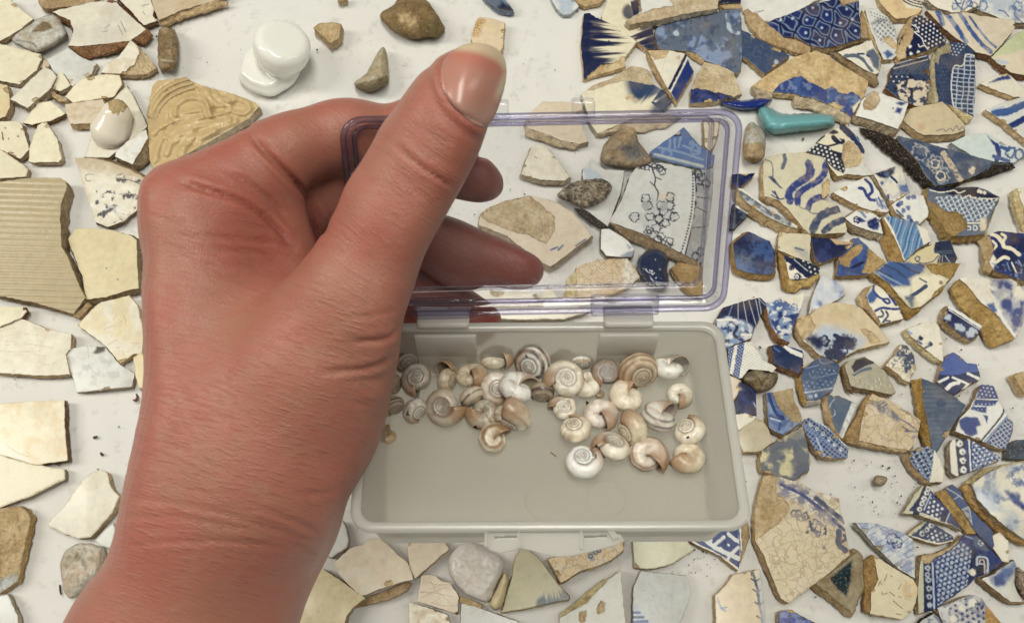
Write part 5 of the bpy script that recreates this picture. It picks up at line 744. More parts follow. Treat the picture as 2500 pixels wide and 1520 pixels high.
c('cream sherd with scattered brown scratches and a tan ring stain', '1272,885 1370,950 1480,1020 1592,1085 1632,1160 1600,1280 1570,1342 1500,1397 1250,1352 1258,1180 1312,1080', (.74, .66, .46), t=5, body='T', ops=[('o', '1560,1160', 50, 36, 'T'), ('n', 30, .55, .08, 'A', .6, '1500,1080 1640,1100 1620,1260 1520,1240')] + cracks('1380,1040 1360,1090', '1330,1090 1310,1130', '1340,1180 1340,1200 1380,1190', '1400,1180 1440,1210', '1470,1160 1490,1120', '1430,1250 1500,1310', '1320,1100 1340,1120', '1450,1350 1490,1360', '1470,1215 1490,1222', '1410,1050 1420,1060', w=9, k='R') , edge=[('1195,930 1272,885 1312,1080 1258,1180 1250,1352 1195,1335 1200,1150', (.44, .29, .12))])
b('cream sherd with a grey-blue sprig border along its side, bottom edge', '20,1205 100,1130 160,1042 370,1003 388,1060 400,1200 425,1460 420,1500 30,1500', (.76, .64, .46), [('s', '310,1010 340,1090 360,1180 370,1290 400,1400', 20, 'E')] + [('s', f'{x},{y} {x+34},{y+22} {x+66},{y}', 13, 'S') for x, y in ((305, 1075), (320, 1160), (335, 1260), (350, 1370))] + [('s', f'{x},{y} {x+10},{y+40}', 12, 'S') for x, y in ((330, 1085), (345, 1172), (365, 1275), (385, 1385), (300, 1010))] + [('s', '40,1230 60,1300 100,1330', 16, 'L'), ('s', '60,1310 110,1300', 12, 'L'), ('n', 90, .55, .1, 'X', .5), ('p', '360,1010 430,1030 430,1500 400,1500', 'P', 20, .8)], t=5, body='T')
b('royal blue sherd mostly below the bottom edge', '510,1500 525,1340 560,1325 640,1330 720,1382 830,1430 900,1500', (.018, .03, .30), [('n', 50, .55, .08, 'L', .6), ('n', 30, .55, .08, 'N', .6)], t=4, body='T')
R('g')
b('navy and white trellis sherd with leaf ovals at the tray corner', '1750,662 1900,600 2230,590 2330,560 2342,590 2350,800 2312,1002 2150,872 1900,752', (.02, .045, .19),
  [('s', '1880,660 2000,710 2090,790 2240,860 2340,900', 40, 'H'), ('s', '2000,680 2060,720', 26, 'H'), ('s', '2100,760 2180,690', 34, 'H'), ('s', '2220,660 2290,720 2330,740', 34, 'H'), ('s', '2140,800 2210,850', 36, 'H'), ('s', '2250,850 2310,790', 34, 'H'), ('s', '2250,870 2320,900', 30, 'H'), ('s', '2240,860 2200,920', 26, 'H'), ('b', '2222,765', 12, 'W'), ('s', '1750,665 1900,755 2150,875 2310,1000', 34, 'I', .1), ('p', '2310,560 2350,560 2360,800 2330,900', 'H', 6), ('s', '2318,600 2335,840', 10, 'B', .1)], t=5, body='A', edge=[('2342,590 2410,540 2420,700 2370,850 2312,1002 2350,800', 'A')])
R('T')
b('mid-blue dish sherd with white outlined panels seen through the lid', '1520,490 1680,372 1830,265 1900,350 1982,440 2112,520 2100,602 2020,652 1800,602 1560,540', (.10, .18, .40), [('s', '1700,380 1700,440', 24, 'L'), ('s', '1745,370 1745,450', 24, 'L'), ('s', '1800,350 1780,440', 24, 'L'), ('s', '1600,450 1800,490 2000,560', 22, 'L'), ('o', '1670,500 1930,470', 40, 20, 'L'), ('s', '1820,430 1960,490', 20, 'L'), ('s', '1560,510 1800,570 2000,620', 26, (.45, .50, .48)), ('b', '1900,410 1960,480', 26, 'L'), ('s', '1740,340 1800,335', 16, 'N')], t=5, body='P', bulge=1)
b('large white plate sherd printed with grey-black flowers and a beaded border', '1415,600 1640,588 1880,640 1930,658 2100,640 2085,900 2050,1200 1992,1500 1830,1422 1500,1252 1150,1122 1262,920 1332,720', (.70, .71, .68),
  [('p', '1930,640 2110,630 2090,900 2040,1250 1990,1510 1830,1440 1880,1250 1935,1000', (.30, .31, .31), 8), ('s', '1925,650 1945,850 1920,1100 1870,1300 1840,1420', 14, 'D', .1), ('s', '1890,660 1915,850 1890,1100 1830,1330 1810,1410', 5, 'H'), ('b', ' '.join(f'{1905+18*math.sin((y-640)/800*3.1)-((y-640)/780)**2*110:.0f},{y}' for y in range(670, 1420, 27)), 9, 'K'),
   ('n', 60, .55, .05, 'G', .8, '1940,640 2100,640 2050,1200 1990,1500 1850,1430 1930,1000'), ('s', '1950,900 2060,910', 10, 'D'), ('s', '1940,990 2040,1040', 10, 'D'), ('s', '1910,1180 2020,1170', 10, 'D'), ('o', '1990,720 2030,780 1960,690 1940,1440 1980,1400', 34, 12, 'D'), ('s', '1950,780 2050,800', 14, 'D'),
   ('s', '1420,640 1480,600 1560,640 1600,600 1650,650', 14, 'D'), ('o', '1490,630 1610,640 1560,620 1450,620', 26, 10, 'D'), ('o', '1630,660', 32, 10, 'D'), ('s', '1540,650 1570,720 1560,800 1600,860 1580,940', 12, 'D'), ('s', '1570,720 1620,740', 10, 'D'), ('s', '1560,800 1520,760', 10, 'D'),
   ('p', '1440,900 1540,880 1600,940 1640,900 1730,900 1720,1000 1760,1080 1700,1120 1600,1150 1580,1260 1480,1250 1440,1120 1340,1100 1360,1040 1480,1030', (.52, .53, .53), 24, .8), ('o', '1480,910 1500,980 1620,980 1700,900 1700,980 1640,1020 1520,1080 1600,1100 1380,1080 1660,1130 1740,1080 1510,1210 1580,1180', 38, 11, 'D'), ('o', '1510,1215', 18, 14, 'D'), ('b', '1480,980 1650,990', 36, 'G'), ('b', '1640,895', 26, 'X'), ('o', '1620,1260 1700,1310 1680,1350 1590,1290', 34, 10, 'D'), ('s', '1560,1220 1640,1290 1710,1340', 10, 'D')],
  t=5, body='F', edge=[('1140,1120 1150,1120 1500,1252 1830,1422 1992,1500 1960,1560 1700,1450 1300,1280', 'F')])
R('H')
b('cream feather-edged sherd under the top rail of the lid', '1225,882 1340,800 1500,742 1690,620 1800,632 1890,682 1897,790 2000,852 2072,962 1990,1062 1700,1112 1500,1202 1380,1252 1310,1152', 'C', [('f', '1890,760 2010,850 2085,970 2000,1070', 270, (.03, .06, .14), 26), ('b', '1690,900 1740,940 1660,920', 20, 'A')], t=5, body='X', spall=['1260,850 1330,800 1500,720 1690,612 1810,625 1900,690 1900,800 1750,775 1600,760 1500,790 1330,850'], edge=[('1310,1155 1380,1252 1500,1205 1700,1115 1990,1062 2170,1095 2050,1180 1800,1240 1560,1230 1390,1262', 'U')])
# ------------------------------------------------------------------ the open plastic box
def sheen(nt, lo, hi):
    lw = N(nt, 'ShaderNodeLayerWeight'); lw.inputs[0].default_value = .5
    return mathn(nt, 'ADD', lo, mathn(nt, 'MULTIPLY', mathn(nt, 'POWER', lw.outputs['Facing'], 4.0), hi))
def mk_frost(nm, C0, C1, RS):
    m, nt, b, out = mat(nm); nt.nodes.remove(b); tc = N(nt, 'ShaderNodeTexCoord').outputs['Object']
    n1 = noise(nt, 1500, 3, .6, tc); nrm = bump(nt, n1.outputs[0], .12, .0004)
    d = N(nt, 'ShaderNodeBsdfDiffuse'); d.inputs[0].default_value = C0
    t = N(nt, 'ShaderNodeBsdfTranslucent'); t.inputs[0].default_value = C1
    r = N(nt, 'ShaderNodeBsdfRefraction'); r.inputs[0].default_value = (.92, .92, .91, 1); r.inputs['Roughness'].default_value = .5; r.inputs['IOR'].default_value = 1.06
    g = N(nt, 'ShaderNodeBsdfGlossy'); g.inputs['Roughness'].default_value = .22; L(nt, nrm, g.inputs['Normal']); L(nt, nrm, d.inputs['Normal'])
    a = N(nt, 'ShaderNodeMixShader'); a.inputs[0].default_value = .62; L(nt, d.outputs[0], a.inputs[1]); L(nt, t.outputs[0], a.inputs[2])
    e = N(nt, 'ShaderNodeMixShader'); e.inputs[0].default_value = RS; L(nt, a.outputs[0], e.inputs[1]); L(nt, r.outputs[0], e.inputs[2])
    f = N(nt, 'ShaderNodeMixShader'); L(nt, sheen(nt, .05, .75), f.inputs[0]); L(nt, e.outputs[0], f.inputs[1]); L(nt, g.outputs[0], f.inputs[2])
    L(nt, f.outputs[0], out.inputs[0]); return m
FROST = mk_frost('frosted_plastic', (.60, .575, .50, 1), (.70, .675, .59, 1), .46)
FROST2 = mk_frost('frosted_plastic_thick', (.93, .92, .88, 1), (.97, .96, .92, 1), .16)
def mk_clear(name, face, graze, ior=.5):
    m, nt, b, out = mat(name); nt.nodes.remove(b)
    lw = N(nt, 'ShaderNodeLayerWeight'); lw.inputs[0].default_value = .35
    t = N(nt, 'ShaderNodeBsdfTransparent'); L(nt, mixc(nt, face, graze, lw.outputs['Facing']), t.inputs[0])
    g = N(nt, 'ShaderNodeBsdfGlossy'); g.inputs['Roughness'].default_value = .03
    tc = N(nt, 'ShaderNodeTexCoord').outputs['Object']; L(nt, bump(nt, noise(nt, 60, 2, .5, tc).outputs[0], .6, .0016), g.inputs['Normal'])
    n2 = noise(nt, 900, 6, .7, tc); hz = N(nt, 'ShaderNodeBsdfDiffuse'); hz.inputs[0].default_value = (.8, .8, .82, 1); t0 = t; t = N(nt, 'ShaderNodeMixShader'); n5 = noise(nt, 2600, 2, .5, tc); L(nt, mathn(nt, 'ADD', mathn(nt, 'MULTIPLY', ramp(nt, n2.outputs[0], [(.45, gray(.15)), (.8, gray(1))]).outputs[0], .035), mathn(nt, 'MULTIPLY', ramp(nt, n5.outputs[0], [(.70, gray(0)), (.76, gray(1))]).outputs[0], .30)), t.inputs[0]); L(nt, t0.outputs[0], t.inputs[1]); L(nt, hz.outputs[0], t.inputs[2])
    f = N(nt, 'ShaderNodeMixShader'); L(nt, sheen(nt, .045, ior), f.inputs[0]); L(nt, t.outputs[0], f.inputs[1]); L(nt, g.outputs[0], f.inputs[2])
    L(nt, f.outputs[0], out.inputs[0]); return m
CLEAR = mk_clear('clear_lid', (.965, .965, .97), (.80, .79, .86), .85)
def mk_rim():
    m, nt, b, out = mat('violet_clear_rim')
    return m
RIM = mk_clear('violet_clear_rim', (.76, .75, .87), (.16, .155, .36), .6)
HINGE = mk_clear('clear_hinge', (.90, .895, .93), (.52, .50, .64), .6)
class Frame:
    def __init__(s, o, ex, ey, ez): s.o, s.ex, s.ey, s.ez = [np.asarray(q, float) for q in (o, ex, ey, ez)]
    def __call__(s, p): p = np.asarray(p, float); return s.o + p[..., :1] * s.ex + p[..., 1:2] * s.ey + p[..., 2:3] * s.ez
def nrmv(v): return v / np.linalg.norm(v)
def rrect(hx, hy, r, n=6):
    out = []
    for k, (sx, sy) in enumerate(((1, 1), (-1, 1), (-1, -1), (1, -1))):
        for i in range(n + 1):
            a = math.pi / 2 * (k + i / n); out.append((sx * (hx - r) + r * math.cos(a), sy * (hy - r) + r * math.sin(a)))
    return np.array(out)
def loft(name, fr, rings, m, parent, cap0=False, cap1=False, closed=False, smooth=True):
    """rings: [(hx, hy, r, z, cy)] joined one after the other"""
    vs = []
    for hx, hy, r, zz, *cy in rings:
        q = rrect(hx, hy, r); vs.append(np.c_[q[:, 0], q[:, 1] + (cy[0] if cy else 0), np.full(len(q), zz)])
    n = len(vs[0]); V = fr(np.concatenate(vs)); F = []; k = len(rings)
    for j in range(k if closed else k - 1):
        a = j * n + np.arange(n); b_ = ((j + 1) % k) * n + np.arange(n); F.append(np.stack([a, np.roll(a, -1), np.roll(b_, -1), b_], 1))
    fs = [np.concatenate(F)]
    if cap0: fs.append(np.arange(n)[None, ::-1])
    if cap1: fs.append(((k - 1) * n + np.arange(n))[None])
    me = make_mesh(name, V, fs, None, [smooth] + [False] * (len(fs) - 1), [m]); return link(name, me, parent)
def bevel_box(name, fr, x0, x1, y0, y1, z0, z1, m, parent, r=.0006):
    hx, hy = (x1 - x0) / 2, (y1 - y0) / 2; f2 = Frame(fr([(x0 + x1) / 2, (y0 + y1) / 2, 0]), fr.ex, fr.ey, fr.ez)
    r = min(r, hx * .45, hy * .45, abs(z1 - z0) * .45)
    return loft(name, f2, [(hx - r, hy - r, r, z0), (hx, hy, r * 1.4, z0 + r), (hx, hy, r * 1.4, z1 - r), (hx - r, hy - r, r, z1)], m, parent, True, True)
def plate(name, poly, zf, th, m, parent, holes=(), pitch=3.5, bev=.0):
    p = densify(pts(poly), 4, 0, 1); r = grid_poly(p, pitch, [densify(pts(h), 3, .3, 3) for h in holes]); X, Y, F, E = r
    V = G(X, Y, zf(X, Y)); nxy = rim_normals(V, E); nb = len(V)
    V2, Wf, rim, low = skirt(V, E, nxy, [(lambda q: q[:, 2] - th, lambda q: 0 * q[:, 2])])
    bot = V.copy(); bot[:, 2] -= th; ib = len(V2); mp = ib + np.arange(nb); mp[rim] = low
    return link(name, make_mesh(name, np.concatenate([V2, bot]), [F, Wf, mp[F][:, ::-1]], None, [True, False, True], [m]), parent)
BOX = bpy.data.objects.new('plastic_box', None); COL.objects.link(BOX)
tag(BOX, 'small open plastic box with a frosted tray of snail shells and a clear violet-edged lid', 'box')
ZB, ZR = .1865, .1985
BL, BR_, FR_, FL = G(897, 787, ZB), G(1762, 783, ZB), G(1840, 1290, ZR), G(850, 1296, ZR)
ex = nrmv((BR_ - BL) + (FR_ - FL)); ey = nrmv((BL - FL) + (BR_ - FR_)); ey = nrmv(ey - ex * (ey @ ex)); ez = np.cross(ex, ey)
LX = (np.linalg.norm(BR_ - BL) + np.linalg.norm(FR_ - FL)) / 2; LY = (np.linalg.norm(BL - FL) + np.linalg.norm(BR_ - FR_)) / 2
TF = Frame((BL + BR_ + FR_ + FL) / 4, ex, ey, ez); hx, hy = LX / 2, LY / 2
tray = loft('tray', TF, [(hx - .0050, hy - .0042, .003, -.0208), (hx - .0042, hy - .0034, .0034, -.0202), (hx - .0020, hy - .0020, .0045, -.0016), (hx - .0003, hy - .0003, .0052, -.0014),
                         (hx - .0003, hy - .0003, .0052, -.0010), (hx - .0026, hy - .0026, .0037, -.0010),
                         (hx - .0054, hy - .0048, .0030, -.0186), (hx - .0066, hy - .0060, .0024, -.0195)], FROST, BOX, True, True)
loft('tray_rim', TF, [(hx - .0002, hy - .0002, .0053, -.0024), (hx, hy, .0055, -.0018), (hx, hy, .0055, -.0003), (hx - .0004, hy - .0004, .0051, .0001), (hx - .0018, hy - .0018, .0043, .0001), (hx - .0024, hy - .0024, .0039, -.0004), (hx - .0026, hy - .0026, .0038, -.0013), (hx - .0022, hy - .0022, .0040, -.0016)], FROST2, tray, False, False, True)
def on_floor(px, py, h=0.0):
    """where the photo's ray at (px, py) meets the tray floor raised by h"""
    r = P(px, py, 1.0) - np.array([0, 0, CAM_H]); o = TF.o + ez * (-.0195 + h); t = ((o - np.array([0, 0, CAM_H])) @ ez) / (r @ ez)
    return np.array([0, 0, CAM_H]) + r * t
def tx(px, py=785, z=ZB):                                 # photo column on the rim -> tray x
    return float((G(px, py, z) - TF.o) @ TF.ex)
for a, b_ in ((1020, 1146), (1472, 1593)):
    bevel_box('hinge_tab', TF, tx(a), tx(b_), hy - .0026, hy + .0040, .0006, .0024, FROST2, BOX)
    bevel_box('hinge_block', TF, tx(a) - .0010, tx(b_) + .0018, hy - .0040, hy - .0030, -.0165, -.0012, FROST2, BOX)
def mould_mark(cx, cy, r, a0, a1, th=.00025):
    c0 = on_floor(cx, cy, .0001); n = 40; vs = []
    for i in range(n + 1):
        a = math.radians(a0 + (a1 - a0) * i / n); d = ex * math.cos(a) + ey * math.sin(a)
        vs += [c0 + d * (r - th), c0 + d * r + ez * th * .9, c0 + d * (r + th)]
    k = np.arange(n)[:, None] * 3
    link('mould_mark', make_mesh('mould_mark', np.array(vs), [np.concatenate([k + np.array([[0, 1, 4, 3]]), k + np.array([[1, 2, 5, 4]])])], None, True, [FROST]), tray)
mould_mark(1330, 1222, .0052, 150, 265); mould_mark(1672, 1222, .0060, -15, 75); mould_mark(1480, 1216, .0050, 0, 360, .00012)
R('p')
plate('latch_flap', '1183,1284 1185,1328 1196,1342 1222,1349 1252,1343 1275,1338 1300,1343 1330,1353 1366,1358 1400,1355 1440,1346 1500,1331 1524,1319 1516,1304 1496,1300 1484,1284', lambda X, Y: ZR - .0012 - .00005 * (Y - 1284), .0013, FROST2, BOX,
      holes=['1206,1308 1262,1306 1263,1312 1207,1314', '1424,1307 1482,1304 1483,1310 1425,1313'], pitch=2.2)
for a, b_, y0, y1 in ((1183, 1190, 1284, 1335), (1264, 1270, 1286, 1336), (1416, 1422, 1286, 1340)):
    plate('latch_rib', f'{a},{y0} {b_},{y0} {b_},{y1} {a},{y1}', lambda X, Y: ZR - .0004 - .00005 * (Y - 1284), .0012, FROST2, BOX, pitch=2)
plate('latch_strap', '1476,1284 1492,1284 1512,1312 1498,1318', lambda X, Y: ZR - .0002 - .00005 * (Y - 1284), .0012, FROST2, BOX, pitch=2)
# lid
H0, H1, T0, T1 = P(868, 772, .2465), P(1767, 764, .2445), P(833, 290, .2212), P(1824, 262, .2212)
lx = nrmv((H1 - H0) + (T1 - T0)); ly = nrmv((T0 - H0) + (T1 - H1)); ly = nrmv(ly - lx * (ly @ lx)); lz = np.cross(lx, ly)
LLX = (np.linalg.norm(H1 - H0) + np.linalg.norm(T1 - T0)) / 2; LLY = (np.linalg.norm(T0 - H0) + np.linalg.norm(T1 - H1)) / 2
LF = Frame((H0 + H1 + T0 + T1) / 4, lx, ly, lz); ax, ay = LLX / 2, LLY / 2
LID = loft('lid', LF, [(ax - .0022, ay - .0022, .0038, -.0012), (ax - .0050, ay - .0034, .0030, -.0082), (ax - .0058, ay - .0042, .0024, -.0090), (ax - .0058, ay - .0042, .0024, -.0099), (ax - .0044, ay - .0028, .0030, -.0092), (ax - .0015, ay - .0015, .0042, -.0012)], CLEAR, BOX, False, False, True)
loft('lid_panel', LF, [(ax - .0056, ay - .0040, .0024, -.0099), (ax - .0056, ay - .0040, .0024, -.0090)], CLEAR, LID, True, True)
loft('lid_rim', LF, [(ax - .0001, ay - .0001, .0056, -.0011), (ax, ay, .0057, -.0002), (ax - .0006, ay - .0006, .0051, .0005), (ax - .0011, ay - .0011, .0047, .0005), (ax - .0016, ay - .0016, .0042, -.0002), (ax - .0015, ay - .0015, .0043, -.0011)], RIM, LID, False, False, True)
loft('lid_step', LF, [(ax - .0028, ay - .0028, .0036, -.0030), (ax - .0026, ay - .0026, .0037, -.0022), (ax - .0033, ay - .0033, .0032, -.0018), (ax - .0038, ay - .0038, .0028, -.0024), (ax - .0036, ay - .0036, .0030, -.0031)], RIM, LID, False, False, True)
loft('lid_corner', LF, [(ax - .0057, ay - .0041, .0024, -.0089), (ax - .0052, ay - .0036, .0027, -.0084), (ax - .0060, ay - .0044, .0022, -.0082), (ax - .0066, ay - .0050, .0018, -.0088)], HINGE, LID, False, False, True)
def lpx(px, py, d): return float((P(px, py, d) - LF.o) @ LF.ex)
for a, b_ in ((1206, 1242), (1396, 1452)):
    bevel_box('lid_clip', LF, lpx(a, 265, .2212), lpx(b_, 265, .2212), ay - .0020, ay + .0030, -.0030, .0012, CLEAR, LID, .0005)
for a, b_ in ((1012, 1162), (1442, 1606)):
    bevel_box('lid_hinge', LF, lpx(a, 765, .244), lpx(b_, 765, .244), -ay + .0004, -ay + .0064, .0008, .0028, HINGE, LID, .0005)
# ------------------------------------------------------------------ snail shells in the tray
def mk_shell():
    m, nt, b, out = mat('snail_shell'); tc = N(nt, 'ShaderNodeTexCoord').outputs['Object']
    c = attr(nt, 'pig').outputs['Vector']; n1 = noise(nt, 700, 4, .6, tc); n2 = noise(nt, 3000, 2, .5, tc)
    c = mixc(nt, c, ramp(nt, n1.outputs[0], [(.3, (.82, .76, .68)), (.62, gray(1.0))]).outputs[0], .7, 'MULTIPLY')
    c = mixc(nt, c, (.08, .05, .03), mathn(nt, 'MULTIPLY', ramp(nt, n2.outputs[0], [(.68, gray(0)), (.76, gray(1))]).outputs[0], .5))
    L(nt, c, b.inputs['Base Color']); b.inputs['Roughness'].default_value = .30
    b.inputs['Subsurface Weight'].default_value = .15; b.inputs['Subsurface Radius'].default_value = (1, .7, .5); b.inputs['Subsurface Scale'].default_value = .0012
    L(nt, bump(nt, n1.outputs[0], .2, .0006), b.inputs['Normal']); return m
SHELL = mk_shell()
def rotm(ax_, a):
    return np.array(Matrix.Rotation(a, 3, ax_))
def shell(label, cx, cy, rpx, view='apex', base=(.78, .70, .53), band=None, bands=(), turn=0, lean=15, leand=0, cut=0, holes=(), spire=.60, streak=.25, seed=0, lift=0, grow=1.62, inner=(.055, .028, .012), cat='snail shell', name='snail_shell', apexc=None):
    rs = np.random.RandomState(500 + seed); turns = 4.6 - cut; nph = 24; nth = int(turns * 30)
    bb = math.log(grow) / (2 * math.pi); th = np.linspace(0, turns * 2 * math.pi, nth); te = 4.6 * 2 * math.pi
    k = np.exp(bb * (th - te)); a = .50
    ph = np.linspace(0, 2 * math.pi, nph, endpoint=False)
    def tube(kk, tt, sc, ps=ph):
        rr = a * kk[:, None] * sc
        rho = .50 * kk[:, None] + rr * np.cos(ps)[None] * 1.0; zz = -spire * kk[:, None] + rr * np.sin(ps)[None] * 1.0
        wob = 1 + .012 * np.sin(tt[:, None] * 23 + seed) + .02 * (vnoise(tt[:, None] * 4 + 0 * ps[None], ps[None] * 1.5 + 0 * tt[:, None], seed) - .5)
        return np.stack([rho * wob * np.cos(tt)[:, None], rho * wob * np.sin(tt)[:, None], zz], -1)
    V = tube(k, th, 1.0); n = nth
    ins = th > th[-1] - 2 * math.pi * 1.1; Vi = tube(k[ins], th[ins], .90); ni = len(Vi)
    I = np.arange(n * nph).reshape(n, nph); J = n * nph + np.arange(ni * nph).reshape(ni, nph)
    def quads(M): return np.stack([M[:-1, :], np.roll(M, -1, 1)[:-1, :], np.roll(M, -1, 1)[1:, :], M[1:, :]], -1)
    Qo = quads(I); Qi = quads(J)[..., ::-1]
    ko = np.ones(Qo.shape[:2], bool); ki = np.ones(Qi.shape[:2], bool)
    if not holes and rs.rand() < .55 and rpx > 20: holes = [(rs.uniform(.15, .6), rs.uniform(-.6, 1.6), rs.uniform(.07, .14))]
    for hb, hp, hr in holes:                               # holes broken through the wall: turns back from the mouth, angle round the whorl, size
        t0 = th[-1] - hb * 2 * math.pi
        for Q, tt, kk in ((ko, th[:-1], k), (ki, th[ins][:-1], k[ins])):
            dt = (tt[:, None] - t0) * .6; dp = (ph[None] - hp + math.pi) % (2 * math.pi) - math.pi
            d = np.hypot(dt, dp * .45) + .10 * (vnoise(tt[:, None] * 9 + 0 * ph[None], ph[None] * 3 + 0 * tt[:, None], seed + 3) - .5)
            Q &= d > hr
    lip = np.stack([I[-1], np.roll(I[-1], -1), np.roll(J[-1], -1), J[-1]], -1)
    base = np.array(base); base = base * .62 + .38 * np.array((.76, .745, .70)) * min(1.0, base.mean() / .55)
    T_, PH = np.meshgrid(th, ph, indexing='ij')
    c = np.tile(np.minimum(np.array(base) * 1.15, .88), (n * nph, 1)); f = fbm(T_.ravel() * 5, PH.ravel() * .6, seed, 3)
    c *= (1 - streak + streak * 2 * f)[:, None]
    if band is not None:
        for pc, pw in bands:
            dp = np.abs((PH.ravel() - pc + math.pi) % (2 * math.pi) - math.pi)
            blend(c, (1 - sstep(pw * .7, pw * 1.1, dp)) * (.55 + .7 * fbm(T_.ravel() * 3, PH.ravel(), seed + 9, 2)), np.array(band))
    rst = sstep(.52, .70, fbm(T_.ravel() * 1.6, PH.ravel() * 1.1, seed + 21, 3)); blend(c, rst * .42, np.array((.30, .17, .075)))
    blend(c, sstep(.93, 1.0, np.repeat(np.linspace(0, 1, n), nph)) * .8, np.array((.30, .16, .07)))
    if apexc is not None: blend(c, 1 - sstep(.05, .22, np.repeat(k, nph)), np.array(apexc))
    suture = np.abs((PH.ravel() - 1.64 + math.pi) % (2 * math.pi) - math.pi); c *= (1 - .62 * (1 - sstep(.0, .30, suture)) + .10 * np.exp(-((suture - .55) / .2) ** 2))[:, None]  # whorl seam painted darker, ridge beside it lighter: groove shade put into the colour
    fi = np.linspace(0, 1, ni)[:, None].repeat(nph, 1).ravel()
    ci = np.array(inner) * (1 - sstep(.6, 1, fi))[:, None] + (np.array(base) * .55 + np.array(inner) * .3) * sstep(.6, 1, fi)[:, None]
    A = np.concatenate([V.reshape(-1, 3), Vi.reshape(-1, 3)])
    A -= np.array([0, 0, (A[:, 2].max() + A[:, 2].min()) / 2])
    Rm = rotm('Z', math.radians(turn))
    if view == 'umb': Rm = rotm('X', math.pi) @ Rm
    if view == 'side': Rm = rotm('X', math.radians(78)) @ Rm
    Rm = rotm('Z', math.radians(leand)) @ rotm('X', math.radians(lean)) @ Rm
    A = A @ Rm.T
    d = float(-(CAM_H - on_floor(cx, cy, .005)[2]) / (-ct + (760 - cy) / FPX * st)); sc = rpx * d / FPX * 4.25 / (np.ptp(A[:, 0]) + np.ptp(A[:, 1]))
    A = A * sc; A -= np.array([(A[:, 0].max() + A[:, 0].min()) / 2, (A[:, 1].max() + A[:, 1].min()) / 2, A[:, 2].min()])
    hh = A[:, 2].max(); A = A @ np.stack([ex, ey, ez]); A += on_floor(cx, cy, .0002 + lift / 1000 + hh * .5) - ez * hh * .5
    F = np.concatenate([Qo[ko], Qi[ki], lip])
    return link(name, make_mesh(name, A, [F], {'pig': np.concatenate([c, ci])}, True, [SHELL]), None, label, cat, 'snail shells in the tray')
PI = math.pi
CRM = (.70, .64, .52); WHT = (.78, .77, .73); GRY = (.36, .34, .32); TAN = (.52, .41, .27); PNK = (.64, .55, .48); DK = (.07, .045, .035)
shell('plain cream snail shell with a notch broken in its top, against the back wall', 1213, 872, 39, 'umb', (.66, .60, .44), turn=200, lean=-35, holes=[(.35, 1.2, .2)], spire=.42, seed=1)
shell('snail shell with bold black and white stripes, lying on its side', 1299, 886, 40, 'side', WHT, DK, [(.9, .22), (0.1, .3), (-.7, .2)], turn=40, lean=-20, leand=-35, seed=2)
shell('little pale shell with an open mouth behind the big cream spiral', 1372, 872, 29, 'umb', WHT, turn=-60, lean=-20, seed=3)
shell('small broken white shell at the far side of the row', 1421, 879, 24, 'side', WHT, TAN, [(1, .3)], turn=120, lean=10, holes=[(.3, .8, .35)], seed=4)
shell('dark grey flat-spired shell showing its apex', 1477, 914, 35, 'apex', (.27, .24, .23), (.10, .09, .09), [(.2, .4)], turn=30, lean=14, seed=5, apexc=(.45, .43, .40))
shell('tan brown-striped shell on its side with a hole in its flank', 1557, 906, 42, 'side', TAN, (.26, .15, .07), [(1.2, .12), (.7, .12), (.25, .12), (-.3, .1)], turn=10, lean=-18, leand=12, holes=[(.3, -.7, .16)], seed=6)
shell('glossy white globular shell with a small tan hole in its crown', 1638, 896, 41, 'umb', WHT, turn=140, lean=-42, holes=[(.3, .9, .14)], seed=7, spire=.4)
shell('large cream shell showing a neat grey-tipped spiral, mid row', 1374, 926, 46, 'apex', CRM, turn=-30, lean=12, leand=20, seed=8, lift=2.5, apexc=(.40, .36, .30))
shell('cream shell turned belly up beside the large cream spiral', 1428, 935, 36, 'umb', CRM, turn=10, lean=12, seed=9)
shell('dark banded shell squeezed between hand and hinge block', 990, 878, 29, 'side', (.30, .26, .24), DK, [(.9, .25), (0, .25)], turn=60, lean=-10, leand=20, seed=10)
shell('ash-grey shell with fine rings and a black pit near its apex', 1016, 930, 38, 'apex', (.36, .34, .30), (.20, .18, .16), [(.5, .2)], turn=80, lean=15, leand=-30, seed=11, holes=[(1.3, 1.2, .09)])
shell('narrow tan oval shell with a dark hole at its lower end', 1089, 921, 31, 'side', (.52, .41, .26), turn=200, lean=-5, leand=70, holes=[(.25, -.3, .12)], seed=12)
shell('tan round shell with a tiny pit, under the hinge block', 1152, 916, 38, 'umb', (.58, .48, .31), turn=220, lean=-30, seed=13, holes=[(.4, 1.2, .07)])
shell('pinkish beige shell beside the gaping white one', 1216, 950, 38, 'apex', PNK, turn=110, lean=35, leand=10, seed=14, holes=[(.2, -.4, .12)], apexc=(.5, .45, .38))
shell('bright white shell with a wide round amber mouth facing up', 1268, 945, 45, 'umb', (.80, .79, .75), turn=100, lean=-38, leand=-30, seed=15, lift=3, inner=(.45, .30, .08))
shell('brownish broken shell half hidden behind the bright white one', 1321, 955, 26, 'side', (.34, .25, .16), DK, [(.5, .3)], turn=80, lean=10, holes=[(.3, .5, .3)], seed=16)
shell('mottled tan shell on its side between pinkish shell and grey-brown one', 1157, 960, 33, 'side', TAN, DK, [(.2, .1)], turn=150, lean=15, leand=35, seed=17)
shell('small narrow grey-striped shell below the ash-grey one', 1013, 1003, 27, 'side', (.50, .45, .38), (.20, .17, .14), [(.9, .12), (.4, .12), (-.1, .12)], turn=30, lean=-12, leand=40, seed=18)
shell('big grey-brown smooth shell with a rusty side', 1090, 996, 45, 'apex', (.42, .36, .28), turn=160, lean=30, leand=-20, seed=19, spire=.42, apexc=(.45, .40, .33))
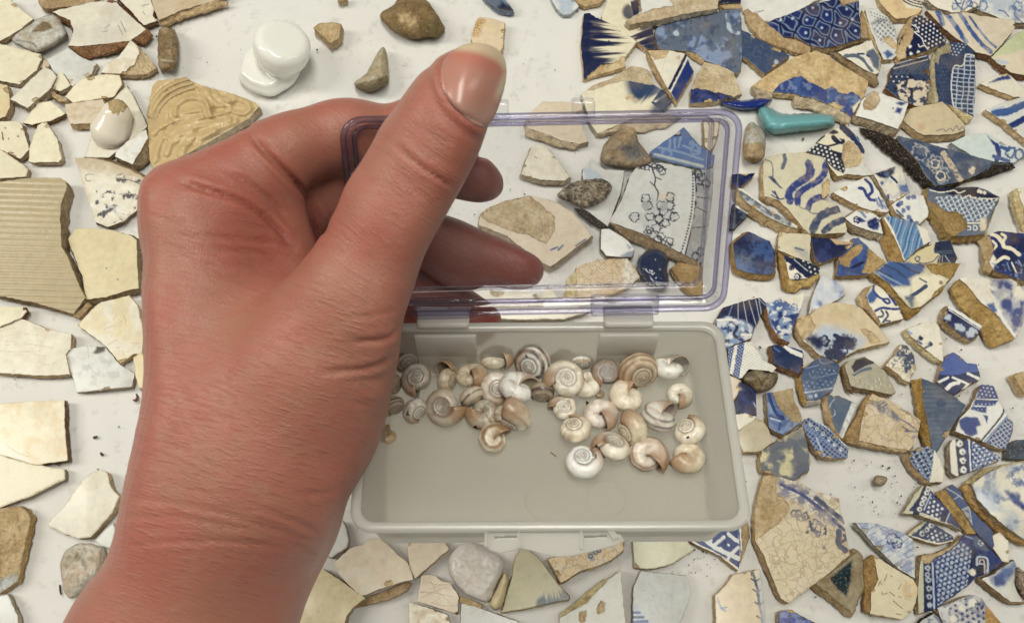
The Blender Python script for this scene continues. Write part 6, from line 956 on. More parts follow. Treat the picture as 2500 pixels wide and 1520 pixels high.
shell('blackened mottled shell with a jagged mouth', 1174, 1010, 38, 'umb', (.38, .33, .22), DK, [(.8, .35), (2.5, .4)], turn=-20, lean=20, seed=20, streak=.8)
shell('cream shell with pale rays and one round pit', 1252, 1013, 39, 'side', CRM, (.50, .38, .22), [(.6, .1), (.1, .1)], turn=250, lean=20, leand=-25, seed=21, holes=[(.5, 1.1, .08)])
shell('cream-brown shell turned underside up, alone at the front edge of the left heap', 1208, 1066, 37, 'umb', (.62, .52, .36), (.28, .17, .09), [(-1.2, .2)], turn=120, lean=8, seed=22)
shell('dark striped shell tip just showing at the hand', 958, 990, 24, 'side', (.40, .30, .2), DK, [(.8, .2), (.2, .2)], turn=0, lean=0, leand=30, seed=23)
shell('amber translucent shell cup at the edge of the hand', 944, 1060, 24, 'umb', (.55, .34, .10), turn=60, lean=-20, seed=24, inner=(.5, .28, .06))
shell('brown sliver of a shell between hand and ash-grey shell', 962, 940, 20, 'side', (.30, .22, .15), turn=90, lean=0, leand=70, seed=39)
shell('small cream spiral shell with a dark lip below the large one', 1371, 995, 33, 'apex', CRM, (.36, .22, .12), [(-.2, .25)], turn=-40, lean=10, seed=25, apexc=(.42, .36, .28))
shell('pale pink shell with a gaping brown mouth', 1468, 1012, 42, 'umb', (.70, .60, .53), turn=215, lean=-10, leand=0, seed=26, inner=(.16, .09, .03))
shell('cream shell whose side is broken open into a brown hollow', 1527, 964, 42, 'umb', (.68, .58, .42), turn=90, lean=-15, holes=[(.15, .8, .42)], seed=27, inner=(.24, .14, .05))
shell('small white shell with its navel and slit showing, near the tray side', 1661, 966, 32, 'umb', (.72, .66, .52), turn=240, lean=0, seed=28)
shell('black and white streaked shell lying mouth up, largest of the striped ones', 1611, 1016, 44, 'umb', (.58, .53, .47), (.10, .09, .10), [(-.4, .12), (-.8, .1), (0, .12)], turn=95, lean=-35, leand=-15, seed=29, inner=(.17, .07, .03))
shell('cream shell seen from the side with a bright keel line', 1544, 1044, 37, 'side', (.62, .52, .33), (.8, .76, .6), [(.15, .1)], turn=290, lean=0, leand=-55, seed=30, holes=[(.2, -1, .06)])
shell('sandy granular shell with a bluish grey apex', 1405, 1047, 38, 'apex', (.68, .58, .42), turn=50, lean=20, leand=-160, seed=31, apexc=(.36, .36, .36), streak=.5)
shell('creamy white shell with bold raised whorls, closest to the tray side', 1684, 1048, 38, 'apex', (.70, .63, .48), (.36, .20, .12), [(-.6, .2)], turn=-20, lean=28, leand=-120, seed=32)
shell('pale round shell with a rust-brown chip in its edge', 1489, 1089, 43, 'apex', (.66, .60, .48), turn=200, lean=30, leand=150, seed=33, holes=[(.02, .3, .16)], spire=.42, apexc=(.42, .42, .42))
shell('chalk white shell with a crisp deep spiral, frontmost of all', 1427, 1129, 43, 'apex', (.82, .81, .77), turn=10, lean=8, leand=180, seed=34, apexc=(.52, .45, .36), streak=.1, spire=.55)
shell('brown-ringed shell lying navel up with a dark centre', 1585, 1110, 46, 'umb', (.60, .50, .40), (.24, .15, .12), [(-.1, .2), (-.7, .12)], turn=195, lean=6, seed=35, inner=(.30, .17, .07))
shell('tan-bellied shell with a torn mouth in the front corner', 1677, 1116, 42, 'umb', (.60, .49, .32), turn=300, lean=-8, seed=36, inner=(.26, .12, .03), holes=[(.5, .9, .13)])
shell('tiny brown shell no bigger than a seed', 1463, 961, 12, 'umb', (.34, .22, .10), turn=0, lean=0, seed=37)
# ------------------------------------------------------------------ the hand: one continuous skin grown from tapered limbs
def hand_field(p):
    C = lambda x, y, d: tocam(x, y, d)
    cone = lambda a, b_, ra, rb: sd_cone(p, C(*a), C(*b_), ra / 1000, rb / 1000)
    def chain(*q, k=.004):
        f = None
        for (a, ra), (b_, rb) in zip(q[:-1], q[1:]):
            g = cone(a, b_, ra, rb); f = g if f is None else smin(f, g, k)
        return f
    # forearm and wrist (broad, two bones side by side)
    arm = chain(((330, 1900, .232), 25), ((430, 1520, .226), 24.5), ((505, 1270, .222), 21.5), ((560, 1090, .222), 20), k=.01)
    arm = smin(arm, chain(((560, 1900, .246), 24), ((600, 1520, .242), 22), ((650, 1270, .238), 19), ((700, 1080, .236), 18), k=.01), .016)
    # back of the hand: four metacarpals fanned away from the lens
    back = chain(((560, 1090, .222), 19), ((470, 800, .222), 15), ((440, 560, .224), 11.5), ((440, 500, .225), 10.5))
    for a, b_, r0, r1 in (((600, 1090, .238), (520, 600, .246), 15, 10), ((650, 1090, .250), (600, 690, .262), 14, 10), ((700, 1090, .258), (690, 790, .277), 12, 9)):
        back = smin(back, cone(a, b_, r0, r1), .012)
    # thumb
    thumb = chain(((660, 1110, .219), 20), ((760, 900, .213), 17.5), ((880, 730, .207), 13.8), ((985, 520, .203), 12.6), ((1062, 395, .201), 12.4), ((1105, 300, .199), 12.3), ((1142, 218, .1975), 10.6), ((1160, 172, .1965), 8.0), k=.006)
    thenar = smin(cone((840, 830, .224), (760, 1080, .228), 15, 19), cone((800, 1010, .232), (700, 1180, .232), 15, 16), .01)
    web = cone((640, 760, .231), (715, 650, .234), 10, 5.5)
    web = smin(web, cone((560, 680, .228), (690, 610, .235), 10, 6), .01)
    web = smin(web, cone((520, 560, .226), (650, 520, .234), 9.5, 8), .012)
    body = smin(smin(arm, back, .02), web, .012)
    body = smin(body, smin(thumb, thenar, .016), .009)
    # fingers
    index = chain(((440, 500, .225), 10.6), ((560, 440, .228), 9.8), ((700, 365, .232), 9.6), ((845, 318, .2375), 9.4), ((980, 335, .2435), 9.6), ((1080, 385, .2475), 9.6), ((1172, 434, .2505), 9.0))
    middle = chain(((520, 600, .246), 11), ((690, 500, .249), 11.5), ((830, 430, .254), 11), ((960, 520, .266), 10.8), ((1130, 612, .266), 10.6), ((1262, 640, .265), 10.0))
    ring = chain(((600, 690, .262), 11), ((780, 590, .268), 11), ((900, 620, .276), 10.4), ((1020, 740, .278), 9.8), ((1160, 785, .277), 8.8))
    pinky = chain(((690, 790, .277), 9), ((880, 780, .287), 8), ((1040, 880, .288), 7.6), ((1110, 920, .287), 7))
    fing = smin(middle, smin(ring, pinky, .004), .004)
    return body, smin(index, fing, .004)
HS = .0009
lo = np.array([-.125, -.113, .180]); hi = np.array([.012, .058, .298])
nn = np.ceil((hi - lo) / HS).astype(int) + 1
gx = [lo[q] + HS * np.arange(nn[q]) for q in range(3)]
FV = np.empty(nn, np.float32); FG = np.empty(nn, np.float32)
for i0 in range(0, nn[0], 24):
    blk = np.stack(np.meshgrid(gx[0][i0:i0 + 24], gx[1], gx[2], indexing='ij'), -1).astype(np.float32)
    FV[i0:i0 + 24], FG[i0:i0 + 24] = hand_field(blk)
# trim the skin to the hand's own outline (the outer profile the photo shows), with rounded shoulders
R('p')
SIL = smooth_poly(pts('20,1640 128,1520 200,1430 250,1380 278,1290 292,1200 318,1080 340,980 346,880 343,790 336,700 342,620 346,540 346,460 356,432 385,408 430,392 470,376 540,330 620,288 700,258 770,240 840,231 900,236 948,252 968,222 1000,185 1050,143 1100,112 1150,101 1190,108 1216,130 1226,165 1222,215 1206,265 1192,305 1170,372 1140,420 1180,372 1225,420 1236,455 1225,482 1190,497 1150,497 1095,493 1060,520 1110,528 1180,562 1260,598 1318,628 1336,655 1330,690 1302,710 1250,712 1180,700 1180,720 1240,765 1240,800 1120,900 1000,960 945,1030 915,1110 862,1195 846,1225 838,1270 826,1320 800,1365 768,1420 735,1500 700,1640'), 1)
SILB = smooth_poly(pts('20,1640 128,1520 200,1430 250,1380 278,1290 292,1200 318,1080 340,980 346,880 343,790 336,700 342,620 346,540 346,460 356,432 385,408 430,392 470,376 540,330 620,288 700,258 770,240 840,240 900,262 948,252 968,222 1000,185 1050,143 1100,112 1150,101 1190,108 1216,130 1226,165 1222,215 1206,265 1192,305 1170,372 1140,432 1100,505 1062,572 1034,625 1016,690 996,745 982,790 982,850 966,930 945,1030 915,1110 862,1195 846,1225 838,1270 826,1320 800,1365 768,1420 735,1500 700,1640'), 1)
zz = gx[2]; U, Vv = np.meshgrid(gx[0], gx[1], indexing='ij')
for k in range(nn[2]):
    px, py = 1250 + U / zz[k] * FPX, 760 - Vv / zz[k] * FPX; px, py = px.ravel(), py.ravel()
    if k % 3 == 0:
        sds = []
        for sil in (SILB, SIL):
            d, _, _ = polydist(sil, px, py); sds.append(np.where(inside(sil, px, py), -d, d).reshape(U.shape))
    sb, sf_ = [(q * zz[k] / FPX).astype(np.float32) for q in sds]
    FV[:, :, k] = smin(smax(FV[:, :, k], sb, .006), smax(FG[:, :, k], sf_, .004), .007)
HV, HF = surface_nets(FV, lo, HS)
HV = relax(HV, HF, 6, .5); HN = vnormals(HV, HF)
px, py = topx(HV); front = sstep(-.1, .35, -HN[:, 2])
dep = HV[:, 2]
def crease(line, w, amp, dmax=.260, dmin=0.0, taper=True):
    q = smooth_open(pts(line)); d, _, _ = polydist(q, px, py, False)
    e = np.minimum(np.hypot(px - q[0][0], py - q[0][1]), np.hypot(px - q[-1][0], py - q[-1][1]))
    t = sstep(0, 45, e) if taper else 1
    return amp * np.exp(-(d / w) ** 2) * t * front * (dep < dmax) * (dep > dmin)
def smooth_open(p, it=2):
    for _ in range(it):
        p = np.concatenate([p[:1], np.stack([p[:-1] * .75 + p[1:] * .25, p[:-1] * .25 + p[1:] * .75], 1).reshape(-1, 2), p[-1:]])
    return p
R('p')
deep = 0; red = 0
def fold(line, w, a):
    """a skin fold: a sharp valley with a soft roll on either side"""
    return crease(line, w, a) - crease(line, w * 3.2, a * .42)
for ln, w, a, r in (('958,343 1000,385 1050,420 1110,458', 6, 1.3, .9), ('1020,305 1060,330 1100,358', 5, .45, .3), ('1060,315 1110,345 1140,368', 5, .35, .2), ('1000,345 1060,380 1120,410', 5, .35, .2), ('940,400 1000,450 1070,500', 6, .35, .2),
                 ('610,322 640,365 690,412 745,470 790,560', 9, 2.6, 1.0), ('640,330 672,370 700,385', 6, .7, .4), ('545,415 610,448 660,490 705,540', 7, 1.0, .5), ('440,445 520,470 590,492 650,535 715,600', 8, 2.2, .9), ('590,360 650,410 700,470', 6, .5, .2),
                 ('420,575 560,580 640,588 715,606', 6, .8, .4), ('500,612 600,612 690,628', 6, .6, .3), ('520,645 600,650 660,655', 6, .5, .2), ('540,675 600,685 640,690', 6, .4, .1), ('360,520 440,545 480,560', 6, .3, .1), ('420,540 500,560', 6, .3, .1),
                 ('980,790 955,818 920,832 850,832', 8, 1.1, .6), ('968,858 930,885 880,902 790,908', 9, 1.2, .6), ('962,915 905,925 820,928', 7, .5, .2), ('985,750 930,768 850,776', 6, .4, .2), ('955,980 900,985 840,980', 8, .4, .1),
                 ('300,1210 420,1225 560,1255 700,1300 780,1325', 6, .5, .2), ('292,1262 420,1255 560,1285 640,1292', 6, .5, .2), ('620,1230 720,1270 800,1312', 6, .7, .3), ('300,1330 460,1318 600,1322 700,1338', 6, .5, .2), ('690,1312 760,1345 800,1362', 6, .6, .2), ('840,1190 780,1208 720,1205', 7, .5, .2), ('320,1160 430,1180 540,1215', 5, .3, .1), ('400,1080 520,1130 640,1190', 5, .25, .1)):
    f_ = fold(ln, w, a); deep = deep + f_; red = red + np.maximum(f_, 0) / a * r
deep = deep + crease('848,1225 832,1290 800,1360 760,1440', 14, 1.6)
# soft mounds and hollows: tendon, knuckle, ball of the thumb
def mound(x, y, rx, ry, amp, rot=0):
    a = math.radians(rot); u = (px - x) * math.cos(a) + (py - y) * math.sin(a); v = -(px - x) * math.sin(a) + (py - y) * math.cos(a)
    return amp * np.exp(-(u / rx) ** 2 - (v / ry) ** 2) * front * (dep < .245)
bulge = mound(690, 470, 90, 40, 1.4, 40) + mound(610, 530, 90, 30, 1.2, 35) + mound(930, 880, 70, 26, .6, -15) + mound(930, 960, 60, 30, .7, -20) + mound(960, 820, 40, 22, .5, -20) + mound(1050, 400, 60, 40, .5, 30) + mound(720, 1000, 90, 240, -.8, -25) + mound(880, 600, 60, 120, .4, 30)
fine = (fbm(px / 60, py / 60, 3, 3) - .5) * .5 * front
NAIL = smooth_poly(pts('1080,150 1110,118 1150,103 1195,108 1226,128 1238,160 1235,205 1222,250 1206,290 1188,312 1165,308 1135,286 1105,258 1083,225 1074,185'), 2)
nd, _, _ = polydist(NAIL, px, py); nd = np.where(inside(NAIL, px, py), -nd, nd); side = sstep(120, 175, py) * (dep < .212) * front
bulge = bulge + .75 * np.exp(-((nd - 10) / 9) ** 2) * side; red = red + .45 * np.exp(-((nd - 1) / 5) ** 2) * side
bulge = bulge - .35 * np.exp(-((nd - 30) / 10) ** 2) * side
HV2 = HV - HN * ((deep - bulge) / 1000)[:, None] + HN * (fine / 1000)[:, None] * .5
# wrinkle coordinates: fine lines run across the wrist and across the thumb
def along(a, b_):
    v = np.array(b_, float) - np.array(a, float); return v / np.hypot(*v)
def wr(angle, per, length):
    a = math.radians(angle); return np.stack([(-px * math.sin(a) + py * math.cos(a)) / per, (px * math.cos(a) + py * math.sin(a)) / length, dep * 40], -1)
wrist_uv = wr(16, 8.0, 52.0); thumb_uv = wr(36, 8.0, 44.0); tmask = sstep(-60, 60, (px - 800) * .80 - (py - 640) * .60)
zone = np.clip(np.exp(-((px - 560) / 330) ** 2 - ((py - 1180) / 210) ** 2) * 1.0 + .9 * np.exp(-((px - 880) / 150) ** 2 - ((py - 830) / 130) ** 2) + .6 * np.exp(-((px - 1050) / 100) ** 2 - ((py - 430) / 110) ** 2) + .6 * np.exp(-((px - 600) / 160) ** 2 - ((py - 610) / 70) ** 2) + .42, 0, 1) * front
tip = np.exp(-((px - 1180) ** 2 + (py - 440) ** 2) / 90 ** 2) + np.exp(-((px - 1270) ** 2 + (py - 650) ** 2) / 90 ** 2) + .8 * np.exp(-((px - 1110) ** 2 + (py - 330) ** 2) / 110 ** 2) + .7 * np.exp(-((px - 640) ** 2 + (py - 320) ** 2) / 200 ** 2)
HW = toworld(HV2)
def mk_skin():
    m, nt, b, out = mat('skin'); tc = N(nt, 'ShaderNodeTexCoord').outputs['Object']
    n1 = noise(nt, 45, 4, .6, tc); n2 = noise(nt, 220, 4, .6, tc); n3 = noise(nt, 1300, 3, .6, tc)
    c = mixc(nt, (.345, .146, .102), (.355, .121, .090), ramp(nt, n1.outputs[0], [(.38, gray(0)), (.62, gray(1))]).outputs[0])
    c = mixc(nt, c, (.32, .175, .112), mathn(nt, 'MULTIPLY', ramp(nt, n2.outputs[0], [(.5, gray(0)), (.75, gray(1))]).outputs[0], .5))
    c = mixc(nt, c, (.26, .036, .026), mathn(nt, 'MULTIPLY', attr(nt, 'flush_shade').outputs['Fac'], .68))
    c = mixc(nt, c, (.24, .09, .055), mathn(nt, 'MULTIPLY', ramp(nt, n3.outputs[0], [(.66, gray(0)), (.76, gray(1))]).outputs[0], .28))
    wa = noise(nt, 1.0, 3, .6, attr(nt, 'wrist_uv').outputs['Vector']); wb = noise(nt, 1.0, 3, .6, attr(nt, 'thumb_uv').outputs['Vector'])
    wm = mixc(nt, wa.outputs[0], wb.outputs[0], attr(nt, 'tmask').outputs['Fac'])
    w2 = N(nt, 'ShaderNodeTexVoronoi', feature='DISTANCE_TO_EDGE'); w2.inputs['Scale'].default_value = 1100; L(nt, tc, w2.inputs['Vector'])
    wl = ramp(nt, wm, [(.30, gray(0)), (.50, gray(1))]).outputs[0]
    z = attr(nt, 'zone').outputs['Fac']
    c = mixc(nt, c, (.26, .085, .055), mathn(nt, 'MULTIPLY', mathn(nt, 'MULTIPLY', mathn(nt, 'SUBTRACT', 1.0, wl), z), .24))
    h = mathn(nt, 'ADD', mathn(nt, 'MULTIPLY', mathn(nt, 'MULTIPLY', wl, z), .58), mathn(nt, 'ADD', mathn(nt, 'MULTIPLY', ramp(nt, w2.outputs['Distance'], [(0, gray(0)), (.12, gray(1))]).outputs[0], .12), mathn(nt, 'MULTIPLY', n3.outputs[0], .30)))
    L(nt, c, b.inputs['Base Color']); L(nt, bump(nt, h, .55, .00045), b.inputs['Normal'])
    b.inputs['Roughness'].default_value = .44; b.inputs['Specular IOR Level'].default_value = .40
    b.inputs['Subsurface Weight'].default_value = .35; b.inputs['Subsurface Radius'].default_value = (1.0, .32, .18); b.inputs['Subsurface Scale'].default_value = .0045
    return m
SKIN = mk_skin()
hm = make_mesh('hand', HW, [HF], {'flush_shade': np.clip(red * .75 + tip * .40 + sstep(.250, .262, dep) * 1.0 + .35 * np.exp(-((px - 700) / 160) ** 2 - ((py - 560) / 60) ** 2), 0, 1), 'zone': zone, 'wrist_uv': wrist_uv, 'thumb_uv': thumb_uv, 'tmask': tmask}, True, [SKIN])  # skin redness, plus shade on the far fingers painted in as dark red
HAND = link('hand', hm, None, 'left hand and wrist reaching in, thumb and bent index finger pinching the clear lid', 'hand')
# thumb nail: a curved plate grown from the skin under it
bvh = BVHTree.FromPolygons([tuple(v) for v in HW], [tuple(f) for f in HF])
camp = Vector((0, 0, CAM_H))
X, Y, F, E = grid_poly(densify(NAIL, 4, 0), 3.0, sharp=False)
dr = P(X, Y, 1.0) - np.array([0, 0, CAM_H])
hd = np.full(len(X), np.nan)
for i in range(len(X)):
    v = Vector(dr[i]); hit = bvh.ray_cast(camp, v.normalized())
    if hit[0] is not None: hd[i] = (hit[0] - camp).length / v.length
ok = ~np.isnan(hd) & (hd < .215)
cxn, cyn = 1150, 205; axn = along((1105, 300), (1160, 130)); pxn = np.array([-axn[1], axn[0]])
s_ = ((X - cxn) * axn[0] + (Y - cyn) * axn[1]) / 100; r_ = ((X - cxn) * pxn[0] + (Y - cyn) * pxn[1]) / 100
A_ = np.stack([np.ones_like(s_), s_, r_, s_ * s_, r_ * r_, s_ * r_], -1); core = ok & (np.hypot(s_, r_) < .72)
co = np.linalg.lstsq(A_[core], hd[core], rcond=None)[0]; co[4] = max(co[4], .0016); co[3] = np.clip(co[3], 0, .002); fit = A_ @ co
dn, _, _ = polydist(NAIL, X, Y)
low = sstep(.5, .95, -s_)
fit = fit - .0009 + .0007 * low * (1 - sstep(0, 22, dn)) + .0004 * (1 - sstep(0, 7, dn))
fit = np.where(ok & (s_ < .55), np.minimum(fit, hd - .00015), fit)
VN = P(X, Y, fit); n2 = rim_normals(VN, E)
free = sstep(.66, .88, s_ + .30 * r_ * r_ + .18 * r_ * 0 + .25 * np.maximum(-r_, 0) * 0 + .30 * np.maximum(np.where(pxn[0] * r_ > 0, np.abs(r_), 0) - .45, 0))
rightside = (X - (1142 + (Y - 205) * -.42)) ; free = np.maximum(free, sstep(70, 86, rightside) * sstep(-.35, .1, s_))
cn = np.tile(np.array((.40, .195, .15)), (len(X), 1)); cn += (np.array((.40, .23, .18)) - cn) * (sstep(-.2, -.75, s_) * .0 + sstep(.2, .75, -s_))[:, None]
cn += (np.array((.42, .14, .10)) - cn) * (sstep(.25, .6, s_) * .6)[:, None]
cn += (np.array((.50, .40, .27)) - cn) * free[:, None]
dirv = dr / np.linalg.norm(dr, axis=1, keepdims=True); rim = np.unique(E); remap = np.full(len(X), -1); remap[rim] = np.arange(len(rim))
VB = VN[rim] + dirv[rim] * .0006; EB = len(X) + remap[E]
SK = np.stack([E[:, 1], E[:, 0], EB[:, 0], EB[:, 1]], 1)
def mk_nail():
    m, nt, b, out = mat('nail'); L(nt, attr(nt, 'pig').outputs['Vector'], b.inputs['Base Color']); b.inputs['Roughness'].default_value = .27
    b.inputs['Subsurface Weight'].default_value = .3; b.inputs['Subsurface Radius'].default_value = (1, .5, .35); b.inputs['Subsurface Scale'].default_value = .002
    tc = N(nt, 'ShaderNodeTexCoord').outputs['Object']; L(nt, bump(nt, noise(nt, 250, 3, .5, tc).outputs[0], .10, .0006), b.inputs['Normal']); return m
link('thumb_nail', make_mesh('thumb_nail', np.concatenate([VN, VB]), [F, SK], {'pig': np.concatenate([cn, cn[rim]])}, True, [mk_nail()]), HAND)
# ------------------------------------------------------------------ knob, handle stub, specks and the cloth
def solid(name, fld, lo, hi, h, m, pig, parent=None, **k):
    lo = np.array(lo); hi = np.array(hi); n = np.ceil((hi - lo) / h).astype(int) + 1
    g = np.stack(np.meshgrid(*[lo[q] + h * np.arange(n[q]) for q in range(3)], indexing='ij'), -1).astype(np.float32)
    V, F = surface_nets(fld(g), lo, h); V = relax(V, F, 4)
    pg = pig(V) if callable(pig) else np.tile(np.array(pig), (len(V), 1))
    return link(name, make_mesh(name, V, [F], {'pig': pg}, True, [m]), parent, **k)
kb = G(660, 176, .0); k2 = G(692, 94, .0255); k1 = G(682, 150, .008)
def knob(p):
    q = p - kb.astype(np.float32); an = np.arctan2(q[..., 1], q[..., 0])
    r = np.hypot(q[..., 0], q[..., 1]) - .0005 * np.cos(5 * an + 1) - .0002 * np.cos(9 * an)
    def disc(rad, z0, z1, rr):
        dx = r - (rad - rr); dz = np.abs(q[..., 2] - (z0 + z1) / 2) - ((z1 - z0) / 2 - rr)
        return np.sqrt(np.maximum(dx, 0) ** 2 + np.maximum(dz, 0) ** 2) + np.minimum(np.maximum(dx, dz), 0) - rr
    base = smin(disc(.0165, .0, .0048, .0022), disc(.0142, .002, .0085, .002), .003)
    ax = k2 - k1; ax = ax / np.linalg.norm(ax)
    v = p - k1.astype(np.float32); hgt = v @ ax.astype(np.float32); rad = np.sqrt(np.maximum((v * v).sum(-1) - hgt * hgt, 0))
    H_ = float(np.linalg.norm(k2 - k1)); R_ = .0148 - .0034 * (1 - np.clip(hgt / .009, 0, 1)) ** 1.5
    dx = rad - (R_ - .0048); dz = np.abs(hgt - H_ * .45) - (H_ * .55 - .0048)
    cyl = np.sqrt(np.maximum(dx, 0) ** 2 + np.maximum(dz, 0) ** 2) + np.minimum(np.maximum(dx, dz), 0) - .0048
    return smax(smin(base, cyl, .0022), -(p[..., 2] - .0004), .001)
solid('glass_stopper', knob, kb + np.array([-.024, -.024, -.001]), kb + np.array([.03, .040, .042]), .0007, MILK, (.82, .82, .77), label='glossy white glass stopper with a domed head on a melted-looking foot', cat='stopper')
R('A')
nb0 = G(*pts('1045,1225')[0], .0055); nb1 = G(*pts('1090,1085')[0], .0110)
solid('handle_stub', lambda p: smax(sd_cone(p, nb0, nb1, .0104, .0078), -(p[..., 2] - .0036), .001), nb0 + np.array([-.014, -.014, -.004]), nb1 + np.array([.014, .014, .012]), .0006, MILK, (.76, .70, .60), NUBBASE)
pe = G(*pts('1095,1055')[0], .0128)
solid('stub_break', lambda p: sd_ell(p, pe, (.0060, .0072, .0062)) + .0002 * np.sin(p[..., 0] * 3000), pe - .009, pe + .009, .0006, BODY, (.66, .50, .27), NUBBASE)
# cloth
nx, ny = 430, 400; GX, GY = np.meshgrid(np.linspace(-.75, .75, nx), np.linspace(-.40, 1.0, ny), indexing='ij')
Z = -.0018 + .0040 * (fbm(GX * 8, GY * 8, 41, 3) - .5) + .0010 * (fbm(GX * 40, GY * 14, 45, 2) - .5)
Z += .0012 * np.exp(-((GX * .8 + GY * .6 + .05 * np.sin(GY * 20) + .02) / .012) ** 2) * sstep(-.05, .2, -GX)
R('p')
for ln, hgt_, w_ in (('20,1290 120,1278 300,1300 460,1290', .0008, .0022), ('100,1395 260,1390 480,1405', .0006, .0018), ('180,940 230,1000 260,1090 250,1180', .0010, .006), ('1000,20 1100,90 1180,230', .0007, .005), ('1330,60 1300,150 1340,260', .0007, .004), ('2060,1130 2200,1160 2300,1130', .0006, .004), ('1640,1330 1720,1420 1700,1500', .0007, .004), ('560,30 640,20 800,60', .0006, .004)):
    q = soft_line(pts(ln)); q = G(q[:, 0], q[:, 1], 0.0)[:, :2]; d, _, _ = polydist(q, GX.ravel(), GY.ravel(), False)
    Z += hgt_ * np.exp(-(d.reshape(GX.shape) / w_) ** 2)
Z = np.minimum(Z, -.0001)
I = np.arange(nx * ny).reshape(nx, ny); Fc = np.stack([I[:-1, :-1], I[1:, :-1], I[1:, 1:], I[:-1, 1:]], -1).reshape(-1, 4)
def mk_cloth():
    m, nt, b, out = mat('white_cloth'); tc = N(nt, 'ShaderNodeTexCoord').outputs['Object']
    n1 = noise(nt, 18, 4, .6, tc); n2 = noise(nt, 3000, 2, .5, tc); n3 = noise(nt, 160, 5, .65, tc)
    c = mixc(nt, (.76, .755, .735), (.66, .65, .62), n1.outputs[0])
    c = mixc(nt, c, (.40, .36, .30), mathn(nt, 'MULTIPLY', ramp(nt, n3.outputs[0], [(.56, gray(0)), (.80, gray(1))]).outputs[0], .6))
    L(nt, c, b.inputs['Base Color']); b.inputs['Roughness'].default_value = .9; b.inputs['Specular IOR Level'].default_value = .1
    wx = N(nt, 'ShaderNodeTexWave'); wx.inputs['Scale'].default_value = 900; L(nt, tc, wx.inputs['Vector'])
    L(nt, bump(nt, mathn(nt, 'ADD', n2.outputs[0], wx.outputs['Fac']), .12, .0003), b.inputs['Normal']); return m
link('tablecloth', make_mesh('tablecloth', np.stack([GX, GY, Z], -1).reshape(-1, 3), [Fc], None, True, [mk_cloth()]), None, 'white cloth spread under all the sherds', 'tablecloth', kind='structure')
# crumbs of dirt nobody could count
sv = []; sf = []; rs = np.random.RandomState(77)
spots = [(rs.uniform(0, 2500), rs.uniform(0, 1520), rs.uniform(1.2, 3.2)) for _ in range(150)]
spots += [(rs.normal(2160, 60), rs.normal(1190, 45), rs.uniform(.8, 2.6)) for _ in range(60)] + [(rs.normal(2330, 40), rs.normal(950, 50), rs.uniform(1, 3)) for _ in range(24)] + [(rs.normal(1710, 30), rs.normal(1370, 30), rs.uniform(1, 2.6)) for _ in range(24)]
spots += [(2155, 1136, 4), (2170, 1142, 4.5), (2186, 1161, 3.5), (233, 1067, 6), (249, 1108, 6), (290, 1041, 3), (1961, 339, 3.5), (1856, 847, 5), (2240, 1335, 4), (1165, 320, 2), (774, 122, 3), (1409, 25, 4), (2130, 1225, 3.5), (2200, 1210, 3)]
for x, y, r in spots:
    n = 6; c0 = len(sv); a0 = rs.uniform(0, 6.28); el = rs.uniform(.35, 1)
    for i in range(n):
        a = a0 + i * 2 * PI / n; q = r * rs.uniform(.6, 1.3); u, v = q * math.cos(a), q * el * math.sin(a)
        sv.append(G(x + u * math.cos(a0) - v * math.sin(a0), y + u * math.sin(a0) + v * math.cos(a0), .0003))
    sv.append(G(x, y, .0003 + r * .00012)); sf += [(c0 + (i + 1) % n, c0 + i, c0 + n) for i in range(n)]
link('dirt_crumbs', make_mesh('dirt_crumbs', np.array(sv), [np.array(sf)], {'pig': np.tile(np.array((.13, .095, .06)), (len(sv), 1))}, True, [BODY]), None, 'dark crumbs of dirt scattered over the cloth', 'dirt', kind='stuff')
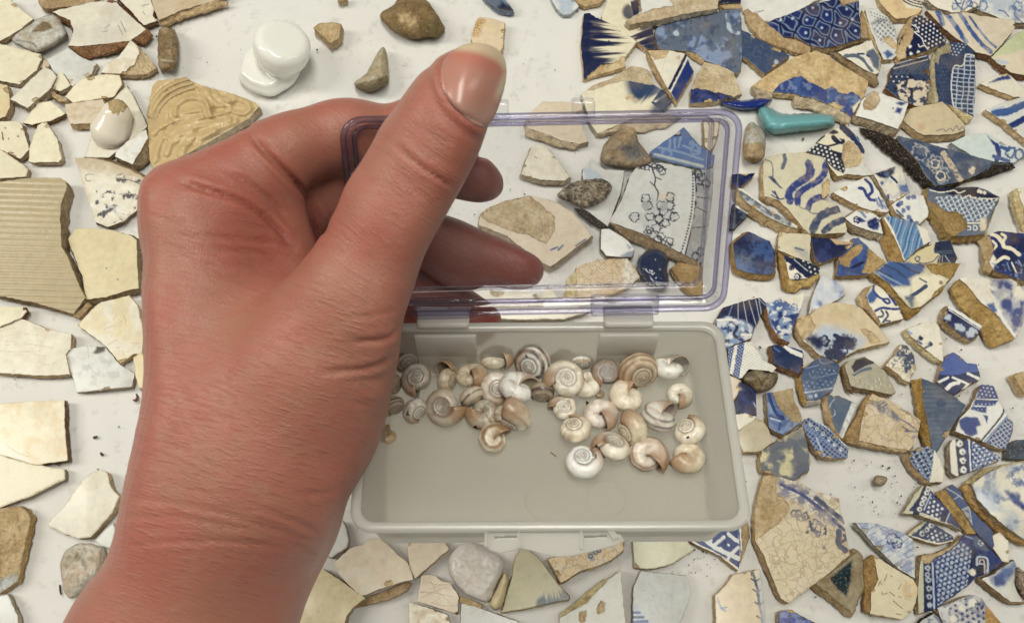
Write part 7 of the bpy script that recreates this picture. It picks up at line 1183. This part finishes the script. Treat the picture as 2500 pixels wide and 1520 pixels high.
# seeds and husks
R('C')
pebble('red-brown curled seed husk lying on the cloth beside the wrist', '1268,765 1285,768 1305,795 1306,830 1280,848 1255,845 1238,822 1262,822 1278,805', (.12, .03, .02), h=1.6, name='seed_husk', cat='seed', rough=.3, mt=GLOSS, jit=.3, pitch=1.2)
R('D')
pebble('thin dark curved seed beside the frilly shell lump', '550,1132 566,1135 566,1180 582,1238 565,1235 552,1200', (.03, .012, .012), h=1.2, name='seed_husk', cat='seed', rough=.3, mt=GLOSS, jit=.3, pitch=1.2)
R('v')
def in_tray(label, poly, g, h, mt):
    global G
    n0 = len(bpy.data.objects); o = pebble(label, poly, g, h=h, name='dark_chip', cat='chip', rough=.4, mt=mt, jit=.3, pitch=1.2); return o
for lab, x, y, r in (('small black three-cornered chip in the tray beside the tiny brown shell', 1435, 986, 8), ('thin rusty sliver on the bare tray floor', 1351, 1108, 7)):
    c0 = on_floor(x, y, .0006); s = r * .25 / FPX; ang = [0, 2.0, 4.3] if r == 8 else [.55, .75, 3.7, 3.9]
    ring = np.array([c0 + np.array([math.cos(a), -math.sin(a), 0]) * s * (1.2 if r == 8 else 1.3) for a in ang]); lowr = ring - np.array([0, 0, .0005]); n = len(ring)
    fs = [np.stack([np.arange(n), n + np.arange(n), n + (np.arange(n) + 1) % n, (np.arange(n) + 1) % n], 1), np.arange(n)[None], (n + np.arange(n))[None, ::-1]]
    link('tray_chip', make_mesh('tray_chip', np.concatenate([ring, lowr]), fs, {'pig': np.tile(np.array((.02, .012, .01) if r == 8 else (.35, .18, .10)), (2 * n, 1))}, False, [BODY]), None, lab, 'chip')
# ------------------------------------------------------------------ put every thing's origin at its own base
for o in [q for q in COL.objects if q.parent is None and q.type in ('MESH', 'EMPTY')]:
    ms = [o] + [q for q in o.children_recursive]; ms = [q for q in ms if q.type == 'MESH']
    allv = []
    for q in ms:
        v = np.empty(len(q.data.vertices) * 3, np.float32); q.data.vertices.foreach_get('co', v); allv.append(v.reshape(-1, 3))
    A = np.concatenate(allv) if len(ms) else np.zeros((1, 3)); c_ = np.array([(A[:, 0].min() + A[:, 0].max()) / 2, (A[:, 1].min() + A[:, 1].max()) / 2, A[:, 2].min()], np.float32)
    for q, v in zip(ms, allv):
        q.data.vertices.foreach_set('co', (v - c_).ravel()); q.data.update()
    o.location = [float(t) for t in c_]
